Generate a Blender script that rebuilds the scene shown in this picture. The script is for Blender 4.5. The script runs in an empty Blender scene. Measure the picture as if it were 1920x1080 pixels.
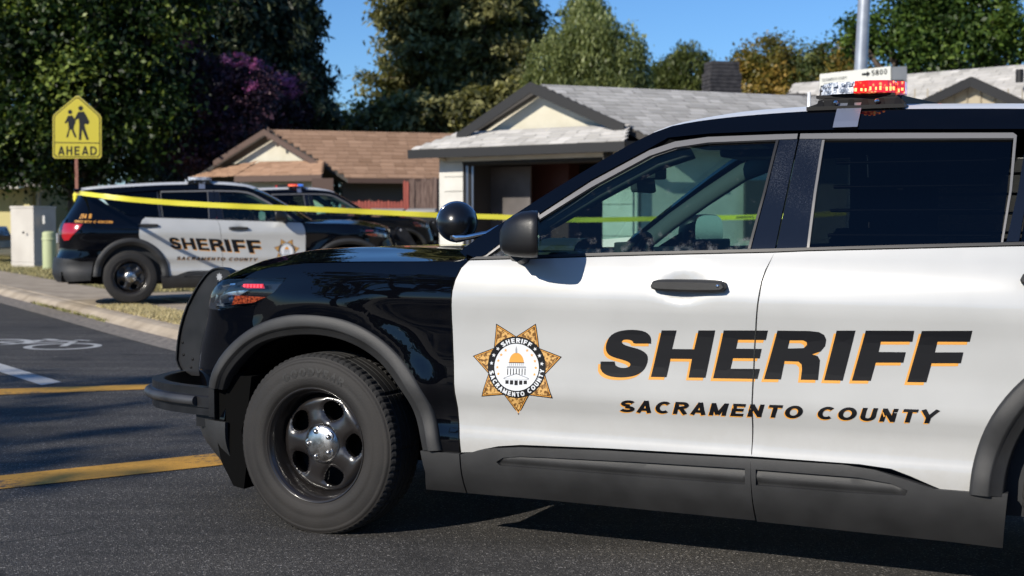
import bpy, bmesh, math, random
import numpy as np
from mathutils import Vector, Matrix
from mathutils.geometry import delaunay_2d_cdt, tessellate_polygon

random.seed(7); RNG = np.random.default_rng(11)
PI = math.pi
scene = bpy.context.scene
COL = scene.collection

# ------------------------------------------------------------------ camera
FOC = 2560.0; CAMH = 1.3; PIT = math.atan(120 / FOC)
cam_d = bpy.data.cameras.new('camera'); cam = bpy.data.objects.new('camera', cam_d); COL.objects.link(cam)
scene.camera = cam
cam_d.sensor_width = 36; cam_d.lens = 48; cam_d.clip_end = 3000; cam_d.clip_start = .05
cam.location = (0, 0, CAMH); cam.rotation_euler = (PI / 2 - PIT, 0, 0)
cam_d.dof.use_dof = True; cam_d.dof.focus_distance = 5.3; cam_d.dof.aperture_fstop = 4.2

# ------------------------------------------------------------------ light
SUN_TO = Vector((-.69, -.72, 0)).normalized(); SUN_EL = math.radians(28)
SUN_DIR = Vector((SUN_TO.x * math.cos(SUN_EL), SUN_TO.y * math.cos(SUN_EL), math.sin(SUN_EL)))
world = bpy.data.worlds.new('World'); scene.world = world; world.use_nodes = True
wn = world.node_tree; bg = wn.nodes['Background']
sky = wn.nodes.new('ShaderNodeTexSky'); sky.sky_type = 'NISHITA'; sky.sun_disc = False
sky.sun_elevation = SUN_EL; sky.sun_rotation = math.atan2(SUN_TO.x, SUN_TO.y)
sky.air_density = 1.0; sky.dust_density = 0.0; sky.ozone_density = 10.0; sky.altitude = 0
wn.links.new(sky.outputs[0], bg.inputs[0]); bg.inputs[1].default_value = .098
sun_d = bpy.data.lights.new('sun', 'SUN'); sun_d.energy = 3.9; sun_d.angle = math.radians(.53); sun_d.color = (1, .93, .82)
sun = bpy.data.objects.new('sun', sun_d); COL.objects.link(sun)
sun.rotation_euler = (-SUN_DIR).to_track_quat('-Z', 'Y').to_euler(); sun.location = (-30, -20, 30)
vs = scene.view_settings; vs.view_transform = 'Standard'; vs.look = 'None'; vs.exposure = 0.38; vs.gamma = 1; vs.use_curve_mapping = False
scene.render.engine = 'CYCLES'
scene.cycles.use_denoising = True
scene.cycles.max_bounces = 8; scene.cycles.transparent_max_bounces = 16
scene.cycles.sample_clamp_indirect = 4.0

# ------------------------------------------------------------------ placing by sight lines
def sight(u, v):
    fw = Vector((0, math.cos(PIT), -math.sin(PIT))); up = Vector((0, math.sin(PIT), math.cos(PIT)))
    return fw + Vector((1, 0, 0)) * ((u - 960) / FOC) - up * ((v - 540) / FOC)
def at(u, v, Y):
    r = sight(u, v); return Vector((0, 0, CAMH)) + r * (Y / r.y)
def on_ground(u, v, z=0.0):
    r = sight(u, v); return Vector((0, 0, CAMH)) + r * ((z - CAMH) / r.z)
def on_wall(u, v, p, d):
    """where the sight line meets the vertical plane through p along horizontal direction d"""
    r = sight(u, v); n = Vector((-d[1], d[0], 0)); t = (Vector(p) - Vector((0, 0, CAMH))).dot(n) / r.dot(n)
    return Vector((0, 0, CAMH)) + r * t

# ------------------------------------------------------------------ object helpers
def tag(o, label=None, cat=None, group=None, kind=None):
    if label: o['label'] = label
    if cat: o['category'] = cat
    if group: o['group'] = group
    if kind: o['kind'] = kind
    return o
def empty(name, loc=(0, 0, 0), rz=0.0):
    o = bpy.data.objects.new(name, None); COL.objects.link(o); o.location = loc; o.rotation_euler = (0, 0, rz)
    o.empty_display_size = .2
    return o
def link(name, me, parent=None, loc=None, rot=None):
    o = bpy.data.objects.new(name, me); COL.objects.link(o)
    if parent is not None: o.parent = parent
    if loc is not None: o.location = loc
    if rot is not None: o.rotation_euler = rot
    return o
def copy_tree(o, parent=None):
    c = o.copy(); COL.objects.link(c); c.parent = parent
    for ch in list(o.children): copy_tree(ch, c)
    return c
def mesh_of(name, verts, faces, mats=(), smooth=False, mi=None):
    me = bpy.data.meshes.new(name)
    me.from_pydata([tuple(map(float, v)) for v in verts], [], [tuple(f) for f in faces])
    for m in mats: me.materials.append(m)
    if mi is not None: me.polygons.foreach_set('material_index', list(mi))
    if smooth: me.polygons.foreach_set('use_smooth', [True] * len(me.polygons))
    me.update(); return me
def fast_mesh(name, V, Fc, mats=(), smooth=False, tone=None):
    """numpy arrays: V (n,3), Fc (m,k)"""
    me = bpy.data.meshes.new(name); n = len(V); m, k = Fc.shape
    me.vertices.add(n); me.vertices.foreach_set('co', np.asarray(V, np.float32).ravel())
    me.loops.add(m * k); me.loops.foreach_set('vertex_index', np.asarray(Fc, np.int32).ravel())
    me.polygons.add(m); me.polygons.foreach_set('loop_start', np.arange(0, m * k, k, dtype=np.int32))
    me.polygons.foreach_set('loop_total', np.full(m, k, np.int32))
    for mt in mats: me.materials.append(mt)
    if smooth: me.polygons.foreach_set('use_smooth', np.ones(m, bool))
    if tone is not None:
        a = me.attributes.new('tone', 'FLOAT', 'FACE'); a.data.foreach_set('value', np.asarray(tone, np.float32))
    me.update(calc_edges=True); me.validate(); return me
class MB:
    """mesh collector"""
    def __init__(s): s.v = []; s.f = []; s.mi = []; s.sm = []
    def add(s, vs_, fs, mi=0, smooth=False):
        b = len(s.v); s.v += [tuple(map(float, p)) for p in vs_]
        for f in fs: s.f.append(tuple(b + i for i in f)); s.mi.append(mi); s.sm.append(smooth)
    def box(s, lo, hi, mi=0, M=None, bev=0.0):
        x0, y0, z0 = lo; x1, y1, z1 = hi
        if bev > 0:
            bm = bmesh.new(); bmesh.ops.create_cube(bm, size=1)
            for v in bm.verts: v.co = Vector(((x0 + x1) / 2 + v.co.x * (x1 - x0), (y0 + y1) / 2 + v.co.y * (y1 - y0), (z0 + z1) / 2 + v.co.z * (z1 - z0)))
            bmesh.ops.bevel(bm, geom=list(bm.edges), offset=bev, segments=2, affect='EDGES', profile=.6)
            vs_ = [v.co.copy() for v in bm.verts]; fs = [[v.index for v in f.verts] for f in bm.faces]
            bm.verts.index_update(); vs_ = [v.co.copy() for v in bm.verts]; fs = [[v.index for v in f.verts] for f in bm.faces]; bm.free()
        else:
            vs_ = [Vector(p) for p in ((x0, y0, z0), (x1, y0, z0), (x1, y1, z0), (x0, y1, z0), (x0, y0, z1), (x1, y0, z1), (x1, y1, z1), (x0, y1, z1))]
            fs = [(0, 3, 2, 1), (4, 5, 6, 7), (0, 1, 5, 4), (1, 2, 6, 5), (2, 3, 7, 6), (3, 0, 4, 7)]
        if M is not None: vs_ = [M @ Vector(p) for p in vs_]
        s.add(vs_, fs, mi)
    def tube(s, pts, r, n=10, mi=0, caps=True):
        pts = [Vector(p) for p in pts]; rr = r if isinstance(r, (list, tuple)) else [r] * len(pts)
        ref = None; vs_ = []
        for i, p in enumerate(pts):
            t = (pts[min(i + 1, len(pts) - 1)] - pts[max(i - 1, 0)]).normalized()
            if ref is None: ref = t.orthogonal().normalized()
            a = (ref - t * ref.dot(t)).normalized(); ref = a; b = t.cross(a)
            for k in range(n):
                an = 2 * PI * k / n; vs_.append(p + (a * math.cos(an) + b * math.sin(an)) * rr[i])
        fs = []
        for i in range(len(pts) - 1):
            for k in range(n):
                fs.append((i * n + k, i * n + (k + 1) % n, (i + 1) * n + (k + 1) % n, (i + 1) * n + k))
        s.add(vs_, fs, mi, True)
        if caps:
            s.add(vs_[:n], [tuple(range(n - 1, -1, -1))], mi); s.add(vs_[-n:], [tuple(range(n))], mi)
    def strip(s, path, prof, mi=0, closed_prof=True, smooth=False):
        """sweep; path list of (pos, side, up) frames, prof list of (a,b)"""
        vs_ = []; k = len(prof)
        for (p, sd, up) in path:
            for (a, b) in prof: vs_.append(p + sd * a + up * b)
        fs = []; kk = k if closed_prof else k - 1
        for i in range(len(path) - 1):
            for j in range(kk):
                fs.append((i * k + j, i * k + (j + 1) % k, (i + 1) * k + (j + 1) % k, (i + 1) * k + j))
        s.add(vs_, fs, mi, smooth)
        if closed_prof:
            s.add(vs_[:k], [tuple(range(k - 1, -1, -1))], mi); s.add(vs_[-k:], [tuple(range(k))], mi)
    def lathe(s, prof, n=48, axis='y', mi=0, smooth=True, M=None, closed=False):
        """prof list of (r, h) ; revolved about axis"""
        vs_ = []; k = len(prof)
        for i in range(n):
            a = 2 * PI * i / n; c, sn = math.cos(a), math.sin(a)
            for (r, h) in prof:
                p = (r * c, h, r * sn) if axis == 'y' else ((r * c, r * sn, h) if axis == 'z' else (h, r * c, r * sn))
                vs_.append(M @ Vector(p) if M is not None else p)
        fs = []
        kk = k if closed else k - 1
        for i in range(n):
            j = (i + 1) % n
            for q in range(kk):
                q2 = (q + 1) % k
                fs.append((i * k + q, i * k + q2, j * k + q2, j * k + q))
        s.add(vs_, fs, mi, smooth)
    def build(s, name, mats, parent=None, loc=None, rot=None):
        if not isinstance(mats, (list, tuple)): mats = [mats]
        me = mesh_of(name, s.v, s.f, mats, mi=s.mi)
        me.polygons.foreach_set('use_smooth', s.sm); me.update()
        return link(name, me, parent, loc, rot)

# ------------------------------------------------------------------ materials
def N(nt, t, **kw):
    n = nt.nodes.new('ShaderNode' + t)
    for k, v in kw.items(): setattr(n, k, v)
    return n
def mat(name, color=(.5, .5, .5), rough=.5, metal=0.0, coat=0.0, spec=.5, emit=None, es=0.0, coat_rough=.03):
    m = bpy.data.materials.new(name); m.use_nodes = True; b = m.node_tree.nodes['Principled BSDF']
    b.inputs['Base Color'].default_value = (*color, 1); b.inputs['Roughness'].default_value = rough
    b.inputs['Metallic'].default_value = metal; b.inputs['Coat Weight'].default_value = coat
    b.inputs['Coat Roughness'].default_value = coat_rough; b.inputs['Specular IOR Level'].default_value = spec
    if emit: b.inputs['Emission Color'].default_value = (*emit, 1); b.inputs['Emission Strength'].default_value = es
    return m
def ramp(nt, pts):
    r = N(nt, 'ValToRGB'); e = r.color_ramp.elements
    while len(e) < len(pts): e.new(.5)
    for i, (p, c) in enumerate(pts): e[i].position = p; e[i].color = (*c, 1) if len(c) == 3 else c
    return r
def noisy(m, scale, c1, c2, lo=.35, hi=.65, bump=0.0, bscale=None, rough=None, coords='Object', detail=6, stretch=None):
    """base colour between c1 and c2 by noise, plus fine relief"""
    nt = m.node_tree; b = nt.nodes['Principled BSDF']; tc = N(nt, 'TexCoord'); src = tc.outputs[coords]
    if stretch:
        mp = N(nt, 'Mapping'); mp.inputs['Scale'].default_value = stretch; nt.links.new(src, mp.inputs[0]); src = mp.outputs[0]
    n = N(nt, 'TexNoise'); n.inputs['Scale'].default_value = scale; n.inputs['Detail'].default_value = detail
    nt.links.new(src, n.inputs['Vector']); r = ramp(nt, [(lo, c1), (hi, c2)]); nt.links.new(n.outputs[0], r.inputs[0])
    nt.links.new(r.outputs[0], b.inputs['Base Color'])
    if rough:
        mr = N(nt, 'MapRange'); mr.inputs[3].default_value = rough[0]; mr.inputs[4].default_value = rough[1]
        nt.links.new(n.outputs[0], mr.inputs[0]); nt.links.new(mr.outputs[0], b.inputs['Roughness'])
    if bump:
        n2 = N(nt, 'TexNoise'); n2.inputs['Scale'].default_value = bscale or scale * 4; n2.inputs['Detail'].default_value = 4
        nt.links.new(src, n2.inputs['Vector']); bp = N(nt, 'Bump'); bp.inputs['Strength'].default_value = bump; bp.inputs['Distance'].default_value = .01
        nt.links.new(n2.outputs[0], bp.inputs['Height']); nt.links.new(bp.outputs[0], b.inputs['Normal'])
    return m
def toned(m, c1, c2, island=False):
    nt = m.node_tree; b = nt.nodes['Principled BSDF']; a = N(nt, 'Attribute'); a.attribute_name = 'tone'
    r = ramp(nt, [(0, c1), (1, c2)]); nt.links.new(a.outputs['Fac'], r.inputs[0]); nt.links.new(r.outputs[0], b.inputs['Base Color'])
    return m
def paint_black():
    m = mat('black_paint', (.0016, .0019, .0032), rough=.5, coat=1.0, coat_rough=.015, spec=.0); m.node_tree.nodes['Principled BSDF'].inputs['Coat IOR'].default_value = 1.45
    nt = m.node_tree; b = nt.nodes['Principled BSDF']; tc = N(nt, 'TexCoord')
    n = N(nt, 'TexNoise'); n.inputs['Scale'].default_value = 900; n.inputs['Detail'].default_value = 2
    nt.links.new(tc.outputs['Object'], n.inputs['Vector'])
    n2 = N(nt, 'TexNoise'); n2.inputs['Scale'].default_value = 5; nt.links.new(tc.outputs['Object'], n2.inputs['Vector'])
    ad = N(nt, 'Math', operation='MULTIPLY'); nt.links.new(n.outputs[0], ad.inputs[0]); nt.links.new(n2.outputs[0], ad.inputs[1])
    r = ramp(nt, [(.34, (.0016, .0019, .0032)), (.46, (.004, .0045, .006))]); nt.links.new(ad.outputs[0], r.inputs[0])
    nt.links.new(r.outputs[0], b.inputs['Base Color'])
    n3 = N(nt, 'TexNoise'); n3.inputs['Scale'].default_value = 3.5; n3.inputs['Detail'].default_value = 1; nt.links.new(tc.outputs['Object'], n3.inputs['Vector'])
    bp = N(nt, 'Bump'); bp.inputs['Strength'].default_value = .12; bp.inputs['Distance'].default_value = .02
    nt.links.new(n3.outputs[0], bp.inputs['Height']); nt.links.new(bp.outputs[0], b.inputs['Coat Normal'])
    return m
def paint_white():
    m = mat('white_paint', (.66, .67, .66), rough=.3, coat=1.0, coat_rough=.03)
    noisy(m, 3.0, (.455, .46, .45), (.49, .495, .485), rough=(.28, .36)); nt = m.node_tree; b = nt.nodes['Principled BSDF']; tc = N(nt, 'TexCoord'); sx = N(nt, 'SeparateXYZ'); nt.links.new(tc.outputs['Object'], sx.inputs[0])
    mr = N(nt, 'MapRange'); mr.inputs[1].default_value = .40; mr.inputs[2].default_value = .66; mr.inputs[3].default_value = .55; mr.inputs[4].default_value = 0; nt.links.new(sx.outputs[2], mr.inputs[0])
    n = N(nt, 'TexNoise'); n.inputs['Scale'].default_value = 16; n.inputs['Detail'].default_value = 9; n.inputs['Roughness'].default_value = .7; nt.links.new(tc.outputs['Object'], n.inputs['Vector']); mu = N(nt, 'Math', operation='MULTIPLY'); nt.links.new(mr.outputs[0], mu.inputs[0]); nt.links.new(n.outputs[0], mu.inputs[1])
    old = b.inputs['Base Color'].links[0].from_socket; mx = N(nt, 'MixRGB'); mx.inputs[2].default_value = (.30, .27, .22, 1); nt.links.new(mu.outputs[0], mx.inputs[0]); nt.links.new(old, mx.inputs[1]); nt.links.new(mx.outputs[0], b.inputs['Base Color'])
    return m
def dusty_black():
    m = mat('dusty_gloss_black', (.008, .009, .012), rough=.12, coat=.6)
    nt = m.node_tree; b = nt.nodes['Principled BSDF']; tc = N(nt, 'TexCoord')
    v = N(nt, 'TexNoise'); v.inputs['Scale'].default_value = 210; v.inputs['Detail'].default_value = 9; v.inputs['Roughness'].default_value = .85
    n = N(nt, 'TexNoise'); n.inputs['Scale'].default_value = 1.7; nt.links.new(tc.outputs['Object'], n.inputs['Vector']); nt.links.new(tc.outputs['Object'], v.inputs['Vector'])
    mu = N(nt, 'Math', operation='MULTIPLY'); nt.links.new(v.outputs[0], mu.inputs[0]); nt.links.new(n.outputs[0], mu.inputs[1])
    r = ramp(nt, [(.30, (.006, .007, .010)), (.42, (.08, .084, .092))]); nt.links.new(mu.outputs[0], r.inputs[0]); nt.links.new(r.outputs[0], b.inputs['Base Color'])
    return m
def glass(name, tint, gloss=.9, dust=0.0, rough=0.0, dust_z=None):
    m = bpy.data.materials.new(name); m.use_nodes = True; nt = m.node_tree; nt.nodes.clear()
    out = N(nt, 'OutputMaterial'); tr = N(nt, 'BsdfTransparent'); tr.inputs[0].default_value = (*tint, 1)
    gl = N(nt, 'BsdfGlossy'); gl.inputs['Roughness'].default_value = rough; gl.inputs[0].default_value = (gloss, gloss, gloss, 1)
    fr = N(nt, 'Fresnel'); ge = N(nt, 'NewGeometry'); io = N(nt, 'MapRange'); io.inputs[3].default_value = 1.5; io.inputs[4].default_value = 1 / 1.5
    nt.links.new(ge.outputs['Backfacing'], io.inputs[0]); nt.links.new(io.outputs[0], fr.inputs[0]); mx = N(nt, 'MixShader')
    nt.links.new(fr.outputs[0], mx.inputs[0]); nt.links.new(tr.outputs[0], mx.inputs[1]); nt.links.new(gl.outputs[0], mx.inputs[2])
    last = mx
    if dust:
        tc = N(nt, 'TexCoord'); v = N(nt, 'TexNoise'); v.inputs['Scale'].default_value = 260; v.inputs['Detail'].default_value = 8; v.inputs['Roughness'].default_value = .9
        nt.links.new(tc.outputs['Object'], v.inputs['Vector'])
        n = N(nt, 'TexNoise'); n.inputs['Scale'].default_value = 26; n.inputs['Detail'].default_value = 2; nt.links.new(tc.outputs['Object'], n.inputs['Vector'])
        sx = N(nt, 'SeparateXYZ'); nt.links.new(tc.outputs['Object'], sx.inputs[0])
        mr = N(nt, 'MapRange'); mr.inputs[1].default_value = 1.17; mr.inputs[2].default_value = 1.30; mr.inputs[3].default_value = .15; mr.inputs[4].default_value = 0
        nt.links.new(sx.outputs[2], mr.inputs[0])
        a = N(nt, 'Math', operation='MULTIPLY'); nt.links.new(v.outputs[0], a.inputs[0]); nt.links.new(n.outputs[0], a.inputs[1])
        a2 = N(nt, 'Math', operation='ADD'); nt.links.new(a.outputs[0], a2.inputs[0]); nt.links.new(mr.outputs[0], a2.inputs[1])
        mr2 = N(nt, 'MapRange'); mr2.inputs[1].default_value = .36; mr2.inputs[2].default_value = .62; mr2.inputs[3].default_value = 0.0; mr2.inputs[4].default_value = dust
        nt.links.new(a2.outputs[0], mr2.inputs[0])
        df = N(nt, 'BsdfDiffuse'); df.inputs[0].default_value = (.55, .56, .56, 1)
        m2 = N(nt, 'MixShader'); nt.links.new(mr2.outputs[0], m2.inputs[0]); nt.links.new(mx.outputs[0], m2.inputs[1]); nt.links.new(df.outputs[0], m2.inputs[2]); last = m2
    nt.links.new(last.outputs[0], out.inputs[0]); return m
def asphalt():
    m = mat('asphalt', (.05, .05, .05), rough=.85); nt = m.node_tree; b = nt.nodes['Principled BSDF']; tc = N(nt, 'TexCoord')
    O = tc.outputs['Object']
    v = N(nt, 'TexVoronoi'); v.inputs['Scale'].default_value = 170; nt.links.new(O, v.inputs['Vector'])
    sep = N(nt, 'SeparateColor'); nt.links.new(v.outputs['Color'], sep.inputs[0])
    rs = ramp(nt, [(0, (.025, .0235, .0215)), (.55, (.050, .0465, .042)), (.84, (.086, .080, .071)), (.955, (.16, .15, .14)), (1, (.40, .38, .35))])
    nt.links.new(sep.outputs[0], rs.inputs[0])
    n = N(nt, 'TexNoise'); n.inputs['Scale'].default_value = .55; n.inputs['Detail'].default_value = 8; n.inputs['Roughness'].default_value = .6; nt.links.new(O, n.inputs['Vector'])
    rb = ramp(nt, [(.3, (.72, .72, .73)), (.7, (1.30, 1.28, 1.24))]); nt.links.new(n.outputs[0], rb.inputs[0])
    mp = N(nt, 'Mapping'); mp.inputs['Rotation'].default_value = (0, 0, -.62); mp.inputs['Scale'].default_value = (.16, 3.2, 1); nt.links.new(O, mp.inputs[0])
    n2 = N(nt, 'TexNoise'); n2.inputs['Scale'].default_value = 1.2; n2.inputs['Detail'].default_value = 5; nt.links.new(mp.outputs[0], n2.inputs['Vector'])
    rb2 = ramp(nt, [(.38, (.70, .70, .71)), (.55, (1.05, 1.05, 1.05))]); nt.links.new(n2.outputs[0], rb2.inputs[0])
    m1 = N(nt, 'MixRGB', blend_type='MULTIPLY'); m1.inputs[0].default_value = 1; nt.links.new(rs.outputs[0], m1.inputs[1]); nt.links.new(rb.outputs[0], m1.inputs[2])
    m2 = N(nt, 'MixRGB', blend_type='MULTIPLY'); m2.inputs[0].default_value = 1; nt.links.new(m1.outputs[0], m2.inputs[1]); nt.links.new(rb2.outputs[0], m2.inputs[2])
    nd = N(nt, 'TexNoise'); nd.inputs['Scale'].default_value = 2.5; nd.inputs['Detail'].default_value = 6; nt.links.new(O, nd.inputs['Vector'])
    mv = N(nt, 'MixRGB', blend_type='ADD'); mv.inputs[0].default_value = .45; nt.links.new(O, mv.inputs[1]); nt.links.new(nd.outputs['Color'], mv.inputs[2])
    vc = N(nt, 'TexVoronoi', feature='DISTANCE_TO_EDGE'); vc.inputs['Scale'].default_value = .42; nt.links.new(mv.outputs[0], vc.inputs['Vector'])
    rc = ramp(nt, [(.002, (.25, .25, .25)), (.007, (1, 1, 1))]); nt.links.new(vc.outputs['Distance'], rc.inputs[0])
    nm = N(nt, 'TexNoise'); nm.inputs['Scale'].default_value = .5; nt.links.new(O, nm.inputs['Vector']); rm_ = ramp(nt, [(.48, (0, 0, 0)), (.54, (1, 1, 1))]); nt.links.new(nm.outputs[0], rm_.inputs[0])
    m3 = N(nt, 'MixRGB', blend_type='MULTIPLY'); nt.links.new(rm_.outputs[0], m3.inputs[0]); nt.links.new(m2.outputs[0], m3.inputs[1]); nt.links.new(rc.outputs[0], m3.inputs[2])
    # old oil drips and tyre rub
    no = N(nt, 'TexNoise'); no.inputs['Scale'].default_value = 1.1; no.inputs['Detail'].default_value = 3; nt.links.new(O, no.inputs['Vector']); ro_ = ramp(nt, [(.30, (.6, .6, .6)), (.40, (1, 1, 1))]); nt.links.new(no.outputs[0], ro_.inputs[0])
    m4 = N(nt, 'MixRGB', blend_type='MULTIPLY'); m4.inputs[0].default_value = 1; nt.links.new(m3.outputs[0], m4.inputs[1]); nt.links.new(ro_.outputs[0], m4.inputs[2])
    nt.links.new(m4.outputs[0], b.inputs['Base Color'])
    bp = N(nt, 'Bump'); bp.inputs['Strength'].default_value = .75; bp.inputs['Distance'].default_value = .006
    nt.links.new(v.outputs['Distance'], bp.inputs['Height'])
    n3 = N(nt, 'TexNoise'); n3.inputs['Scale'].default_value = 45; n3.inputs['Detail'].default_value = 5; nt.links.new(O, n3.inputs['Vector'])
    bp2 = N(nt, 'Bump'); bp2.inputs['Strength'].default_value = .5; bp2.inputs['Distance'].default_value = .01; nt.links.new(n3.outputs[0], bp2.inputs['Height'])
    nt.links.new(bp.outputs[0], bp2.inputs['Normal']); nt.links.new(bp2.outputs[0], b.inputs['Normal'])
    return m
def road_paint(name, c, wear):
    m = mat(name, c, rough=.7); nt = m.node_tree; b = nt.nodes['Principled BSDF']; tc = N(nt, 'TexCoord'); O = tc.outputs['Object']
    n = N(nt, 'TexNoise'); n.inputs['Scale'].default_value = 22; n.inputs['Detail'].default_value = 10; n.inputs['Roughness'].default_value = .75; nt.links.new(O, n.inputs['Vector'])
    n2 = N(nt, 'TexNoise'); n2.inputs['Scale'].default_value = 1.6; nt.links.new(O, n2.inputs['Vector'])
    a = N(nt, 'Math', operation='MULTIPLY'); nt.links.new(n.outputs[0], a.inputs[0]); nt.links.new(n2.outputs[0], a.inputs[1])
    r = ramp(nt, [(wear - .06, (.06, .055, .045)), (wear, tuple(x * .8 for x in c)), (wear + .09, c)]); nt.links.new(a.outputs[0], r.inputs[0])
    nt.links.new(r.outputs[0], b.inputs['Base Color'])
    n3 = N(nt, 'TexVoronoi'); n3.inputs['Scale'].default_value = 120; nt.links.new(O, n3.inputs['Vector'])
    bp = N(nt, 'Bump'); bp.inputs['Strength'].default_value = .5; bp.inputs['Distance'].default_value = .004; nt.links.new(n3.outputs[0], bp.inputs['Height']); nt.links.new(bp.outputs[0], b.inputs['Normal'])
    return m
def foliage(name, c1, c2, c3=None, trans=.35):
    m = mat(name, c1, rough=.45, spec=.35); nt = m.node_tree; b = nt.nodes['Principled BSDF']
    a = N(nt, 'Attribute'); a.attribute_name = 'tone'
    pts = [(0, c1), (.75, c2)] + ([(1, c3)] if c3 else [(1, c2)])
    r = ramp(nt, pts); nt.links.new(a.outputs['Fac'], r.inputs[0]); nt.links.new(r.outputs[0], b.inputs['Base Color'])
    tl = N(nt, 'BsdfTranslucent'); mx = N(nt, 'MixShader'); mx.inputs[0].default_value = trans
    hs = N(nt, 'MixRGB', blend_type='MULTIPLY'); hs.inputs[0].default_value = 1; hs.inputs[2].default_value = (1.3, 1.25, .55, 1)
    nt.links.new(r.outputs[0], hs.inputs[1]); nt.links.new(hs.outputs[0], tl.inputs[0])
    out = nt.nodes['Material Output']; nt.links.new(b.outputs[0], mx.inputs[1]); nt.links.new(tl.outputs[0], mx.inputs[2]); nt.links.new(mx.outputs[0], out.inputs[0])
    return m

M = {}
M['black'] = paint_black(); M['white'] = paint_white(); M['pillar'] = dusty_black()
M['plastic'] = noisy(mat('dark_plastic', (.03, .03, .031), rough=.55), 6, (.019, .0192, .0196), (.030, .0303, .031), bump=.15, bscale=500, rough=(.48, .62))
M['matte'] = mat('matte_black', (.005, .005, .0055), rough=.6, spec=.25); M['mirror_shell'] = noisy(mat('mirror_shell_plastic', (.008, .008, .009), rough=.4), 8, (.007, .007, .008), (.011, .011, .012), bump=.1, bscale=300); M['void'] = mat('wheel_well_felt', (.003, .003, .003), rough=1.0, spec=.1)
M['steel_black'] = noisy(mat('powder_coated_steel', (.006, .006, .007), rough=.36), 8, (.009, .009, .010), (.015, .015, .0165), rough=(.28, .42))
M['rubber'] = noisy(mat('tyre_rubber', (.03, .028, .026), rough=.75), 5, (.012, .0108, .0100), (.023, .0205, .0185), rough=(.62, .85), bump=.12, bscale=120)
M['tread'] = noisy(mat('tyre_tread', (.018, .018, .018), rough=.85), 8, (.014, .014, .014), (.028, .027, .026))
M['rubber_trim'] = noisy(mat('rubber_strip', (.03, .031, .034), rough=.45), 9, (.024, .025, .027), (.05, .051, .055), bump=.2, bscale=30)
M['trimgrey'] = mat('satin_window_trim', (.20, .195, .19), rough=.34, metal=.3)
M['seal'] = mat('rubber_seal', (.01, .01, .011), rough=.4)
M['wheel'] = mat('gloss_black_wheel', (.014, .012, .0115), rough=.3, coat=.7, coat_rough=.12)
M['chrome'] = mat('chrome', (.72, .72, .73), rough=.07, metal=1)
M['cap'] = noisy(mat('hub_cap_chrome', (.62, .61, .59), rough=.22, metal=1), 30, (.45, .43, .40), (.70, .69, .67), rough=(.12, .4))
M['steel'] = mat('brushed_steel', (.45, .46, .48), rough=.35, metal=1)
M['strap'] = mat('polished_strap', (.42, .45, .52), rough=.38, metal=.8)
M['glass'] = glass('side_glass', (.47, .66, .61), dust=.38)
M['windshield'] = glass('windshield_glass', (.52, .70, .64))
M['tint'] = glass('privacy_glass', (.034, .036, .038), gloss=.8)
M['interior'] = mat('interior_dark', (.020, .022, .025), rough=.7)
M['headliner'] = mat('headliner', (.022, .025, .028), rough=.9)
M['pillar_trim'] = mat('grey_pillar_trim', (.10, .105, .11), rough=.8); M['roofwhite'] = mat('white_roof_paint', (.74, .74, .72), rough=.45, coat=.15)
M['lamp_glass'] = glass('lamp_lens', (.86, .88, .9))
M['lamp_chrome'] = mat('lamp_reflector', (.55, .57, .6), rough=.18, metal=1)
M['lamp_dark'] = mat('lamp_housing', (.01, .011, .014), rough=.2)
M['amber'] = noisy(mat('amber_reflector', (.35, .05, .012), rough=.25, coat=.5), 120, (.12, .015, .006), (.5, .09, .03), lo=.4, hi=.6)
M['red_lit'] = mat('lit_red_strobe', (.8, .05, .05), rough=.3, emit=(1, .04, .06), es=1.1)
M['led_lit'] = mat('lit_led', (.9, .5, .2), rough=.3, emit=(1, .25, .07), es=1.6)
M['red_lens'] = mat('red_lens', (.55, .012, .012), rough=.12, coat=1, emit=(1, .03, .02), es=.18)
def diode_lens():
    m = mat('lit_red_lens', (.55, .012, .012), rough=.12, coat=1); nt = m.node_tree; b = nt.nodes['Principled BSDF']; tc = N(nt, 'TexCoord'); v = N(nt, 'TexVoronoi'); v.inputs['Scale'].default_value = 62; v.inputs['Randomness'].default_value = .75
    mp = N(nt, 'Mapping'); mp.inputs['Scale'].default_value = (1, 1, .8); nt.links.new(tc.outputs['Object'], mp.inputs[0]); nt.links.new(mp.outputs[0], v.inputs['Vector'])
    n = N(nt, 'TexNoise'); n.inputs['Scale'].default_value = 30; nt.links.new(tc.outputs['Object'], n.inputs['Vector']); ad = N(nt, 'Math', operation='ADD'); nt.links.new(v.outputs['Distance'], ad.inputs[0])
    sc_ = N(nt, 'Math', operation='MULTIPLY_ADD'); sc_.inputs[1].default_value = .9; sc_.inputs[2].default_value = -.52; nt.links.new(n.outputs[0], sc_.inputs[0]); nt.links.new(sc_.outputs[0], ad.inputs[1])
    r = ramp(nt, [(.0, (1, .62, .25)), (.20, (1, .22, .06)), (.34, (.45, .010, .010)), (.7, (.16, .002, .004))]); nt.links.new(ad.outputs[0], r.inputs[0]); nt.links.new(r.outputs[0], b.inputs['Emission Color']); b.inputs['Emission Strength'].default_value = 1.0
    return m
M['diode_lens'] = diode_lens()
M['tail_red'] = mat('tail_lamp_red', (.42, .006, .012), rough=.15, coat=1)
M['blue_lens'] = mat('blue_lens', (.02, .10, .45), rough=.12, coat=1, emit=(.1, .3, 1), es=.5)
M['clear_lens'] = noisy(mat('clear_lens', (.55, .58, .62), rough=.12, coat=1), 60, (.16, .18, .22), (.8, .83, .88), lo=.42, hi=.58)
M['decal_black'] = mat('black_vinyl', (.0045, .005, .007), rough=.45, spec=.3)
M['decal_gold'] = mat('gold_vinyl', (.78, .36, .07), rough=.35)
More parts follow.
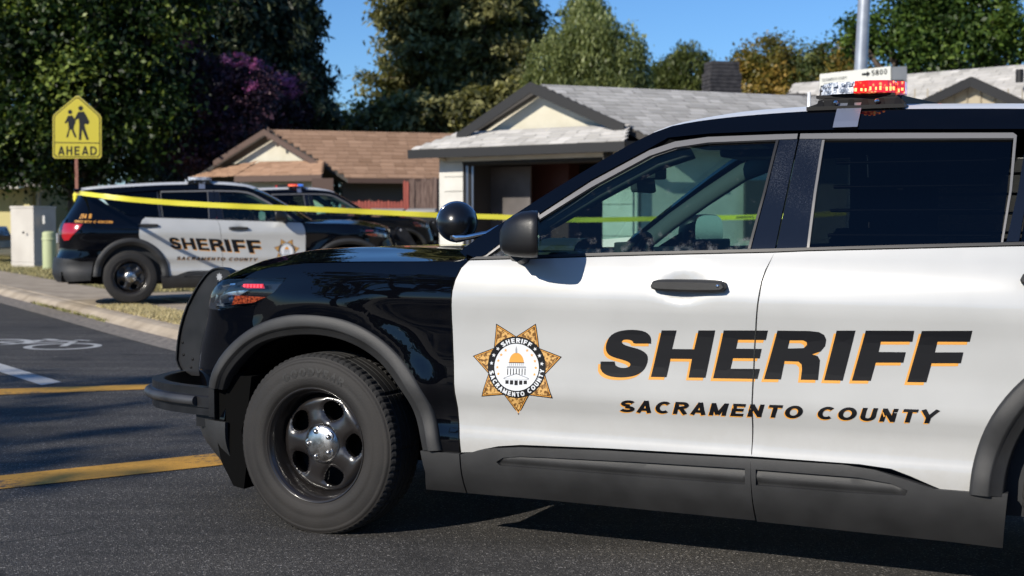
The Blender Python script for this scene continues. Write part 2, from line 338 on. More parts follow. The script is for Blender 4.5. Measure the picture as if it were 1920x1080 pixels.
M['decal_white'] = mat('white_vinyl', (.72, .74, .76), rough=.4)
M['decal_grey'] = mat('grey_vinyl', (.32, .33, .35), rough=.4)
M['gold_print'] = noisy(mat('gold_filigree_print', (.75, .4, .1), rough=.4), 95, (.17, .075, .015), (.68, .40, .13), lo=.43, hi=.53, detail=3)
M['asphalt'] = asphalt()
M['yellow_line'] = road_paint('yellow_road_paint', (.66, .34, .045), .22)
M['white_line'] = road_paint('white_road_paint', (.52, .52, .50), .205)
M['concrete'] = noisy(mat('sidewalk_concrete', (.35, .31, .26), rough=.9), 2.2, (.31, .25, .18), (.47, .39, .29), bump=.4, bscale=60)
M['gutter'] = noisy(mat('gutter_concrete', (.22, .2, .18), rough=.9), 14, (.15, .13, .11), (.31, .27, .22), bump=.6, bscale=120)
M['soil'] = noisy(mat('lawn_soil', (.14, .12, .07), rough=1), 1.5, (.10, .095, .045), (.22, .18, .09), bump=.5, bscale=40)

# ================================================================== THE PATROL CAR
_zt = np.array([.0, .18, .24, .30, .36, .44, .50, .56, .64, .76, .90, 1.00, 1.08, 1.14, 1.18, 1.22, 1.40, 1.58, 1.66, 1.72, 1.80])
_wt = np.array([.84, .88, .925, .958, .972, .976, .961, .960, .986, .979, .985, 1.003, .990, .970, .950, .935, .848, .745, .695, .63, .55])
_zz = np.linspace(0, 1.8, 721); _ww = np.interp(_zz, _zt, _wt)
_k = np.exp(-.5 * (np.arange(-24, 25) / 7.) ** 2); _k /= _k.sum(); _ww = np.convolve(np.pad(_ww, 24, mode='edge'), _k, 'valid')
def sm(a):  # smooth a profile table
    k = np.exp(-.5 * (np.arange(-30, 31) / 12.) ** 2); k /= k.sum(); return np.convolve(np.pad(a, 30, mode='edge'), k, 'valid')
_fx = sm(np.interp(_zz, [0, .2, .27, .35, .5, .66, .74, .82, .90, .97, 1.02, 1.08, 1.2], [.70, .76, .82, .93, .95, .95, .94, .90, .86, .84, .80, .70, .45]))
_rx = sm(np.interp(_zz, [0, .2, .3, .4, .5, .62, .70, .76, .90, 1.05, 1.16, 1.24, 1.4, 1.55, 1.62, 1.66, 1.8], [-4.02, -4.08, -4.16, -4.22, -4.22, -4.20, -4.15, -4.13, -4.14, -4.14, -4.10, -4.05, -3.95, -3.86, -3.86, -3.80, -3.6]))
S0, S1, LF, LR, NF, NR = .42, -3.55, 1.15, 1.25, 2.7, 3.0
def sstep(a, b, t): t = np.clip((t - a) / (b - a), 0, 1); return t * t * (3 - 2 * t)
def taper(x): return 1 - .045 * sstep(.0, .9, x) - .03 * sstep(-2.6, -3.9, x)
def surf(s, z):
    s = np.asarray(s, float) + 0.0; z = np.asarray(z, float); w = np.interp(z, _zz, _ww); x = s + 0 * z; y = w * taper(x)
    th = np.clip((s - S0) / LF, 0, 1) * PI / 2; xx = S0 + (np.interp(z, _zz, _fx) - S0) * np.sin(th) ** (2 / NF)
    f = s > S0; x = np.where(f, xx, x); y = np.where(f, w * taper(xx) * np.clip(np.cos(th), 0, 1) ** (2 / NF), y)
    th = np.clip((S1 - s) / LR, 0, 1) * PI / 2; xx = S1 + (np.interp(z, _zz, _rx) - S1) * np.sin(th) ** (2 / NR)
    r = s < S1; x = np.where(r, xx, x); y = np.where(r, w * taper(xx) * np.clip(np.cos(th), 0, 1) ** (2 / NR), y)
    return x, y
def surf3(s, z, off=0.0):
    """left side skin point and outward normal"""
    s = np.atleast_1d(np.asarray(s, float)); z = np.atleast_1d(np.asarray(z, float)); e = .004
    x, y = surf(s, z); xa, ya = surf(s + e, z); xb, yb = surf(s - e, z); xc, yc = surf(s, z + e); xd, yd = surf(s, z - e)
    ps = np.stack([xa - xb, ya - yb, 0 * z], 1); pz = np.stack([xc - xd, yc - yd, 0 * z + 2 * e], 1)
    n = np.cross(pz, ps); n /= np.linalg.norm(n, axis=1)[:, None] + 1e-12
    P = np.stack([x, y, z], 1) + n * np.atleast_1d(off)[:, None]
    return P, n
def inside(poly, P):
    """even-odd test, poly (k,2), P (n,2)"""
    x, y = P[:, 0], P[:, 1]; c = np.zeros(len(P), bool); q = np.asarray(poly); k = len(q); j = k - 1
    for i in range(k):
        xi, yi, xj, yj = q[i, 0], q[i, 1], q[j, 0], q[j, 1]
        cond = ((yi > y) != (yj > y))
        with np.errstate(divide='ignore', invalid='ignore'):
            xx = (xj - xi) * (y - yi) / (yj - yi + 1e-30) + xi
        c ^= cond & (x < xx); j = i
    return c
def densify(poly, step):
    out = []; n = len(poly)
    for i in range(n):
        a = np.array(poly[i]); b = np.array(poly[(i + 1) % n]); k = max(1, int(math.ceil(np.linalg.norm(b - a) / step)))
        for t in range(k): out.append(tuple(a + (b - a) * t / k))
    return out
def cdt(include, exclude=(), step=.05, grid=True, clip=()):
    """2-D mesh of the union of include loops minus exclude loops, within clip loops"""
    loops = [densify(l, step) for l in list(include) + list(exclude) + list(clip)]
    vs_, es = [], []
    for l in loops:
        b = len(vs_); vs_ += [Vector(p) for p in l]; es += [(b + i, b + (i + 1) % len(l)) for i in range(len(l))]
    A = np.concatenate([np.array(l) for l in loops[:len(include)]]); lo, hi = A.min(0), A.max(0)
    if grid:
        gx = np.arange(lo[0] + step * .5, hi[0], step); gz = np.arange(lo[1] + step * .5, hi[1], step)
        G = np.array([(a, b) for a in gx for b in gz]) if len(gx) and len(gz) else np.zeros((0, 2))
        if len(G):
            keep = np.zeros(len(G), bool)
            for l in loops[:len(include)]: keep |= inside(l, G)
            G = G[keep]
            AL = np.concatenate([np.array(l) for l in loops])
            if len(G):
                d = np.full(len(G), 9.)
                for i in range(0, len(AL), 400):
                    d = np.minimum(d, np.sqrt(((G[:, None] - AL[None, i:i + 400]) ** 2).sum(2)).min(1))
                G = G[d > step * .35]
            vs_ += [Vector(tuple(p)) for p in G]
    v2, e2, f2, _, _, _ = delaunay_2d_cdt(vs_, es, [], 0, 1e-6)
    V = np.array([tuple(v) for v in v2]); F_ = np.array([f for f in f2 if len(f) == 3])
    c = V[F_].mean(1); k = np.zeros(len(c), bool)
    for l in loops[:len(include)]: k |= inside(l, c)
    for l in loops[len(include):len(include) + len(exclude)]: k &= ~inside(l, c)
    if clip:
        kk = np.zeros(len(c), bool)
        for l in loops[len(include) + len(exclude):]: kk |= inside(l, c)
        k &= kk
    F_ = F_[k]
    a, b, d = V[F_[:, 0]], V[F_[:, 1]], V[F_[:, 2]]
    ar = (b[:, 0] - a[:, 0]) * (d[:, 1] - a[:, 1]) - (b[:, 1] - a[:, 1]) * (d[:, 0] - a[:, 0])
    F_ = F_[np.abs(ar) > 1e-9]; ar = ar[np.abs(ar) > 1e-9]
    F_[ar < 0] = F_[ar < 0][:, ::-1]
    used = np.unique(F_); mp = -np.ones(len(V), int); mp[used] = np.arange(len(used))
    return V[used], mp[F_]
def skin(name, V, F_, mats, off=0.0, rim=.018, side=1, fn=surf3, offf=None):
    """lay a 2-D mesh on the body skin; side=+1 left, -1 right; the edge is turned in by rim"""
    o = np.full(len(V), off) if offf is None else off + offf(V[:, 0], V[:, 1])
    P, n = fn(V[:, 0], V[:, 1], o)
    if offf is not None:
        e = .004
        Pa, _ = fn(V[:, 0] + e, V[:, 1], off + offf(V[:, 0] + e, V[:, 1])); Pb, _ = fn(V[:, 0] - e, V[:, 1], off + offf(V[:, 0] - e, V[:, 1]))
        Pc, _ = fn(V[:, 0], V[:, 1] + e, off + offf(V[:, 0], V[:, 1] + e)); Pd, _ = fn(V[:, 0], V[:, 1] - e, off + offf(V[:, 0], V[:, 1] - e))
        n = np.cross(Pc - Pd, Pa - Pb); n /= np.linalg.norm(n, axis=1)[:, None] + 1e-12
    faces = [tuple(f[::-1]) for f in F_]; nf = len(faces); verts = [tuple(p) for p in P]; nor = n.copy()
    if rim:
        E = {}
        for f in F_:
            for i in range(3):
                a, b = int(f[i]), int(f[(i + 1) % 3]); E[(a, b)] = 1
        bd = [(a, b) for (a, b) in E if (b, a) not in E]
        idx = {}
        for a, b in bd:
            for q in (a, b):
                if q not in idx:
                    idx[q] = len(verts); verts.append(tuple(P[q])); verts.append(tuple(P[q] - n[q] * rim))
        for a, b in bd: faces.append((idx[a], idx[b], idx[b] + 1, idx[a] + 1))
    if side < 0:
        verts = [(x, -y, z) for (x, y, z) in verts]; faces = [f[::-1] for f in faces]; nor = nor * np.array([1, -1, 1])
    me = mesh_of(name, verts, faces, mats, smooth=True)
    ln = np.zeros((len(me.loops), 3)); li = np.zeros(len(me.loops), int); me.loops.foreach_get('vertex_index', li)
    pn = np.zeros(len(me.polygons) * 3); me.polygons.foreach_get('normal', pn); pn = pn.reshape(-1, 3)
    st = np.zeros(len(me.polygons), int); me.polygons.foreach_get('loop_start', st)
    for i in range(nf): s_ = st[i]; ln[s_:s_ + 3] = nor[li[s_:s_ + 3]]
    for i in range(nf, len(faces)): s_ = st[i]; ln[s_:s_ + 4] = pn[i]
    me.normals_split_custom_set([tuple(x) for x in ln])
    return me
def both(name, parent_of, include, mats, exclude=(), step=.05, off=0.0, rim=.018, offf=None, clip=(), grid=True):
    """make the left and the right copy of a skin part; parent_of = {1: obj, -1: obj}"""
    V, F_ = cdt(include, exclude, step, grid, clip); r = {}
    for sd in (1, -1):
        r[sd] = link(name, skin(name, V, F_, mats if isinstance(mats, (list, tuple)) else [mats], off, rim, sd, offf=offf), parent_of[sd])
    return r
def grid_mesh(name, P, mats, flip=False, closed=False, nor=None):
    """P array (a,b,3)"""
    a, b, _ = P.shape; fs = []
    for i in range(a - 1):
        for j in range(b - 1):
            f = (i * b + j, i * b + j + 1, (i + 1) * b + j + 1, (i + 1) * b + j); fs.append(f[::-1] if flip else f)
    return mesh_of(name, P.reshape(-1, 3), fs, mats, smooth=True)
def resample(pts, n, smooth_it=2):
    p = np.array(pts, float)
    for _ in range(smooth_it):
        q = [p[0]]
        for i in range(len(p) - 1): q += [p[i] * .75 + p[i + 1] * .25, p[i] * .25 + p[i + 1] * .75]
        q.append(p[-1]); p = np.array(q)
    d = np.r_[0, np.cumsum(np.linalg.norm(np.diff(p, axis=0), axis=1))]; t = np.linspace(0, d[-1], n)
    return np.stack([np.interp(t, d, p[:, k]) for k in range(p.shape[1])], 1)

SUV_O = Vector((-.377, 6.568, 0)); SUV_H = math.radians(180 - 24.7)
suv = empty('patrol_suv', SUV_O, SUV_H)
tag(suv, 'black and white sheriff patrol car in the foreground, cropped at its rear wheel arch', 'police car', 'sheriff patrol cars')
BOTH = {1: suv, -1: suv}

# --- seam lines (x, z) on the body side
DF = [(-.672, 1.158), (-.663, 1.150), (-.640, 1.125), (-.621, 1.078), (-.612, 1.036), (-.605, .919), (-.607, .791), (-.612, .664), (-.620, .534), (-.630, .449), (-.634, .389)]
MID = [(-1.890, 1.200), (-1.866, 1.135), (-1.855, 1.093), (-1.847, 1.032), (-1.839, .955), (-1.831, .858), (-1.825, .723), (-1.821, .566), (-1.820, .469)]
BELT = [(-.672, 1.158), (-.946, 1.167), (-1.145, 1.175), (-1.485, 1.187), (-1.890, 1.199)]
BELT2 = [(-1.890, 1.199), (-2.008, 1.205), (-2.352, 1.216), (-2.66, 1.226), (-2.86, 1.232)]
WB = [(-.690, .394), (-.722, .405), (-.804, .425), (-.901, .437), (-1.257, .448), (-1.820, .457)]
WB2 = [(-1.820, .457), (-2.205, .457), (-2.315, .449), (-2.379, .429), (-2.443, .405), (-2.491, .388), (-2.60, .388)]
RA = -3.09   # rear axle
g = .0028
def sh(l, dx=0, dz=0): return [(a + dx, b + dz) for a, b in l]
rear_arch_o = [(RA - .02 + .485 * math.cos(a), .385 + .50 * math.sin(a)) for a in np.linspace(0, PI, 25)]
DR = [(-2.90, 1.234), (-2.95, 1.20), (-2.99, 1.10), (-3.0, .98), (-2.985, .91)]
arch_cut = [p for p in rear_arch_o if -2.99 < p[0]]
fd_poly = sh(BELT, 0, -g) + sh(MID[1:], g) + sh(WB[::-1], 0, 0) + [(-.64, .389)] + sh(DF[::-1][1:-1], -g)
rd_poly = sh(BELT2, 0, -g) + DR + arch_cut[::-1] + sh(WB2[::-1][0:]) + sh(MID[::-1][1:-1], -g)
# light grip recesses behind the handles
def cup(cx, cz):
    def f(s, z):
        r = ((s - cx) / .085) ** 2 + ((z - cz) / .062) ** 2
        return -.022 * np.exp(-r * 1.6)
    return f
fdoor = both('front_door', BOTH, [fd_poly], M['white'], step=.035, offf=cup(-1.56, 1.075))
rdoor = both('rear_door', BOTH, [rd_poly], M['white'], step=.035, offf=cup(-2.86, 1.12))

# --- fender
front_o = [(.598, .590), (.557, .689), (.494, .768), (.384, .848), (.261, .900), (.113, .929), (-.034, .926), (-.147, .903), (-.246, .864), (-.343, .800), (-.424, .719), (-.492, .614), (-.533, .509), (-.557, .394)]
front_i = [(.527, .579), (.478, .666), (.399, .747), (.324, .793), (.202, .827), (.055, .841), (-.062, .832), (-.162, .805), (-.261, .754), (-.343, .678), (-.412, .573), (-.458, .456), (-.472, .388)]
arch_in = [(.340, .845), (.250, .880), (.110, .905), (-.034, .902), (-.140, .880), (-.232, .843), (-.325, .783), (-.402, .705), (-.470, .605), (-.510, .505), (-.530, .388)]
FT = [(.437, 1.064), (.344, 1.098), (.270, 1.115), (.092, 1.135), (-.194, 1.143), (-.432, 1.146), (-.604, 1.150), (-.665, 1.158)]
fender_poly = [(.178 + .0, 1.069)] + [] 
fender_poly = FT + sh(DF[1:], g) + [(-.530, .389)] + arch_in[::-1] + [(.353, .885), (.340, .954), (.227, 1.017), (.176, 1.073), (.30, 1.066)]
fender_poly[0] = (.40, 1.070)
def swell(s, z):
    r = np.hypot(np.asarray(s) - .02, np.asarray(z) - .385); return .020 * np.exp(-(np.maximum(r - .555, 0) / .075) ** 2) * sstep(-.585, -.47, s)
both('fender', BOTH, [fender_poly], M['black'], step=.022, offf=swell)
# --- bumper cover, from the fender seam round to the middle
bum = [(.347, .950), (.46, .937), (.57, .925), (.80, .925), (1.0, .935), (1.569, .95), (1.569, .44), (.52, .44), (.51, .60), (.50, .66), (.455, .745), (.40, .80), (.343, .842), (.357, .885)]
grille_hole = [(1.12, .90), (1.569, .90), (1.569, .62), (1.20, .62), (1.14, .70)]
both('front_bumper', BOTH, [bum], M['black'], exclude=[grille_hole], step=.035, rim=.03)
both('bumper_valance', BOTH, [[(.50, .436), (1.569, .436), (1.569, .20), (.62, .185), (.52, .22)]], M['plastic'], step=.04, off=.012)
# --- grille: dark bars between the lamps
gr = MB()
for zz_ in (.66, .71, .76, .81, .86):
    for sd in (1, -1):
        P, n = surf3(np.linspace(1.14, 1.569, 8), np.full(8, zz_), -.02)
        gr.tube([(p[0], p[1] * sd, p[2]) for p in P], .012, 6)
P, n = surf3(np.linspace(1.10, 1.569, 10), np.full(10, .76), -.05)
gr.add([(p[0], p[1] * sd, z_) for sd in (1,) for p in P for z_ in (.60, .92)], [(2 * i, 2 * i + 2, 2 * i + 3, 2 * i + 1) for i in range(9)])
gr.add([(p[0], -p[1], z_) for p in P for z_ in (.60, .92)], [(2 * i, 2 * i + 1, 2 * i + 3, 2 * i + 2) for i in range(9)])
gr.build('grille', M['matte'], suv)
M['lamp_inner'] = noisy(mat('lamp_inner', (.12, .16, .24), rough=.15, metal=.8), 25, (.06, .09, .14), (.6, .68, .75), lo=.4, hi=.6)
# --- headlamps
HL = [(.183, 1.070), (.234, 1.014), (.342, .951), (.455, .938), (.568, .926), (.80, .93), (.86, .95), (.80, 1.0), (.62, 1.055), (.50, 1.063), (.35, 1.067)]
hl = both('headlight', BOTH, [HL], M['lamp_dark'], step=.04, off=-.045, rim=0)
both('lamp_lens', hl, [HL], M['lamp_glass'], step=.04, off=0, rim=.03)
both('turn_reflector', hl, [[(.30, .985), (.37, .958), (.455, .950), (.49, .945), (.46, .99)]], M['amber'], step=.03, off=-.022, rim=.01)
both('red_strobe', hl, [[(.30, 1.028), (.40, 1.026), (.425, 1.036), (.41, 1.046), (.31, 1.048)]], M['tail_red'], step=.03, off=-.018, rim=.01)
both('strobe_diodes', hl, [[(.312 + .018 * q, 1.031), (.323 + .018 * q, 1.031), (.323 + .018 * q, 1.044), (.312 + .018 * q, 1.044)] for q in range(6)], M['red_lit'], step=.03, off=-.012, rim=.003, grid=False)
both('lamp_projector', hl, [[(.50, .955), (.60, .95), (.62, .99), (.53, 1.0)], [(.66, .95), (.76, .955), (.74, .995), (.67, .99)]], M['lamp_chrome'], step=.03, off=-.02, rim=.015)
both('lamp_bezel', hl, [[(.40, 1.02), (.56, 1.005), (.72, .985), (.78, .94), (.60, .935), (.50, .945)]], M['lamp_inner'], step=.03, off=-.032, rim=.01)
both('lamp_trim', hl, [[(.47, 1.040), (.53, 1.038), (.53, 1.047), (.47, 1.048)], [(.47, .988), (.56, .985), (.56, .990), (.47, .993)]], M['lamp_chrome'], step=.03, off=-.018, rim=.01)

# --- hood
edge = [(-.66, 1.160), (-.50, 1.149), (-.30, 1.147), (-.10, 1.144), (.092, 1.138), (.27, 1.118), (.344, 1.101), (.437, 1.073), (.56, 1.062), (.70, 1.045)]
E_ = resample([(-.66, 1.162), (-.50, 1.150), (-.30, 1.148), (-.10, 1.145), (.092, 1.138), (.27, 1.118), (.40, 1.085), (.52, 1.066), (.66, 1.052), (.80, 1.04)], 40, 2)
ex, ey = surf(E_[:, 0], E_[:, 1])
tt = np.linspace(0, 1, 40)
cx_ = np.interp(tt, [0, .2, .4, .6, .8, .93, 1], [-.42, -.20, .06, .34, .60, .76, .82]); cz_ = sm(np.interp(np.linspace(0, 1, 721), [0, .2, .4, .6, .8, .93, 1], [1.195, 1.202, 1.200, 1.188, 1.150, 1.100, 1.04]))[np.linspace(0, 720, 40).astype(int)]
uu = np.linspace(-1, 1, 41)
HP = np.zeros((40, 41, 3))
for i in range(40):
    a = np.abs(uu)
    HP[i, :, 0] = ex[i] * 1.0 + (cx_[i] - ex[i]) * (1 - a ** 2.2)
    HP[i, :, 1] = ey[i] * uu
    bulge = .012 * np.exp(-((a - .62) / .10) ** 2) * math.sin(PI * min(1, tt[i] * 1.1)) 
    HP[i, :, 2] = E_[i, 1] + (cz_[i] - E_[i, 1]) * (1 - a ** 3.0) + bulge
nose = np.zeros((1, 41, 3)); nose[0] = HP[-1]; nose[0, :, 2] -= .03; nose[0, :, 0] -= .004
link('hood', grid_mesh('hood', np.concatenate([HP, nose]), [M['black']], flip=False), suv)
# --- cowl and wipers
cw = MB(); n_ = 15
for i in range(n_ - 1):
    a, b = -1 + 2 * i / (n_ - 1), -1 + 2 * (i + 1) / (n_ - 1)
    def cp(u, k): 
        y = .86 * u; xa = -.40 - .22 * u * u; return (xa + .04, y, 1.165) if k == 0 else (xa - .16, y, 1.185)
    cw.add([cp(a, 0), cp(b, 0), cp(b, 1), cp(a, 1)], [(0, 1, 2, 3)])
cw.build('cowl', M['matte'], suv)
for y_ in (.15, -.45):
    w = MB(); w.tube([(-.52, y_ - .1, 1.20), (-.60, y_ + .25, 1.225), (-.72, y_ + .55, 1.235)], .008, 6); w.build('wiper', M['matte'], suv)

# --- greenhouse skin (left side list measured on the near side)
RAILTOP = [(-.690, 1.245), (-.736, 1.272), (-.824, 1.334), (-.927, 1.403), (-1.043, 1.479), (-1.158, 1.552), (-1.258, 1.612), (-1.344, 1.657), (-1.415, 1.684), (-1.511, 1.700), (-1.662, 1.714), (-1.865, 1.724), (-2.045, 1.727), (-2.299, 1.721), (-2.704, 1.707), (-3.05, 1.685), (-3.4, 1.66), (-3.62, 1.64)]
RAILLOW = [(-.735, 1.178), (-.941, 1.345), (-1.128, 1.474), (-1.344, 1.596), (-1.41, 1.636), (-1.569, 1.648), (-1.84, 1.651), (-2.06, 1.649), (-2.31, 1.643), (-2.71, 1.632), (-3.05, 1.605), (-3.4, 1.57), (-3.62, 1.54)]
both('roof_rail', BOTH, [[(-.62, 1.19)] + RAILTOP + RAILLOW[::-1] + [(-.70, 1.165)]], M['black'], step=.04, rim=.05)
TRO = [(-.690, 1.166), (-.774, 1.228), (-.941, 1.340), (-1.128, 1.469), (-1.344, 1.590), (-1.440, 1.622), (-1.569, 1.637), (-1.840, 1.640)]
TRI = [(-.732, 1.166), (-.944, 1.323), (-1.132, 1.446), (-1.348, 1.567), (-1.444, 1.598), (-1.573, 1.615), (-1.837, 1.619)]
both('window_trim', fdoor, [TRO + [(-1.915, 1.640), (-1.915, 1.620)] + TRI[::-1]], M['trimgrey'], step=.05, off=-.004, rim=.012)
both('window_trim', rdoor, [[(-1.925, 1.640), (-2.06, 1.638), (-2.31, 1.632), (-2.675, 1.622), (-2.688, 1.612), (-2.684, 1.42), (-2.666, 1.24), (-2.659, 1.24), (-2.676, 1.42), (-2.678, 1.602), (-1.925, 1.620)]], M['trimgrey'], step=.05, off=-.004, rim=.012)
# glass, B pillar
G1 = [(-.735, 1.170), (-.944, 1.319), (-1.132, 1.442), (-1.348, 1.563), (-1.444, 1.594), (-1.573, 1.611), (-1.839, 1.616), (-1.819, 1.408), (-1.797, 1.196), (-1.38, 1.183), (-.974, 1.169)]
both('side_window', fdoor, [G1], M['glass'], step=.06, off=-.016, rim=0)
both('window_seal', fdoor, [sh(BELT, 0, .001) + [(-1.890, 1.211), (-1.485, 1.198), (-1.145, 1.187), (-.946, 1.179), (-.70, 1.170)]], M['seal'], step=.06, off=.002, rim=.015)
both('window_seal', fdoor, [[(-1.790, 1.21), (-1.800, 1.21), (-1.829, 1.42), (-1.848, 1.617), (-1.838, 1.617), (-1.819, 1.41)]], M['seal'], step=.06, off=.0, rim=.015)
both('pillar_cover', fdoor, [[(-1.800, 1.211), (-1.888, 1.211), (-1.905, 1.417), (-1.918, 1.619), (-1.848, 1.618), (-1.829, 1.42)]], M['pillar'], step=.04, off=-.006, rim=.012)
both('pillar_cover', rdoor, [[(-1.894, 1.212), (-2.002, 1.216), (-2.004, 1.416), (-2.008, 1.619), (-1.924, 1.619), (-1.911, 1.417)]], M['pillar'], step=.04, off=-.006, rim=.012)
G2 = [(-2.008, 1.619), (-2.672, 1.601), (-2.668, 1.41), (-2.655, 1.238), (-2.35, 1.229), (-2.002, 1.216), (-2.004, 1.416)]
both('side_window', rdoor, [G2], M['tint'], step=.06, off=-.016, rim=0)
both('window_seal', rdoor, [sh(BELT2, 0, .001) + [(-2.86, 1.243), (-2.352, 1.228), (-1.89, 1.211)]], M['seal'], step=.06, off=.002, rim=.015)
both('window_seal', rdoor, [[(-2.0, 1.215), (-2.012, 1.215), (-2.014, 1.416), (-2.018, 1.616), (-2.006, 1.616), (-2.002, 1.416)]], M['trimgrey'], step=.06, off=-.008, rim=.01)
both('pillar_cover', rdoor, [[(-2.676, 1.243), (-2.716, 1.243), (-2.735, 1.42), (-2.738, 1.612), (-2.722, 1.612), (-2.704, 1.42)]], M['pillar'], step=.05, off=-.006, rim=.012)
# --- quarter panel, D pillar, quarter window, tail
QW = [(-2.722, 1.246), (-2.741, 1.42), (-2.744, 1.612), (-3.05, 1.592), (-3.35, 1.562), (-3.50, 1.53), (-3.42, 1.42), (-3.12, 1.255)]
both('quarter_window', BOTH, [QW], M['tint'], step=.06, off=-.006, rim=0)
both('rear_quarter', BOTH, [[(-2.865, 1.240)] + sh(DR, -g * 1.5) + [(-3.03, .90)] + [(-3.09, .895), (-3.20, .88), (-3.34, .82), (-3.46, .735), (-3.55, .62), (-3.58, .60), (-4.20, .64), (-4.20, .90), (-3.80, 1.06), (-3.745, 1.132), (-4.20, 1.146), (-4.20, 1.56), (-3.95, 1.60), (-3.64, 1.56), (-3.44, 1.42), (-3.13, 1.25)]],
     M['black'], step=.04, rim=.012)
both('tail_light', BOTH, [[(-3.750, 1.130), (-3.805, 1.062), (-4.05, .905), (-4.20, .90), (-4.28, .95), (-4.28, 1.142), (-4.113, 1.144)]], M['tail_red'], step=.05, off=.012, rim=.03)
tg = {1: empty('tailgate', (0, 0, 0)), -1: None}; tg[1].parent = suv; tg[-1] = tg[1]
both('tailgate_panel', tg, [[(-4.205, .64), (-4.799, .64), (-4.799, 1.20), (-4.285, 1.20), (-4.285, 1.146), (-4.205, .90)]], M['black'], step=.05, rim=.012)
both('rear_window', tg, [[(-4.205, 1.205), (-4.799, 1.205), (-4.799, 1.55), (-4.205, 1.56)]], M['tint'], step=.06, off=-.004, rim=.01)
sp = MB(); sp.box((-3.90, -.60, 1.60), (-3.60, .62, 1.645), bev=.018); sp.build('roof_spoiler', M['black'], suv)
both('rear_bumper', BOTH, [[(-3.585, .595), (-3.75, .60), (-4.0, .635), (-4.799, .66), (-4.799, .30), (-4.1, .31), (-3.62, .33), (-3.60, .45)]], M['plastic'], step=.05, off=.015, rim=.03)
tpl = MB(); tpl.box((-4.165, -.17, .86), (-4.15, .17, 1.0)); tpl.build('number_plate', M['decal_white'], tg[1])
# --- roof
rx = np.linspace(0, 1, 44); RT = resample([p for p in RAILTOP if p[0] <= -1.34] + [(-3.80, 1.615)], 44, 2)
RX, RY = surf(RT[:, 0], RT[:, 1]); RP = np.zeros((44, 25, 3)); vv = np.linspace(-1, 1, 25)
for i in range(44):
    xc = RT[i, 0] + .13 * (1 - i / 43.) ** 2 * 1.0
    RP[i, :, 0] = RT[i, 0] + (xc - RT[i, 0]) * (1 - vv ** 2)
    RP[i, :, 1] = RY[i] * vv * .985
    RP[i, :, 2] = RT[i, 1] + .055 * (1 - np.abs(vv) ** 2.4) * min(1, .55 + i / 14.) + .002
link('roof', grid_mesh('roof', RP, [M['roofwhite']], flip=True), suv)
# headliner
HLN = RP[2:-3].copy(); HLN[:, :, 2] -= .055; HLN[:, :, 1] *= .97
link('headliner', grid_mesh('headliner', HLN, [M['headliner']]), suv)
# --- windshield
WSP = np.zeros((14, 25, 3)); PE = resample([p for p in RAILTOP if p[0] >= -1.42], 14, 1); px_, py_ = surf(PE[:, 0], PE[:, 1])
for i in range(14):
    t = i / 13.; bow = .30 * (1 - t) + .13 * t
    WSP[i, :, 0] = px_[i] + bow * (1 - np.abs(vv) ** 2.2); WSP[i, :, 1] = py_[i] * vv * .985
    WSP[i, :, 2] = PE[i, 1] - .012 + (.055 * .55 * t + -.03 * (1 - t)) * (1 - np.abs(vv) ** 2.4)
link('windshield', grid_mesh('windshield', WSP, [M['windshield']], flip=True), suv)
# inner A pillar trim and door frames, seen through the glass
for sd in (1, -1):
    for nm, pts, off in (('pillar_trim', [(-.80, 1.20), (-.96, 1.31), (-1.15, 1.43), (-1.36, 1.55), (-1.50, 1.60)], -.07),):
        a = MB(); P, n = surf3(np.array([p[0] for p in pts]) + .02, np.array([p[1] for p in pts]) + .035, off)
        vs_ = []; 
        for p, nn in zip(P, n):
            q = Vector((p[0], p[1] * sd, p[2])); nv = Vector((nn[0], nn[1] * sd, nn[2]))
            for (da, db) in ((-.045, .0), (-.03, .03), (.01, .04), (.035, .02), (.035, -.02), (-.04, -.02)):
                vs_.append(q + Vector((-.55, 0, -.83)) * da * 1.0 - nv * db)
        k = 6; fs = []
        for i in range(len(P) - 1):
            for j in range(k): fs.append((i * k + j, i * k + (j + 1) % k, (i + 1) * k + (j + 1) % k, (i + 1) * k + j))
        a.add(vs_, fs, smooth=True); a.build(nm, M['pillar_trim'], suv)
# --- wheel arch flares
def flare(parent, outer, inner, yout, n=44):
    o = resample(outer, n, 2); i_ = resample(inner, n, 2)
    rows = [(0.0, -.004, 0), (0.0, .010, 0), (.03, .022, 0), (.12, .028, 0), (.55, .036, 0), (.62, .033, 0), (.66, .022, 0), (.95, .019, 0), (1.0, .012, 0), (1.02, -.05, 0)]
    for sd in (1, -1):
        V = np.zeros((len(rows), n, 3))
        for r, (u, off, _) in enumerate(rows):
            p = o * (1 - u) + i_ * u; base = np.interp(o[:, 1] * .5 + .4, _zz, _ww) * 0 + yout
            V[r, :, 0] = p[:, 0]; V[r, :, 2] = p[:, 1]
            yy = surf(np.clip(p[:, 0], -3.9, S0), p[:, 1])[1]
            yb = np.minimum(np.maximum(yy, yout - .03), .985)
            V[r, :, 1] = (yb + off) * sd if off > 0 else (yy + off) * sd
        me = grid_mesh('wheel_arch_flare', V, [M['plastic']], flip=(sd < 0))
        link('wheel_arch_flare', me, parent)
flare(suv, front_o, front_i, .972)
ro = [(RA - .02 + .535 * math.cos(a), .385 + .555 * math.sin(a)) for a in np.linspace(PI, 0, 21)]; ri = [(RA - .02 + .425 * math.cos(a), .385 + .452 * math.sin(a)) for a in np.linspace(PI, 0, 21)]
flare(suv, ro, ri, .965)
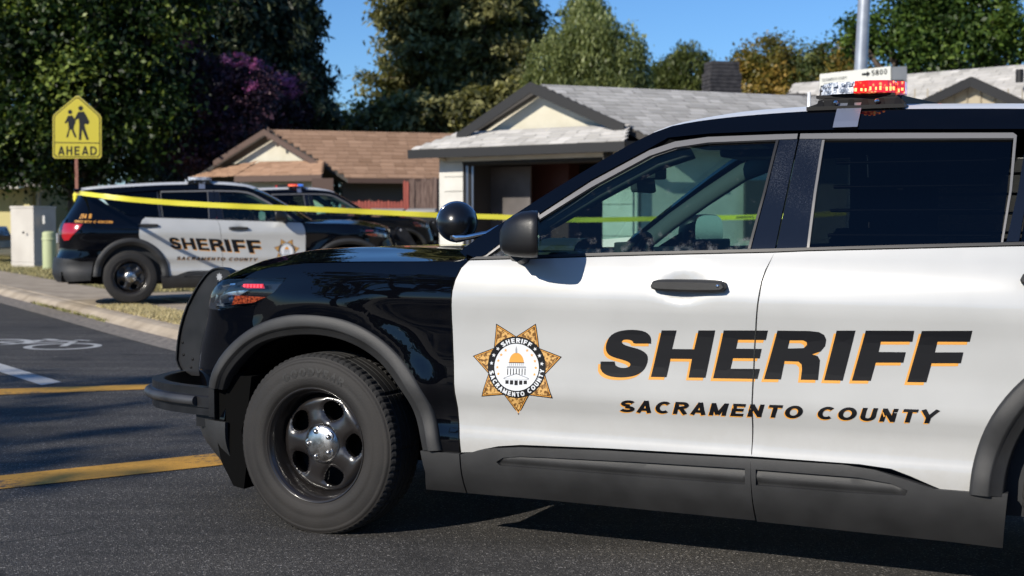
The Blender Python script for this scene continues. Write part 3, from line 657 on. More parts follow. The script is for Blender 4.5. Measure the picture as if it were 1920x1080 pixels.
# --- sill cladding
CT = [(-.690, .394), (-.722, .405), (-.790, .417), (-.901, .429), (-1.257, .440), (-1.820, .449)]
CT2 = [(-1.820, .449), (-2.152, .451), (-2.261, .442), (-2.368, .418), (-2.464, .392), (-2.62, .392), (-2.70, .398)]
pk = [(-.800, .366), (-.830, .384), (-.900, .394), (-.996, .398), (-1.385, .408), (-1.8, .414), (-1.8, .357), (-1.385, .354), (-.815, .354)]
pk2 = [(-1.84, .414), (-2.206, .413), (-2.316, .401), (-2.374, .381), (-2.366, .363), (-2.2, .358), (-1.84, .357)]
def ridge(zc):
    def f(s, z): return .012 * np.clip(1 - np.abs(z - zc) / .026, 0, 1)
    return f
both('sill_cladding', fdoor, [CT + [(-1.823, .222), (-.972, .228), (-.644, .226), (-.644, .384)]], M['plastic'], exclude=[pk], step=.04, off=.016, rim=.028)
both('sill_cladding', rdoor, [CT2 + [(-2.68, .202), (-2.522, .208), (-1.829, .219)]], M['plastic'], exclude=[pk2], step=.04, off=.016, rim=.028)
both('cladding_insert', fdoor, [pk], M['plastic'], step=.02, off=.001, rim=0, offf=ridge(.383))
both('cladding_insert', rdoor, [pk2], M['plastic'], step=.02, off=.001, rim=0, offf=ridge(.386))
both('fender_cladding', BOTH, [[(-.462, .386), (-.638, .386), (-.638, .226), (-.455, .226), (-.475, .30)]], M['plastic'], step=.04, off=.016, rim=.03)
# --- door handles
for sd in (1, -1):
    for d, cx0, cz0 in ((fdoor, -1.59, 1.075), (rdoor, -2.87, 1.118)):
        h = MB(); y0 = float(surf(cx0, cz0)[1])
        prof = resample([(.144, -.002), (.140, .008), (.12, .012), (0, .0135), (-.12, .012), (-.138, .009), (-.144, -.002), (-.138, -.010), (-.12, -.0125), (0, -.0145), (.12, -.0125), (.140, -.008)], 40, 1)
        vs_ = [(cx0 + a, (y0 + .006) * sd, cz0 + b * 1.75) for a, b in prof] + [(cx0 + a * .985, (y0 + .034) * sd, cz0 + b * 1.6) for a, b in prof] + [(cx0 + a * .95, (y0 + .041) * sd, cz0 + b * 1.0) for a, b in prof]
        k = len(prof); fs = [(i, (i + 1) % k, k + (i + 1) % k, k + i) for i in range(k)] + [(k + i, k + (i + 1) % k, 2 * k + (i + 1) % k, 2 * k + i) for i in range(k)]
        if sd > 0: fs = [f[::-1] for f in fs]
        fs.append(tuple(range(2 * k, 3 * k)) if sd > 0 else tuple(range(3 * k - 1, 2 * k - 1, -1)))
        h.add(vs_, fs, 0, False)
        h.box((cx0 - .085, min(y0 * sd, (y0 + .037) * sd), cz0 - .002), (cx0 - .080, max(y0 * sd, (y0 + .038) * sd), cz0 + .011), 1)
        if d is fdoor: h.lathe([(0, 0), (.006, 0), (.008, -.004)], 12, 'y', 2, M=Matrix.Translation((cx0 - .115, (y0 + .0425) * sd, cz0 + .001)) @ (Matrix.Identity(4) if sd > 0 else Matrix.Scale(-1, 4, (0, 1, 0))))
        h.build('door_handle', [M['plastic'], M['matte'], M['chrome']], d[sd])
# --- door mirrors
def mirror(sd):
    o = empty('wing_mirror', (0, 0, 0)); o.parent = suv
    a = MB(); secs = []
    # loft of rounded sections from the flat glass end (rear) to the nose
    for (x, sc, dz) in ((-1.035, .96, 0), (-1.03, 1.0, 0), (-1.00, 1.01, 0), (-.96, .985, -.001), (-.92, .90, -.006), (-.885, .74, -.013), (-.862, .50, -.020), (-.852, .22, -.025)):
        ring = []; x = -1.048 + (x + 1.035) * .82
        for k in range(28):
            an = 2 * PI * k / 28; c, s_ = math.cos(an), math.sin(an)
            yy = 1.115 + math.copysign(abs(c) ** .62, c) * .112 * sc; zz = 1.262 + dz + math.copysign(abs(s_) ** .62, s_) * .088 * sc
            ring.append((x - .045 * math.copysign(abs(c) ** .62, c) * sc * max(0, min(1, (-x - .84) / .19)) + .012, yy * sd, zz))
        secs.append(ring)
    vs_ = [p for r in secs for p in r]; fs = []
    for i in range(len(secs) - 1):
        for k in range(28):
            f = (i * 28 + k, i * 28 + (k + 1) % 28, (i + 1) * 28 + (k + 1) % 28, (i + 1) * 28 + k); fs.append(f if sd > 0 else f[::-1])
    e = tuple(range((len(secs) - 1) * 28, len(secs) * 28)); fs.append(e if sd > 0 else e[::-1])
    a.add(vs_, fs, 0, True); a.build('mirror_shell', M['mirror_shell'], o)
    b = MB(); r0 = [(x - .002, y, z) for (x, y, z) in secs[0]]; b.add(r0, [tuple(range(27, -1, -1)) if sd > 0 else tuple(range(28))]); b.build('mirror_glass', M['chrome'], o)
    c_ = MB(); c_.tube([(-.93, 1.08 * sd, 1.19), (-.92, 1.0 * sd, 1.178), (-.89, .93 * sd, 1.172)], [.035, .03, .036], 10)
    c_.add([(-.76, .945 * sd, 1.165), (-.95, .945 * sd, 1.168), (-.95, .925 * sd, 1.262), (-.80, .93 * sd, 1.172)], [(0, 1, 2, 3)]); c_.build('mirror_arm', M['plastic'], o)
    d = MB(); d.tube([(-.85, 1.10 * sd, 1.225), (-1.03, 1.235 * sd, 1.225)], .0012, 4); 
mirror(1); mirror(-1)
# --- wheels
def build_wheel(parent, x, y, sd, steer):
    w = empty('wheel', (0, 0, 0)); w.parent = parent; w.location = (x, y * sd, .372); w.rotation_euler = (0, 0, (0 if sd > 0 else PI) + steer)
    for nm, me in WH.items(): link(nm, me, w)
    return w
WH = {}
def tyre_mesh():
    R = .386; prof = [(.232, -.105), (.236, -.118), (.262, -.128), (.31, -.134), (.345, -.131), (.364, -.122), (.376, -.108), (.383, -.094)]
    tread = []
    for (a, b) in ((-.094, -.062), (-.052, -.020), (-.012, .012), (.020, .052), (.062, .094)):
        tread += [(R - .001 if abs(a) < .08 else .384, a), (R - .001 if abs(b) < .08 else .384, b), (R - .011, b + .002), (R - .011, b + .008)]
    tread = tread[:-2]
    side_ = [(.376, .108), (.371, .1135), (.3695, .113), (.364, .122), (.352, .1285), (.3505, .1275), (.345, .131), (.31, .134), (.297, .1335), (.295, .1345), (.275, .133), (.262, .130), (.252, .126), (.248, .119), (.243, .1175), (.236, .116), (.232, .105)]
    P = prof + tread + side_; n = 240; m = MB(); k = len(P); vs_ = []
    for i in range(n):
        a = 2 * PI * i / n; c, s_ = math.cos(a), math.sin(a); cut = (i % 3 == 0)
        for (r, h) in P:
            rr = r
            if cut and r > .370 and abs(h) > .055 and abs(h) < .1135: rr = r - .0045
            if cut and abs(h) < .055 and i % 8 == 0 and r > .38: rr = r - .006
            vs_.append((rr * c, h, rr * s_))
    fs = []; mi = []
    for i in range(n):
        j = (i + 1) % n
        for q in range(k - 1):
            fs.append((i * k + q, i * k + q + 1, j * k + q + 1, j * k + q)); mi.append(1 if (P[q][0] > .368 and abs(P[q][1]) < .112) else 0)
    me = mesh_of('tyre', vs_, fs, [M['rubber'], M['tread']], smooth=False, mi=mi)
    sm_ = [m_ == 0 for m_ in mi]; me.polygons.foreach_set('use_smooth', sm_); me.update(); return me
def rim_mesh():
    m = MB()
    m.lathe([(.232, .108), (.240, .121), (.243, .121), (.243, .116), (.238, .112), (.229, .104), (.222, .085), (.214, .060), (.211, .042), (.207, .026)][::-1], 96, 'y', 0)
    # disc with five openings
    holes = []
    for k in range(5):
        a0 = PI + k * 2 * PI / 5
        pts = []
        for t in np.linspace(0, 2 * PI, 22, endpoint=False):
            u = .146 + .042 * math.cos(t); v = (.052 if math.cos(t) > 0 else .052 - .018 * abs(math.cos(t))) * math.sin(t)
            pts.append((u * math.cos(a0) - v * math.sin(a0), u * math.sin(a0) + v * math.cos(a0)))
        holes.append(pts)
    outer = [(.209 * math.cos(t), .209 * math.sin(t)) for t in np.linspace(0, 2 * PI, 72, endpoint=False)]
    V, F_ = cdt([outer], holes, .011)
    def h(x, z):
        r = np.hypot(x, z); th = np.arctan2(z, x); 
        base = np.interp(r, [0, .06, .085, .11, .15, .185, .200, .209], [.058, .058, .054, .050, .046, .048, .042, .026])
        d = np.full(len(x), 9.)
        for hp in holes:
            A = np.array(hp); d = np.minimum(d, np.sqrt(((np.stack([x, z], 1)[:, None] - A[None]) ** 2).sum(2)).min(1))
        spoke = .016 * np.cos((th - PI) * 5 / 2) ** 2; spoke = .010 * np.clip(1 - np.cos((th - PI) * 5), 0, 2) / 2
        w_ = np.interp(r, [.07, .10, .18, .205], [.3, 1, .8, 0])
        return base + spoke * w_ - .010 * np.exp(-(d / .007) ** 2)
    H_ = h(V[:, 0], V[:, 1]); m.add([(a, hh, b) for a, hh, b in zip(V[:, 0], H_, V[:, 1])], [tuple(f[::-1]) for f in F_], 0, True)
    for hp in holes:   # inner walls of the openings
        A = np.array(hp); hh = h(A[:, 0], A[:, 1]); k = len(A)
        vs_ = [(A[i, 0], hh[i], A[i, 1]) for i in range(k)] + [(A[i, 0], hh[i] - .02, A[i, 1]) for i in range(k)]
        m.add(vs_, [(i, (i + 1) % k, k + (i + 1) % k, k + i) for i in range(k)], 0, True)
    m.lathe([(.0, -.06), (.20, -.06), (.21, -.05), (.225, -.10)], 48, 'y', 1)  # brake disc and drum behind
    m.lathe([(.205, .03), (.205, -.10)], 64, 'y', 0)
    m.tube([(-.06, .030, -.208), (-.085, .055, -.199)], .004, 8, 1)   # valve
    me = mesh_of('rim', m.v, m.f, [M['wheel'], M['matte']], mi=m.mi); me.polygons.foreach_set('use_smooth', m.sm); me.update(); return me
def cap_mesh():
    m = MB(); m.lathe([(0, .084), (.02, .0835), (.05, .080), (.072, .073), (.084, .062), (.087, .050)], 56, 'y', 0)
    for k in range(5):
        a = PI * .2 + k * 2 * PI / 5 + PI
        T = Matrix.Translation((.055 * math.cos(a), .074, .055 * math.sin(a)))
        m.lathe([(0, .016), (.006, .0155), (.009, .012), (.0105, .004), (.014, .001), (.019, .0035), (.0215, 0), (.023, -.006)], 20, 'y', 0, M=T)
    me = mesh_of('hub_cap', m.v, m.f, [M['cap']]); me.polygons.foreach_set('use_smooth', m.sm); me.update(); return me
WH['tyre'] = tyre_mesh(); WH['rim'] = rim_mesh(); WH['hub_cap'] = cap_mesh()
STEER = math.radians(-1.0)
wheels = [build_wheel(suv, .042, .868, 1, STEER), build_wheel(suv, .042, .868, -1, STEER), build_wheel(suv, RA - .035, .845, 1, 0), build_wheel(suv, RA - .035, .845, -1, 0)]
# --- wheel wells and underbody
uw = MB()
for xc in (.02, RA):
    for sd in (1, -1):
        n = 20; vs_ = []
        for i in range(n + 1):
            a = PI * 1.08 * i / n - .04 * PI
            for y_ in (.93, .50): vs_.append((xc + .505 * math.cos(a), y_ * sd, .385 + .47 * math.sin(a)))
        uw.add(vs_, [(2 * i, 2 * i + 1, 2 * i + 3, 2 * i + 2) for i in range(n)])
        uw.add([(xc - .5, .50 * sd, .25), (xc + .5, .50 * sd, .25), (xc + .5, .5 * sd, .9), (xc - .5, .5 * sd, .9)], [(0, 1, 2, 3)])
uw.box((-2.55, -.90, .235), (-.50, .90, .33)); uw.box((-4.08, -.80, .30), (-3.63, .80, .45)); uw.box((.54, -.76, .24), (.70, .76, .55)); uw.box((-4.0, -.48, .26), (.6, .48, .5))
for sd in (1, -1):
    fp = [(.40, .64), (.56, .64), (.60, .42), (.565, .26), (.50, .155), (.445, .145), (.43, .25), (.455, .40), (.42, .50)]; kf = len(fp)
    uw.add([(x, .93 * sd, z) for x, z in fp] + [(x, .66 * sd, z) for x, z in fp], [tuple(range(kf)), tuple(range(2 * kf - 1, kf - 1, -1))] + [(i, (i + 1) % kf, kf + (i + 1) % kf, kf + i) for i in range(kf)])
uw.tube([(-2.5, .5, .2), (-1.9, .52, .19), (-.8, .50, .2)], .03, 8)
uw.build('underbody', M['void'], suv)
# --- interior
it = MB()
for sd in (1, -1):
    xs = np.linspace(-3.5, -.62, 14); zs = np.linspace(.30, 1.165, 8); vs_ = []
    for x in xs:
        for z in zs:
            P, n = surf3([x], [z], -.085); vs_.append((P[0][0], P[0][1] * sd, z))
    it.add(vs_, [(i * 8 + j, i * 8 + j + 1, (i + 1) * 8 + j + 1, (i + 1) * 8 + j) for i in range(13) for j in range(7)], 0, True)
it.box((-3.5, -.85, .30), (-.6, .85, .36)); it.box((-.70, -.86, .40), (-.56, .86, 1.10))
it.box((-3.52, -.85, .3), (-3.45, .85, 1.2))
it.build('cabin_lining', M['interior'], suv)
da = MB(); n = 15
prof = [(-.46, 1.135), (-.80, 1.185), (-.96, 1.19), (-1.02, 1.15), (-1.0, 1.05), (-.92, .85), (-.6, .8)]
path = [(Vector((0 - .0 * abs(y), y, 0)), Vector((1, 0, 0)), Vector((0, 0, 1))) for y in np.linspace(-.82, .82, 9)]
da.strip([(Vector((-.10 * abs(p[0].y) ** 2, p[0].y, 0)), p[1], p[2]) for p in path], prof, smooth=False)
da.add([(-.86 + .09 * math.cos(a), .38 + .17 * math.sin(b) , 1.19 + .05 * math.cos(b)) for a in (0, PI) for b in np.linspace(-PI / 2, PI / 2, 9)], [(i, i + 1, 10 + i, 9 + i) for i in range(8)])
da.box((-1.06, -.10, 1.02), (-.98, .16, 1.22), bev=.01)
da.build('dashboard', M['interior'], suv)
stw = MB(); T = Matrix.Translation((-1.13, .38, 1.09)) @ Matrix.Rotation(math.radians(66), 4, 'Y')
rg = [T @ Vector((.18 * math.cos(a), .18 * math.sin(a), 0)) for a in np.linspace(0, 2 * PI, 33)]
stw.tube(rg, .016, 8, caps=False); stw.tube([T @ Vector((-.17, 0, 0)), T @ Vector((.17, 0, 0))], .02, 6); stw.tube([T @ Vector((0, 0, 0)), T @ Vector((0, .17, 0))], .02, 6); stw.tube([T @ Vector((0, 0, .02)), (-.95, .38, 1.02)], .04, 8)
stw.build('steering_wheel', M['interior'], suv)
def seat(y):
    s = empty('seat', (0, 0, 0)); s.parent = suv
    a = MB(); a.box((-1.90, y - .25, .62), (-1.40, y + .25, .78), bev=.05); a.build('seat_cushion', M['interior'], s)
    a = MB(); a.box((-.08, -.25, 0), (.08, .25, .62), bev=.06, M=Matrix.Translation((-1.95, y, .68)) @ Matrix.Rotation(-.25, 4, 'Y')); a.build('seat_back', M['interior'], s)
    a = MB(); a.box((-.05, -.13, 0), (.05, .13, .17), bev=.04, M=Matrix.Translation((-2.11, y, 1.31)) @ Matrix.Rotation(-.15, 4, 'Y')); a.build('headrest', M['interior'], s)
seat(.38); seat(-.38)
pt = MB(); pt.box((-2.24, -.70, .5), (-2.22, .70, 1.30)); 
for yy in np.linspace(-.68, .68, 9): pt.box((-2.245, yy - .006, 1.3), (-2.225, yy + .006, 1.62))
pt.box((-2.25, -.62, 1.60), (-2.21, .62, 1.64)); pt.build('partition', M['interior'], suv)
for sd in (1, -1):   # bars over the rear door glass
    wb = MB()
    for q in range(4): 
        P, n = surf3([-2.06, -2.62], [1.29 + q * .09] * 2, -.07); wb.tube([(p[0], p[1] * sd, p[2]) for p in P], .007, 5)
    wb.build('window_bars', M['steel'], suv)
rm = MB(); rm.box((-.018, -.13, -.035), (.018, .13, .035), bev=.012, M=Matrix.Translation((-1.06, .0, 1.475)) @ Matrix.Rotation(.15, 4, 'Y')); rm.tube([(-1.05, 0, 1.5), (-.99, 0, 1.57)], .012, 6)
rm.box((-1.14, -.10, 1.50), (-1.02, .06, 1.56), bev=.012); rm.build('rear_view_mirror', M['interior'], suv)
vz = MB(); vz.box((-1.50, .12, 1.655), (-1.30, .55, 1.67), bev=.004, M=Matrix.Identity(4)); vz.box((-1.62, -.16, 1.63), (-1.30, .16, 1.69), bev=.02); vz.box((-1.60, -.55, 1.60), (-1.35, -.2, 1.67), bev=.02); vz.build('overhead_console', M['interior'], suv)
lap = MB(); lap.box((-1.42, -.16, 1.0), (-1.36, .22, 1.235), bev=.01); lap.tube([(-1.3, 0, .5), (-1.38, 0, 1.1)], .03, 8); lap.build('computer_mount', M['interior'], suv)
# --- push bumper
pb = empty('push_bumper', (0, 0, 0)); pb.parent = suv
FIN = resample([(1.118, .56), (1.205, .60), (1.190, .75), (1.150, .873), (1.084, .981), (1.022, 1.055), (.985, 1.080), (.940, 1.090), (.890, 1.080), (.862, 1.050), (.862, 1.00), (.885, .96), (.93, .90), (.98, .83), (1.03, .75), (1.065, .66), (1.07, .56)], 44, 1)
for sd in (1, -1):
    a = MB(); y0 = .42; k = len(FIN)
    vs_ = [(x, (y0) * sd, z) for x, z in FIN] + [(x, (y0 - .008) * sd, z) for x, z in FIN]
    a.add(vs_, [tuple(range(k)), tuple(range(2 * k - 1, k - 1, -1))] + [(i, (i + 1) % k, k + (i + 1) % k, k + i) for i in range(k)])
    # turned-out edge flange and rubber cap along the fin
    c0 = np.array([.98, .80])
    fl = MB(); frs = []
    for i in range(2, 30):
        p = FIN[i]; t = FIN[i + 1] - FIN[i - 1]; t = t / np.linalg.norm(t); nn = Vector((t[1], 0, -t[0]));
        if (Vector((p[0] - c0[0], 0, p[1] - c0[1]))).dot(nn) < 0: nn = -nn
        frs.append((Vector((p[0], y0 * sd, p[1])), nn, Vector((0, sd, 0))))
    fl.strip(frs, [(-.002, -.045), (.004, -.045), (.004, .012), (-.002, .012)], smooth=False)
    fb = a.build('upright_plate', M['steel_black'], pb); fl.build('plate_flange', M['steel_black'], fb)
    for (x, z) in ((1.165, .66), (1.17, .72), (.94, .99), (1.12, .60), (1.11, .64)):
        b = MB(); b.lathe([(0, .004), (.006, .003), (.008, 0)], 10, 'y', 0, M=Matrix.Translation((x, y0 * sd, z)) @ (Matrix.Identity(4) if sd > 0 else Matrix.Scale(-1, 4, (0, 1, 0)))); b.build('bolt', M['matte'], fb)
    # small eight-point star sticker
    st = []
    for q in range(16):
        rr = .022 if q % 2 == 0 else .013; an = q * PI / 8 + PI / 2; st.append((.945 + rr * math.cos(an) * .9, (y0 + .0012) * sd, 1.045 + rr * math.sin(an)))
    b = MB(); b.add(st, [tuple(range(16)) if sd < 0 else tuple(range(15, -1, -1))]); b.build('star_sticker', M['decal_grey'], fb)
wp = resample([(1.215, 0, 0), (1.215, .30, 0), (1.205, .48, 0), (1.165, .64, 0), (1.09, .755, 0), (.98, .845, 0), (.84, .905, 0), (.70, .935, 0), (.60, .945, 0)], 34, 2)
full = np.concatenate([wp[::-1] * np.array([1, -1, 1]), wp[1:]])
def frames(pts, z):
    fr = []
    for i in range(len(pts)):
        t = Vector(pts[min(i + 1, len(pts) - 1)] - pts[max(i - 1, 0)]).normalized(); out = Vector((t.y, -t.x, 0)); out = out if out.dot(Vector((pts[i][0] - .3, pts[i][1], 0))) > 0 else -out
        fr.append((Vector((pts[i][0], pts[i][1], z)), out, Vector((0, 0, 1))))
    return fr
a = MB(); a.strip(frames(full, .52), [(-.006, -.062), (0, -.062), (0, -.030), (.010, -.026), (.010, .020), (0, .026), (0, .060), (-.055, .060), (-.055, .054), (-.006, .052)], smooth=False); a.build('push_bar', M['steel_black'], pb)
for sgn in (1, -1):
    b = MB(); q = full[10:-4] if sgn > 0 else full[4:-10]
    half = full[len(full) // 2 + 6:-2] if sgn > 0 else full[2:len(full) // 2 - 6]
    fr = frames(half, .522); path = [f[0] + f[1] * .016 for f in fr]; b.tube(path, .021, 14); b.build('rubber_strip', M['rubber_trim'], pb)
    c = MB(); c.box((.58, .88 * sgn if sgn > 0 else -.955, .455), (.61, .955 if sgn > 0 else -.88, .583)); c.box((.60, min(.80 * sgn, .90 * sgn), .40), (.72, max(.80 * sgn, .90 * sgn), .47)); c.build('mounting_bracket', M['steel_black'], pb)
    c = MB(); vsb = [(.80, .74 * sgn, .46), (.72, .74 * sgn, .30), (.66, .74 * sgn, .28), (.60, .74 * sgn, .46)]; c.add(vsb + [(x, y + .012, z) for x, y, z in vsb], [(0, 1, 2, 3), (7, 6, 5, 4), (0, 4, 5, 1), (1, 5, 6, 2), (2, 6, 7, 3), (3, 7, 4, 0)]); c.build('support_bracket', M['steel_black'], pb)
for z_ in (.70, .92):
    a = MB(); a.box((1.10 if z_ < .8 else .98, -.415, z_ - .05), (1.125 if z_ < .8 else 1.005, .415, z_ + .05), bev=.006); a.build('cross_bar', M['steel_black'], pb)
M['bowl'] = mat('satin_black_bowl', (.006, .0065, .008), rough=.28, coat=.35, coat_rough=.2)
# --- spotlight on the left pillar (and its twin)
for sd in (1,):
    so = empty('spotlight', (0, 0, 0)); so.parent = suv
    ax = Vector((.45, -.86 * sd, .12)).normalized(); T = Matrix.Translation((-.585, .90 * sd, 1.306)) @ Vector((0, 1, 0)).rotation_difference(ax).to_matrix().to_4x4()
    a = MB(); a.lathe([(0, -.072), (.02, -.070), (.045, -.056), (.066, -.030), (.077, 0), (.080, .018)], 40, 'y', 0, M=T); a.build('lamp_bowl', M['bowl'], so)
    a = MB(); a.lathe([(.079, .016), (.084, .018), (.084, .030), (.078, .032)], 40, 'y', 0, M=T); a.build('lamp_rim', M['chrome'], so)
    a = MB(); a.lathe([(.078, .030), (.04, .036), (0, .038)], 32, 'y', 0, M=T); a.build('lamp_face', M['clear_lens'], so)
    a = MB(); a.tube([(-.585, .935 * sd, 1.252), (-.60, .93 * sd, 1.244), (-.64, .925 * sd, 1.247), (-.72, .90 * sd, 1.262), (-.76, .87 * sd, 1.285)], [.016, .02, .013, .011, .013], 12)
    a.tube([(-.585, .94 * sd, 1.285), (-.585, .935 * sd, 1.240)], .012, 10); a.build('lamp_arm', M['chrome'], so)
# --- antenna fin
# --- light bar
def lightbar(parent, cols):
    lb = empty('light_bar', (-2.10, 0, 0)); lb.parent = parent; lb['look'] = 1
    outl = [(.165, 0), (.165, .42), (.13, .54), (.08, .615), (-.06, .640), (-.145, .610), (-.185, .50), (-.08, 0)]
    z0, z1 = 1.787, 1.832
    def prism(pts, za, zb, inset=.0):
        m = MB(); k = len(pts); cxm = sum(p[0] for p in pts) / k; cym = sum(p[1] for p in pts) / k
        top = [(cxm + (p[0] - cxm) * (1 - inset), cym + (p[1] - cym) * (1 - inset), zb) for p in pts]; bot = [(p[0], p[1], za) for p in pts]
        m.add(bot + top, [tuple(range(k - 1, -1, -1)), tuple(range(k, 2 * k))] + [(i, (i + 1) % k, k + (i + 1) % k, k + i) for i in range(k)]); return m
    for sd in (1, -1):
        def q(l): return [(a, b * sd) for a, b in l][::sd]
        secs = (('front_lens', [(.165, .02), (.165, .42), (.13, .54), (.08, .615), (-.005, .628), (-.005, .42), (.08, .40), (.08, .02)], cols[0]),
                ('end_lens', [(-.005, .42), (-.005, .628), (-.06, .640), (-.130, .615), (-.150, .58), (-.150, .50), (-.10, .42)], cols[1]),
                ('rear_lens', [(-.150, .48), (-.152, .57), (-.178, .54), (-.178, .49)], cols[2]))
        for nm, l, mt in secs:
            m = prism(q(l), z0, z1, .05); o = m.build(nm, mt, lb)
            k = len(l)
            r_ = MB()   # moulded ribs and diodes standing on the outer face
            for i in range(k):
                a_, b_ = Vector((*q(l)[i], 0)), Vector((*q(l)[(i + 1) % k], 0)); mid = (a_ + b_) / 2
                if abs(mid.y) > .45 or abs(mid.x) > .15:
                    L = (b_ - a_).length; nn = max(1, int(L / .022)); t = (b_ - a_) / L; out = Vector((t.y, -t.x, 0))
                    for j in range(nn):
                        c = a_ + t * (L * (j + .5) / nn) + out * .0; 
                        for zz_ in (z0 + .011, z0 + .033):
                            R_ = Matrix.Translation((c.x, c.y, zz_)) @ Matrix.Rotation(math.atan2(t.y, t.x), 4, 'Z'); w_r = random.uniform(.003, .0085); r_.box((-w_r, -.0022, -.0055 * random.uniform(.5, 1.3)), (w_r, .0022, .006), M=R_)
            if mt is cols[1] and r_.v:
                d_ = MB(); l2 = q(l)
                for i in range(k):
                    a_, b_ = Vector((*l2[i], 0)), Vector((*l2[(i + 1) % k], 0))
                    if abs((a_ + b_).y / 2) > .55:
                        L = (b_ - a_).length; t = (b_ - a_) / L
                        for j in range(max(1, int(L / .017))):
                            c = a_ + t * (L * (j + random.uniform(.3, .7)) / max(1, int(L / .017))); R_ = Matrix.Translation((c.x, c.y, z0 + .014 + random.uniform(-.003, .004))) @ Matrix.Rotation(math.atan2(t.y, t.x), 4, 'Z'); d_.box((-random.uniform(.002, .005), -.0022, -.008), (random.uniform(.002, .005), .0022, random.uniform(.002, .008)), M=R_)
                if d_.v: d_.build('lit_diodes', cols[3], o)
            if r_.v and mt is cols[0]: r_.build('lens_ribs', cols[4], o)
    m = prism([(.14, -.60), (.14, .60), (-.15, .60), (-.08, 0), (-.15, -.60)], z0 - .012, z0 - .001); m.build('bar_base', M['matte'], lb)
    m = prism([(.15, -.50), (.15, .50), (-.165, .50), (-.07, 0), (-.165, -.50)], z0 + .001, z1 + .002, .02); m.build('bar_lid', M['matte'], lb)
    for sd in (1, -1):
        m = prism([(.115, .55 * sd), (.115, .60 * sd), (-.16, .60 * sd), (-.16, .55 * sd)][::-sd], z0 - .022, z0 - .014); m.build('bar_skirt', M['matte'], lb)
        f = MB(); f.box((-.19, min(.50 * sd, .63 * sd), 1.728), (.17, max(.5 * sd, .63 * sd), 1.742))
        for x in (.135, .08, .02, -.03, -.09, -.15):
            f.add([(x, .62 * sd, 1.742), (x - .028, .62 * sd, 1.742), (x - .02, .60 * sd, 1.768), (x - .004, .60 * sd, 1.768)], [(0, 1, 2, 3)])
        vv_ = [(.17, .615 * sd, 1.742), (.10, .60 * sd, 1.766), (-.17, .60 * sd, 1.766), (-.19, .615 * sd, 1.742)]; f.add(vv_, [(0, 1, 2, 3)]); f.add([(x, y - .05 * sd, z) for x, y, z in vv_], [(0, 1, 2, 3)])
        f.lathe([(0, .008), (.008, .006), (.010, 0)], 10, 'y', 1, M=Matrix.Translation((.06, .625 * sd, 1.755)) @ Matrix.Scale(sd, 4, (0, 1, 0))); f.lathe([(0, .008), (.008, .006), (.010, 0)], 10, 'y', 1, M=Matrix.Translation((-.09, .625 * sd, 1.755)) @ Matrix.Scale(sd, 4, (0, 1, 0)))
        f.build('mounting_foot', [M['matte'], M['chrome']], lb)
        s_ = MB(); zz2 = np.array([1.748, 1.735, 1.722, 1.70, 1.675, 1.652]); 
        P, n = surf3(np.full(6, -2.07), zz2, .008); P2, _ = surf3(np.full(6, -2.07), zz2, .003)
        vs_ = []
        for p in P: vs_ += [(.055, p[1] * sd, p[2]), (-.035, p[1] * sd, p[2])]
        s_.add(vs_, [((2 * i, 2 * i + 2, 2 * i + 3, 2 * i + 1) if sd > 0 else (2 * i, 2 * i + 1, 2 * i + 3, 2 * i + 2)) for i in range(5)], 0, False); s_.build('clamp_strap', M['strap'], lb)
    return lb
bar = lightbar(suv, (M['clear_lens'], M['diode_lens'], M['diode_lens'], M['led_lit'], M['clear_lens']))
ant = MB(); ant.tube([(-1.9, .45, 1.75), (-1.9, .45, 1.815)], [.008, .006], 8); ant.build('roof_antenna', M['decal_white'], suv)

# ================================================================== lettering
LET = {
 'S': ([(319, 147), (282, 147), (245, 147), (241, 137), (230, 131), (212, 129), (198, 132), (193, 141), (203, 152), (232, 161), (270, 171), (297, 187), (306, 207), (301, 237), (287, 262), (262, 281), (225, 291), (180, 293), (140, 288), (112, 274), (101, 254), (102, 224), (132, 224), (162, 224), (166, 240), (182, 250), (205, 252), (224, 247), (231, 238), (226, 228), (202, 218), (160, 207), (135, 194), (124, 172), (128, 144), (143, 114), (172, 96), (210, 88), (250, 87), (290, 93), (311, 107), (320, 125)], [], [0, 2, 21, 23]),
 'H': ([(366, 90), (430, 90), (410, 170), (504, 171), (524, 90), (596, 90), (553, 294), (480, 293), (494, 213), (403, 212), (386, 291), (318, 290)], [], None),
 'E': ([(633, 90), (822, 91), (812, 132), (694, 131), (685, 169), (794, 170), (785, 211), (672, 210), (661, 255), (786, 256), (776, 299), (586, 296)], [], None),
 'R': ([(863, 91), (1000, 92), (1040, 97), (1062, 109), (1071, 130), (1066, 158), (1047, 180), (1010, 193), (1034, 200), (1044, 218), (1041, 250), (1036, 303), (962, 302), (967, 255), (965, 236), (952, 224), (893, 222), (877, 301), (804, 300)], [[(915, 133), (972, 133), (987, 141), (988, 152), (974, 166), (906, 168)]], None),
 'I': ([(1116, 91), (1196, 91), (1142, 306), (1062, 304)], [], None),
 'F': ([(1241, 91), (1448, 91), (1440, 139), (1306, 139), (1296, 183), (1412, 184), (1402, 229), (1284, 229), (1263, 307), (1181, 306)], [], None),
 'G': ([(1481, 92), (1698, 92), (1687, 140), (1549, 139), (1538, 185), (1660, 185), (1650, 232), (1524, 232), (1502, 314), (1419, 313)], [], None)}
def chaikin(p, sharp):
    q = []; n = len(p)
    for i in range(n):
        a, b, c = np.array(p[i - 1]), np.array(p[i]), np.array(p[(i + 1) % n])
        if sharp and i in sharp: q.append(tuple(b))
        else: q += [tuple(b * .75 + a * .25), tuple(b * .75 + c * .25)]
    return q
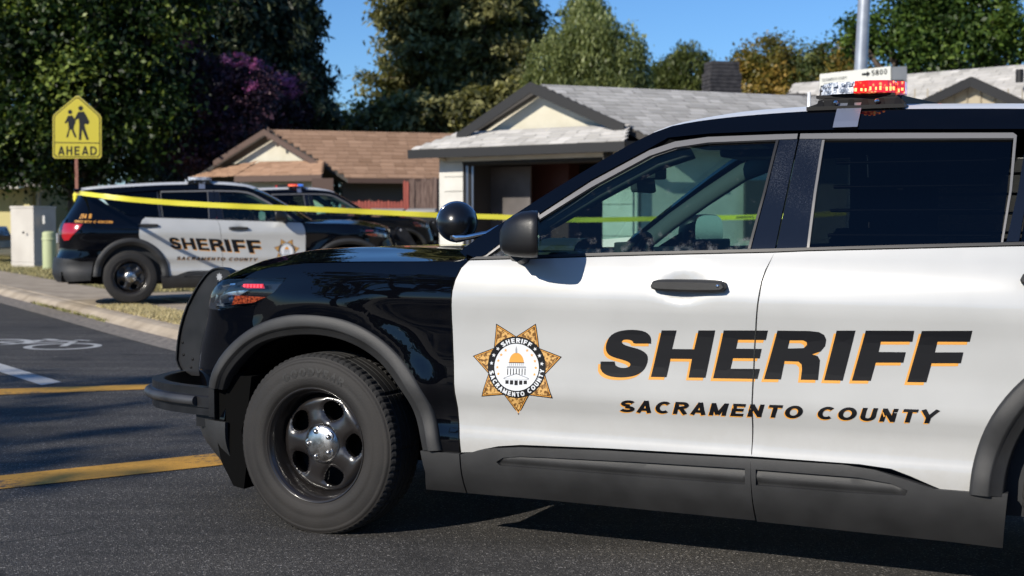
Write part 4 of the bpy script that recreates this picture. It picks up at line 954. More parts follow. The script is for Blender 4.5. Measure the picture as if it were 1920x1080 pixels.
# the word in body coordinates: template units -> (x, z) on the doors
_LU = [102, 200, 318, 500, 596, 786, 1000, 1196, 1448, 1698]
_LX = [-1.236, -1.328, -1.437, -1.601, -1.685, -1.850, -2.030, -2.190, -2.389, -2.579]
_LT = [.896, .899, .903, .908, .911, .917, .922, .928, .934, .941]; _LB = [.712, .716, .721, .729, .733, .741, .749, .757, .767, .776]
def l2b(p, dx=0, dz=0):
    x = float(np.interp(p[0], _LU, _LX, )) if 102 <= p[0] <= 1698 else (-1.236 + (102 - p[0]) * .00094 if p[0] < 102 else -2.579 - (p[0] - 1698) * .00076)
    t = float(np.interp(p[0], _LU, _LT)); b = float(np.interp(p[0], _LU, _LB)); return (x + dx, t + (p[1] - 92) / 208. * (b - t) + dz)
def word(flip, dx=0, dz=0):
    """letter loops; flip lays the word out for the right-hand side, where it reads from tail to nose"""
    loops, holes = [], []
    for nm, (o, hs, sharp) in LET.items():
        oo = [(p[0], p[1]) for p in o]
        if nm == 'S':
            for _ in range(1): oo = chaikin(oo, set([0, 20, 21, 23, 24, 43]))
        for lst, dst in ((oo, loops), *[(h, holes) for h in hs]):
            if flip:
                # mirror the word about its own middle and keep the slant
                q = []
                for (u, v) in lst: q.append((1800 - (u + (v - 190) * .27) - (v - 190) * 0.27 + 0, v))
                dst.append([l2b(p, dx, dz) for p in q])
            else: dst.append([l2b(p, dx, dz) for p in lst])
    return loops, holes
def _arc(cx, cy, rx, ry, a0, a1, n=9): return [(cx + rx * math.cos(math.radians(a0 + (a1 - a0) * i / n)), cy + ry * math.sin(math.radians(a0 + (a1 - a0) * i / n))) for i in range(n + 1)]
def glyph(ch, w):
    """centre-line strokes of a capital (height 1) and its advance width"""
    h = w / 2; b, t = h, 1 - h; m = .5
    G = {'A': ([[(h, 0), (.40, 1)], [(.40, 1), (.80 - h, 0)], [(.16, .28), (.64, .28)]], .80), 'C': ([_arc(.42, m, .42 - h, m - h, 48, 312, 16)], .80), 'E': ([[(h, 0), (h, 1)], [(h, t), (.62, t)], [(h, .51), (.58, .51)], [(h, b), (.63, b)]], .68),
         'D': ([[(h, 0), (h, 1)], [(h, b), (.34, b)] + _arc(.34, m, .36, m - h, -90, 90, 10) + [(h, t)]], .76), 'F': ([[(h, 0), (h, 1)], [(h, t), (.60, t)], [(h, .50), (.55, .50)]], .64), 'H': ([[(h, 0), (h, 1)], [(.70 - h, 0), (.70 - h, 1)], [(h, .52), (.70 - h, .52)]], .76),
         'I': ([[(h, 0), (h, 1)]], .24), 'L': ([[(h, 0), (h, 1)], [(h, b), (.58, b)]], .62), 'M': ([[(h, 0), (h, 1)], [(.86 - h, 0), (.86 - h, 1)], [(h, .96), (.43, .08)], [(.43, .08), (.86 - h, .96)]], .92), 'N': ([[(h, 0), (h, 1)], [(.70 - h, 0), (.70 - h, 1)], [(h, .93), (.70 - h, .07)]], .77),
         'O': ([_arc(.42, m, .42 - h, m - h, 0, 360, 24)], .88), 'R': ([[(h, 0), (h, 1)], [(h, t), (.42, t)] + _arc(.42, .72, .22 - h * .3, .28 - h, 90, -90, 8) + [(h, .44)], [(.38, .44), (.64, 0)]], .72), 'S': ([_arc(.34, .73, .27, .27 - h, 25, 270, 10) + _arc(.34, .27, .30, .27 - h, 90, -160, 10)], .70),
         'T': ([[(.33, 0), (.33, 1)], [(0, t), (.66, t)]], .68), 'U': ([[(h, 1), (h, .36)] + _arc(.35, .36, .35 - h, .36 - h, 180, 360, 10) + [(.70 - h, 1)]], .76), 'Y': ([[(.36, 0), (.36, .44)], [(.04, 1), (.36, .42)], [(.36, .42), (.68, 1)]], .72), ' ': ([], .36),
         '5': ([[(.58, t), (.12, t), (.09, .55)] + _arc(.30, .33, .27, .33 - h, 130, -140, 10)], .66), '8': ([_arc(.32, .74, .24, .26 - h, 0, 360, 14), _arc(.32, .27, .29, .27 - h, 0, 360, 14)], .68), '0': ([_arc(.32, m, .32 - h, m - h, 0, 360, 18)], .70),
         '2': ([_arc(.32, .70, .26, .30 - h, 170, -30, 8) + [(.06, b), (.60, b)]], .66), '4': ([[(.46, 0), (.46, 1)], [(.46, .95), (.04, .30)], [(.04, .30), (.64, .30)]], .68), 'B': ([[(h, 0), (h, 1)], [(h, t), (.40, t)] + _arc(.40, .74, .20, .26 - h, 90, -90, 7) + [(h, .52)], [(h, .52), (.42, .50)] + _arc(.42, .26, .22, .26 - h, 90, -90, 7) + [(h, b)]], .72), 'G': ([_arc(.42, m, .42 - h, m - h, 48, 350, 16), [(.48, .44), (.84 - h, .44), (.84 - h, .10)]], .88), 'V': ([[(.03, 1), (.35, 0)], [(.35, 0), (.67, 1)]], .72), 'K': ([[(h, 0), (h, 1)], [(.62, 1), (h, .42)], [(.26, .58), (.64, 0)]], .70), 'W': ([[(.03, 1), (.24, 0)], [(.24, 0), (.46, 1)], [(.46, 1), (.68, 0)], [(.68, 0), (.89, 1)]], .95)}
    return G[ch.upper()]
def fat(pts, w):
    """outline of a polyline stroke"""
    p = np.array([q for i, q in enumerate(pts) if i == 0 or math.hypot(q[0] - pts[i - 1][0], q[1] - pts[i - 1][1]) > 1e-3]); L_, R_ = [], []; n = len(p); closed = n > 3 and np.linalg.norm(p[0] - p[-1]) < 1e-6
    for i in range(n):
        a = p[i] - p[i - 1] if i else (p[0] - p[-2] if closed else p[1] - p[0]); b = p[i + 1] - p[i] if i < n - 1 else (p[1] - p[0] if closed else p[i] - p[i - 1])
        a = a / (np.linalg.norm(a) + 1e-9); b = b / (np.linalg.norm(b) + 1e-9); t = a + b; t /= np.linalg.norm(t) + 1e-9; nn = np.array([-t[1], t[0]]); k = w / 2 / max(.5, nn @ np.array([-b[1], b[0]])); L_.append(p[i] + nn * k); R_.append(p[i] - nn * k)
    return L_, R_
_GC = {}
def glyph_mesh(ch, w):
    k = (ch.upper(), round(w, 3))
    if k not in _GC:
        st, adv = glyph(ch, w); loops = []
        for s in st:
            L_, R_ = fat(s, w)
            for i in range(len(L_) - 1): loops.append([tuple(L_[i]), tuple(R_[i]), tuple(R_[i + 1]), tuple(L_[i + 1])])
        _GC[k] = (*(cdt(loops, (), 9, False) if loops else (np.zeros((0, 2)), np.zeros((0, 3), int))), adv)
    return _GC[k]
def text_mesh2d(txt, size=1.0, bold=.0, shear=0.0, space=1.0):
    """block letters of even stroke width; heavier when bold is larger"""
    w = .115 + bold * 4.0; V, F_ = [], []; x = 0.0; b = 0
    for ch in txt:
        v, f, adv = glyph_mesh(ch, w)
        if len(v): V.append(v + np.array([x, 0])); F_.append(f + b); b += len(v)
        x += adv + .12 * space + w * .3
    V = np.concatenate(V).copy(); V[:, 0] += V[:, 1] * shear; V *= .72
    return V, np.concatenate(F_)
def decal_mesh(name, V2, F_, mats, off, side, mi=0):
    P, n = surf3(V2[:, 0], V2[:, 1], off)
    # orient towards the outside
    a, b, c = P[F_[:, 0]], P[F_[:, 1]], P[F_[:, 2]]; nn = np.cross(b - a, c - a); sgn = (nn * n[F_[:, 0]]).sum(1)
    F_ = F_.copy(); F_[sgn < 0] = F_[sgn < 0][:, ::-1]
    if side < 0: P = P * np.array([1, -1, 1]); F_ = F_[:, ::-1]
    return P, F_
# big word: gold shade under black letters, cut at the door seam
def door_clip(which): return [sh(fd_poly, 0, 0)] if which == 'f' else [sh(rd_poly, 0, 0)]
for sd in (1, -1):
    for dx, dz, off, mt, nm in ((.010, -.0105, .0007, M['decal_gold'], 'letter_shade'), (0, 0, .0014, M['decal_black'], 'lettering')):
        if sd < 0: dx = dx
        lo, ho = word(sd < 0, dx, dz)
        for dr, w_ in ((fdoor, 'f'), (rdoor, 'r')):
            V, F_ = cdt(lo, ho, .03, True, door_clip(w_))
            P, F3 = decal_mesh(nm, V, F_[:, ::-1], [mt], off, sd)
            link(nm, mesh_of(nm, P, F3, [mt], smooth=False), dr[sd])
# small words
def place_text(txt, size, bold, shear, p0, p1, side, off, wscale=None, h=None, space=1.0, dx=0, dz=0):
    """lay text so that its baseline runs from p0 to p1 (x, z) and its capitals are h tall"""
    V, F_ = text_mesh2d(txt, 1.0, bold, shear, space)
    lo, hi = V.min(0), V.max(0); L = hi[0] - lo[0]
    p0, p1 = np.array(p0), np.array(p1); u = (V[:, 0] - lo[0]) / L; X = p0[0] + (p1[0] - p0[0]) * u + dx; Z = p0[1] + (p1[1] - p0[1]) * u + V[:, 1] / .72 * h + dz
    return np.stack([X, Z], 1), F_
for sd in (1, -1):
    a, b = ((-1.312, .590), (-2.478, .618)) if sd > 0 else ((-2.478, .618), (-1.312, .590))
    for dx, dz, off, mt, nm in ((.004, -.004, .0007, M['decal_gold'], 'small_letter_shade'), (0, 0, .0014, M['decal_black'], 'small_lettering')):
        V2, F_ = place_text('SACRAMENTO COUNTY', 1, .026, .20, a, b, sd, off, h=.047, space=.8, dx=dx, dz=dz)
        c = V2[F_].mean(1)[:, 0] > -1.8215
        for dr, k in ((fdoor, c), (rdoor, ~c)):
            P, F3 = decal_mesh(nm, V2, F_[k], [mt], off, sd); link(nm, mesh_of(nm, P, F3, [mt]), dr[sd])
# badge
def badge_geo():
    """2-D triangles per layer in badge units (radius 1 = star tip), x to the reader's right"""
    out = []
    def poly(pts, m, lay):
        V, F_ = cdt([pts], (), .10 if lay < 7 else .5, lay < 7); out.append((V, F_, m, lay))
    def star(n, R, r, rot, c=(0, 0)): return [(c[0] + (R if i % 2 == 0 else r) * math.cos(rot + i * PI / n), c[1] + (R if i % 2 == 0 else r) * math.sin(rot + i * PI / n)) for i in range(2 * n)]
    def circ(R, n=56, c=(0, 0)): return [(c[0] + R * math.cos(2 * PI * i / n), c[1] + R * math.sin(2 * PI * i / n)) for i in range(n)]
    poly(star(7, 1.0, .635, -PI / 2), 0, 0); poly(star(7, .965, .615, -PI / 2), 1, 1); poly(star(7, .935, .600, -PI / 2), 0, 2); poly(star(7, .915, .59, -PI / 2), 2, 3)
    poly(circ(.635), 0, 4); poly(circ(.622), 0, 5); poly(circ(.485), 3, 6)
    def arc(txt, R, a0, a1, size, inward, lay, m=3):
        V, F_ = text_mesh2d(txt, 1.0, .03, 0, 1.05); lo, hi = V.min(0), V.max(0); u = (V[:, 0] - lo[0]) / (hi[0] - lo[0]); hgt = V[:, 1] / .72 * size
        th = a0 + (a1 - a0) * u; rr = R + (hgt if not inward else -hgt); out.append((np.stack([rr * np.cos(th), rr * np.sin(th)], 1), F_, m, lay))
    arc('SHERIFF', .505, math.radians(126), math.radians(54), .095, False, 7)
    arc('SACRAMENTO COUNTY', .605, math.radians(188), math.radians(357), .095, True, 7)
    for a_ in (137, 154, 172, 43, 26, 8): poly(star(5, .045, .018, math.radians(a_), (.555 * math.cos(math.radians(a_)), .555 * math.sin(math.radians(a_)))), 3, 7)
    for a_ in list(range(-20, 75, 19)) : 
        for s_ in (1, -1):
            c = (s_ * .42 * math.cos(math.radians(a_)), .42 * math.sin(math.radians(a_))); poly(star(5, .04, .016, PI / 2, c), 1, 7)
    # domed building
    poly([(.16 * math.cos(t), .10 + .20 * math.sin(t)) for t in np.linspace(0, PI, 16)] , 1, 7)
    poly([(-.02, .29), (.02, .29), (.02, .37), (0, .44), (-.02, .37)], 4, 7); poly([(-.17, .085), (.17, .085), (.17, .10), (-.17, .10)], 0, 8)
    for i in range(8): x = -.145 + i * .041; poly([(x - .008, .03), (x + .008, .03), (x + .008, .08), (x - .008, .08)], 4, 7)
    poly([(-.22, -.02), (.22, -.02), (.20, .02), (-.20, .02)], 4, 7)
    for i in range(7): x = -.19 + i * .063; poly([(x - .010, -.16), (x + .010, -.16), (x + .010, -.03), (x - .010, -.03)], 0, 7)
    poly([(-.28, -.25), (.28, -.25), (.28, -.22), (0, -.12), (-.28, -.22)], 4, 7); poly([(-.24, -.24), (.24, -.24), (.24, -.225), (0, -.145), (-.24, -.225)], 3, 8)
    for i in range(5): x = -.20 + i * .10; poly([(x - .036, -.37 + abs(i - 2) * .012), (x + .036, -.37 + abs(i - 2) * .012), (x + .036, -.27), (x - .036, -.27)], 0, 7)
    return out
BG = badge_geo()
for sd in (1, -1):
    vs_, fs, mi = [], [], []
    for V, F_, m_, lay in BG:
        V2 = np.stack([-.886 - sd * V[:, 0] * .196, .742 + V[:, 1] * .190 + sd * V[:, 0] * .006], 1)
        P, F3 = decal_mesh('badge', V2, F_, [], .0008 + lay * .00022, sd); b = len(vs_); vs_ += [tuple(p) for p in P]; fs += [tuple(int(i) + b for i in f) for f in F3]; mi += [m_] * len(F3)
    link('badge', mesh_of('badge', vs_, fs, [M['decal_black'], M['decal_gold'], M['gold_print'], M['decal_white'], M['decal_grey']], mi=mi), fdoor[sd])
# maker's plate on the near strap, tyre name
V, F_ = text_mesh2d('GOODYEAR', 1, .03, 0, 1.0); lo, hi = V.min(0), V.max(0)
u = (V[:, 0] - lo[0]) / (hi[0] - lo[0]); th = math.radians(118) - math.radians(58) * u; rr = .292 + V[:, 1] * .052
T3 = np.stack([-rr * np.cos(th), .1352 + 0 * rr - np.clip(rr - .31, 0, 1) * .14, rr * np.sin(th)], 1)
M['tyre_letters'] = mat('raised_tyre_letters', (.010, .0095, .009), rough=.6)
TL = mesh_of('tyre_lettering', T3, [tuple(f) for f in F_], [M['tyre_letters']])
for w_ in wheels: link('tyre_lettering', TL, w_)

# ================================================================== GROUND
def ribbon(left, right, name, m, parent=None, kind='structure', z=None):
    vs_ = []; 
    for a, b in zip(left, right): vs_ += [a, b]
    me = mesh_of(name, vs_, [(2 * i, 2 * i + 1, 2 * i + 3, 2 * i + 2) for i in range(len(left) - 1)], [m]); o = link(name, me, parent)
    if kind: o['kind'] = kind
    return o
road = link('road', mesh_of('road', [(-160, -60, 0), (160, -60, 0), (160, 140, 0), (-160, 140, 0)], [(0, 1, 2, 3)], [M['asphalt']])); tag(road, 'dark asphalt road with worn paint lines', kind='structure')
# kerb line, from far left to the corner behind the near car
K = resample([(-40, 78), (-13.5, 32.2), (-9.2, 24.6), (-6.4, 19.8), (-3.7, 15.1), (-2.5, 13.2), (-.8, 11.9), (2.5, 11.2), (9, 10.6), (40, 9.5)], 260, 2)
def kdir(i):
    t = K[min(i + 1, len(K) - 1)] - K[max(i - 1, 0)]; t = t / np.linalg.norm(t); return np.array([-t[1], t[0]]) * (1 if (-t[1] * .8 + t[0] * .5) > 0 else 1)
KN = np.array([kdir(i) for i in range(len(K))])
if (KN[100] * np.array([.86, .5])).sum() < 0: KN = -KN
def kz(d): return .115 + .0035 * max(0, d) + (.03 * min(1, max(0, d - 2) / 6))
def kp(i, d, z): return (K[i, 0] + KN[i, 0] * d, K[i, 1] + KN[i, 1] * d, z)
rows = [(-.42, .004), (-.02, .014), (.03, .045), (.09, .095), (.16, .115), (.26, .119)]
vs_ = [kp(i, d, z) for i in range(len(K)) for d, z in rows]; k = len(rows)
kb = mesh_of('kerb', vs_, [(i * k + j, (i + 1) * k + j, (i + 1) * k + j + 1, i * k + j + 1) for i in range(len(K) - 1) for j in range(k - 1)], [M['gutter'], M['concrete']], mi=[0 if j == 0 else 1 for i in range(len(K) - 1) for j in range(k - 1)], smooth=False)
tag(link('kerb', kb), 'rolled concrete kerb and gutter along the far side of the road', kind='structure')
# terrain behind the kerb
ds = [.255, 1.0, 1.8, 3, 5, 8, 12, 18, 30, 60, 140]
idx = list(range(0, len(K), 3)) + [len(K) - 1]
def gz(d): return .110 + .004 * d if d < 8 else .142 + .012 * min(d - 8, 22)
vs_ = [kp(i, d, gz(d)) for i in idx for d in ds]; k = len(ds)
lawn = link('lawn_ground', mesh_of('lawn_ground', vs_, [(i * k + j, (i + 1) * k + j, (i + 1) * k + j + 1, i * k + j + 1) for i in range(len(idx) - 1) for j in range(k - 1)], [M['soil']])); tag(lawn, 'dry front yards behind the pavement', kind='structure')
def arc_index(s0):
    d = np.r_[0, np.cumsum(np.linalg.norm(np.diff(K, axis=0), axis=1))]; return int(np.searchsorted(d, s0)), d
_, KD = arc_index(0)
def at_arc(s, d, z):
    x = np.interp(s, KD, K[:, 0]); y = np.interp(s, KD, K[:, 1]); nx = np.interp(s, KD, KN[:, 0]); ny = np.interp(s, KD, KN[:, 1]); return Vector((x + nx * d, y + ny * d, z))
# arc length at the spot (-9.2, 24.6)
sA = KD[np.argmin(np.hypot(K[:, 0] + 9.2, K[:, 1] - 24.6))]; sB = KD[np.argmin(np.hypot(K[:, 0] + 3.7, K[:, 1] - 15.1))]
pave = empty('sidewalk', at_arc(sA, 1, .11)); tag(pave, 'pale concrete pavement of cast slabs', kind='structure')
def slab(s0, s1, d0, d1, zt, parent, m=M['concrete']):
    gp = .006; P = [at_arc(s0 + gp, d0 + gp, 0), at_arc(s1 - gp, d0 + gp, 0), at_arc(s1 - gp, d1 - gp, 0), at_arc(s0 + gp, d1 - gp, 0)]
    L = parent.location; vs_ = []
    for ins, z in ((0, zt - .05), (0, zt - .006), (.008, zt)):
        c = sum(P, Vector()) / 4
        for p in P: q = p + (c - p).normalized() * ins * 1.4; vs_.append((q.x - L.x, q.y - L.y, z - L.z))
    fs = [(8, 9, 10, 11)] + [(a + i, a + (i + 1) % 4, a + 4 + (i + 1) % 4, a + 4 + i) for a in (0, 4) for i in range(4)]
    me = mesh_of('slab', vs_, fs, [m]); 
    if (me.polygons[0].normal.z < 0): me.flip_normals()
    return link('slab', me, parent)
s_ = sA - 12
while s_ < sB + 7:
    slab(s_, s_ + 1.5, .262, 1.62, .128 + random.uniform(-.003, .003), pave)
    s_ += 1.5
drive = empty('driveway', at_arc(sB, 3, .12)); tag(drive, 'wide concrete driveway under the parked patrol cars', kind='structure')
s_ = sA + 3.2
while s_ < sB + 12:
    for d0 in (1.62, 4.6, 7.6, 10.6): slab(s_, s_ + 3.0, d0, d0 + 3.0, .135 + .004 * d0 + random.uniform(-.003, .003), drive)
    s_ += 3.0
# dry grass blades
def grass(name, label, pts, n, h, c1, c2):
    V = np.zeros((n * 3, 3)); P = pts(n); a = RNG.uniform(0, 2 * PI, n); hh = h * RNG.uniform(.4, 1.2, n); w = .006 + RNG.uniform(0, .008, n); le = RNG.normal(0, .5, (n, 2)) * hh[:, None]
    V[0::3] = P + np.stack([np.cos(a) * w, np.sin(a) * w, 0 * a], 1); V[1::3] = P - np.stack([np.cos(a) * w, np.sin(a) * w, 0 * a], 1); V[2::3] = P + np.stack([le[:, 0], le[:, 1], hh], 1)
    m = toned(mat(name + '_mat', c1, rough=.8), c1, c2)
    o = link(name, fast_mesh(name, V, np.arange(n * 3).reshape(-1, 3), [m], tone=RNG.uniform(0, 1, n))); tag(o, label, kind='stuff'); return o
def patch(s0, s1, d0, d1, z):
    def f(n):
        s = RNG.uniform(s0, s1, n); d = d0 + (d1 - d0) * RNG.beta(1.4, 1.4, n); x = np.interp(s, KD, K[:, 0]); y = np.interp(s, KD, K[:, 1]); nx = np.interp(s, KD, KN[:, 0]); ny = np.interp(s, KD, KN[:, 1]); return np.stack([x + nx * d, y + ny * d, 0 * s + z], 1)
    return f
grass('dry_grass', 'yellow dry grass growing over the kerb beside the driveway', patch(sA + 6.2, sB + 1.5, .22, .95, .125), 15000, .035, (.40, .33, .13), (.60, .50, .28))
grass('dry_grass', 'dry grass verge round the utility cabinet', patch(sA - 26, sA + 2.5, 1.6, 4.6, .12), 26000, .10, (.18, .17, .06), (.50, .42, .20))
grass('dry_grass', 'tufts of dry grass in the gutter joint', patch(sA + 3.0, sA + 8, -.05, .02, .012), 500, .05, (.16, .17, .05), (.36, .32, .12))
# painted lines
def gquad(pts, name, m, label, z=.004):
    P = [on_ground(u, v) for u, v in pts]; k = len(P) // 2; top, bot = P[:k], P[k:][::-1]; n = 24; vs_ = []
    def ip(l, t):
        x = t * (len(l) - 1); i = min(int(x), len(l) - 2); return l[i].lerp(l[i + 1], x - i)
    for i in range(n + 1): a, b = ip(top, i / n), ip(bot, i / n); vs_ += [(a.x, a.y, z), (b.x, b.y, z)]
    o = link(name, mesh_of(name, vs_, [(2 * i, 2 * i + 1, 2 * i + 3, 2 * i + 2) for i in range(n)], [m]), road)
    if o.data.polygons[0].normal.z < 0: o.data.flip_normals()
    return o
gquad([(-260, 922), (0, 893), (385, 853), (700, 818), (700, 838), (397, 875), (0, 918), (-260, 950)], 'yellow_line', M['yellow_line'], '')
gquad([(-260, 740), (0, 730), (258, 722), (800, 703), (800, 711), (258, 731), (0, 741), (-260, 752)], 'yellow_line', M['yellow_line'], '')
gquad([(-300, 598), (0, 682), (115, 717), (78, 723), (0, 698), (-330, 610)], 'white_line', M['white_line'], '')
# bicycle lane symbol, laid flat in the lane
bk = on_ground(95, 650); bdir = (on_ground(185, 655) - on_ground(-60, 640)).normalized(); bup = Vector((-bdir.y, bdir.x, 0))
def bring(c, R, w, n=36):
    vs_ = []
    for i in range(n): a = 2 * PI * i / n; vs_ += [c + (bdir * math.cos(a) + bup * math.sin(a)) * R, c + (bdir * math.cos(a) + bup * math.sin(a)) * (R - w)]
    return vs_, [(2 * i, 2 * i + 1, (2 * i + 3) % (2 * n), (2 * i + 2) % (2 * n)) for i in range(n)]
bm_ = MB(); z4 = Vector((0, 0, .004)); c1 = on_ground(118, 650) + z4; c2 = c1 - bdir * 1.05
for c in (c1, c2): v, f = bring(c, .40, .085); bm_.add(v, f)
def bar_(a, b, w=.08):
    t = (b - a).normalized(); s = Vector((-t.y, t.x, 0)) * w / 2; bm_.add([a + s + z4 * .3, a - s + z4 * .3, b - s + z4 * .3, b + s + z4 * .3], [(0, 1, 2, 3)])
j1 = c1 - bdir * .38 + bup * .52; j2 = c2 + bdir * .28 + bup * .45; j3 = c2 + bdir * .42
for a, b in ((c1, j1), (j1, j2), (j2, c2), (j3, j2), (j3, j1), (c2, j3)): bar_(a, b)
bar_(j1 + bup * .12 - bdir * .12, j1 + bup * .12 + bdir * .12); bar_(j2 + bup * .1 - bdir * .12, j2 + bup * .1 + bdir * .10)
sy = bm_.build('bicycle_symbol', M['white_line'], road)
for p in sy.data.polygons: pass

# ================================================================== FAR PATROL CARS
def recolour(o, frm, to):
    if o.type == 'MESH' and any(m is frm for m in o.data.materials):
        o.data = o.data.copy()
        for i, m in enumerate(o.data.materials):
            if m is frm: o.data.materials[i] = to
def walk(o):
    yield o
    for c in o.children: yield from walk(c)
suv2 = copy_tree(suv); suv2.location = (-2.76, 21.45, .163); suv2.rotation_euler = (0, 0, math.radians(16))
tag(suv2, 'sheriff patrol car parked nose right on the driveway, unit 254 B, behind the yellow tape')
suv3 = copy_tree(suv); suv3.location = (-2.74, 29.6, .29); suv3.rotation_euler = (0, 0, math.radians(24))
tag(suv3, 'farthest patrol car, mostly hidden, its roof lights showing red and blue')
for o in walk(suv2):
    for a, b in ((M['diode_lens'], M['clear_lens']), (M['led_lit'], M['clear_lens']), (M['red_lit'], M['amber'])): recolour(o, a, b)
for o in walk(suv3):
    recolour(o, M['diode_lens'], M['red_lens']); recolour(o, M['clear_lens'], M['blue_lens']); recolour(o, M['red_lit'], M['lamp_chrome']); recolour(o, M['white'], M['black']) if 'door' in o.name else None
for o in walk(suv3):
    if o.name.startswith(('front_door', 'rear_door')): pass
# unit number and motto on the rear quarter of the middle car
for txt, a, b, h in (('254 B', (-3.86, 1.215), (-3.62, 1.215), .065), ('Service With Concern', (-3.95, 1.155), (-3.36, 1.145), .035)):
    V2, F_ = place_text(txt, 1, .02, .1, a, b, -1, .0, h=h); P, F3 = decal_mesh('unit_lettering', V2, F_, [], .006, -1)
    link('unit_lettering', mesh_of('unit_lettering', P, F3, [M['decal_gold']]), suv2)

# ================================================================== HOUSES
M['cream'] = noisy(mat('cream_wall', (.62, .58, .46), rough=.85), 2.5, (.58, .54, .42), (.66, .62, .50), bump=.15, bscale=60)
M['offwhite'] = noisy(mat('off_white_wall', (.66, .64, .58), rough=.85), 2.5, (.60, .58, .52), (.70, .68, .62), bump=.15, bscale=60)
M['tanwall'] = mat('tan_wall', (.42, .36, .26), rough=.85)
M['yellowwall'] = mat('yellow_wall', (.66, .58, .28), rough=.85)
M['fascia'] = mat('dark_grey_fascia', (.009, .0085, .0085), rough=.6); M['brownfascia'] = mat('brown_fascia', (.10, .06, .045), rough=.7)
M['shingle_grey'] = toned(mat('grey_shingles', (.3, .29, .28), rough=.9), (.33, .315, .29), (.56, .535, .50))
M['shingle_brown'] = toned(mat('brown_shingles', (.25, .15, .1), rough=.9), (.28, .165, .10), (.43, .265, .17))
M['roofdeck'] = mat('roof_felt', (.06, .055, .05), rough=.9)
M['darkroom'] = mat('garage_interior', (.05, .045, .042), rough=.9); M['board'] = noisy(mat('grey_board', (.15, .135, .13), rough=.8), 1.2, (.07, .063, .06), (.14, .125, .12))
M['redbrown'] = mat('red_brown_cabinet', (.07, .02, .014), rough=.6); M['darkwall'] = mat('dark_brown_wall', (.10, .085, .07), rough=.9)  # darkwall is one even dark brown
def slab_poly(P, th, name, mats, parent):
    """thick plate from a planar polygon (thickness downwards)"""
    P = [Vector(p) for p in P]; k = len(P); n = (P[1] - P[0]).cross(P[2] - P[0]).normalized()
    if n.z < 0: P = P[::-1]; n = -n
    Q = [p - Vector((0, 0, th)) for p in P]
    m = MB(); m.add(P + Q, [tuple(range(k)), tuple(range(2 * k - 1, k - 1, -1))] + [(i, k + i, k + (i + 1) % k, (i + 1) % k) for i in range(k)]); return m.build(name, mats, parent)
def shingles(P, name, m, parent, expo=.16, wid=.30, lift=.018):
    """courses of separate tabs over a convex planar roof polygon"""
    P = [Vector(p) for p in P]; n = (P[1] - P[0]).cross(P[2] - P[0]).normalized(); n = n if n.z > 0 else -n
    u = Vector((0, 0, 1)).cross(n).normalized(); v = n.cross(u).normalized(); v = v if v.z > 0 else -v
    o = P[0]; q = [((p - o).dot(u), (p - o).dot(v)) for p in P]; lo = min(b for a, b in q); hi = max(b for a, b in q); V = []; Fq = []; T = []
    y = lo; r = 0
    while y < hi:
        ym = y + expo * .5; xs = []
        for i in range(len(q)):
            (xa, ya), (xb, yb) = q[i], q[(i + 1) % len(q)]
            if (ya > ym) != (yb > ym): xs.append(xa + (xb - xa) * (ym - ya) / (yb - ya))
        if len(xs) >= 2:
            x0, x1 = min(xs), max(xs); x = x0 - RNG.uniform(0, wid)
            while x < x1:
                w = wid * RNG.uniform(.7, 1.25); a, b = max(x, x0), min(x + w - .006, x1)
                if b - a > .02:
                    l = lift * RNG.uniform(.7, 1.5); dy = RNG.uniform(-.02, .012); t = np.clip(RNG.normal(.5, .24), 0, 1)
                    y1 = min(y + expo + .02, hi)
                    for (X, Y, Z) in ((a, y + dy, l), (b, y + dy, l), (b, y1, .004), (a, y1, .004), (a, y + dy, .0), (b, y + dy, .0)): V.append(o + u * X + v * Y + n * Z)
                    k = len(V) - 6; Fq += [(k, k + 1, k + 2, k + 3), (k + 4, k + 5, k + 1, k)]; T += [t, t * .7]
                x += w
        y += expo; r += 1
    V = np.array([tuple(p) for p in V]); ob = link(name, fast_mesh(name, V, np.array(Fq), [m], tone=T), parent); ob['kind'] = 'stuff'
    nn = ob.data.polygons[0].normal
    if Vector(nn).dot(n) < 0: ob.data.flip_normals()
    return ob
def board(a, b, w, th, name, m, parent, up=Vector((0, 0, 1))):
    """a fascia or trim board from a to b, hanging w below the line, th thick towards the viewer"""
    a, b = Vector(a), Vector(b); t = (b - a).normalized(); out = t.cross(up).normalized(); out = out if out.y < 0 else -out
    m_ = MB(); vs_ = [a, b, b - up * w, a - up * w]; m_.add(vs_ + [p + out * th for p in vs_], [(0, 1, 2, 3), (7, 6, 5, 4), (0, 4, 5, 1), (1, 5, 6, 2), (2, 6, 7, 3), (3, 7, 4, 0)]); o = m_.build(name, m, parent)
    return o
def wallq(P, name, m, parent, th=.12):
    P = [Vector(p) for p in P]; n = (P[1] - P[0]).cross(P[2] - P[0]).normalized(); n = n if n.y > 0 else -n
    k = len(P); m_ = MB(); m_.add(P + [p + n * th for p in P], [tuple(range(k)), tuple(range(2 * k - 1, k - 1, -1))] + [(i, k + i, k + (i + 1) % k, (i + 1) % k) for i in range(k)]); return m_.build(name, m, parent)

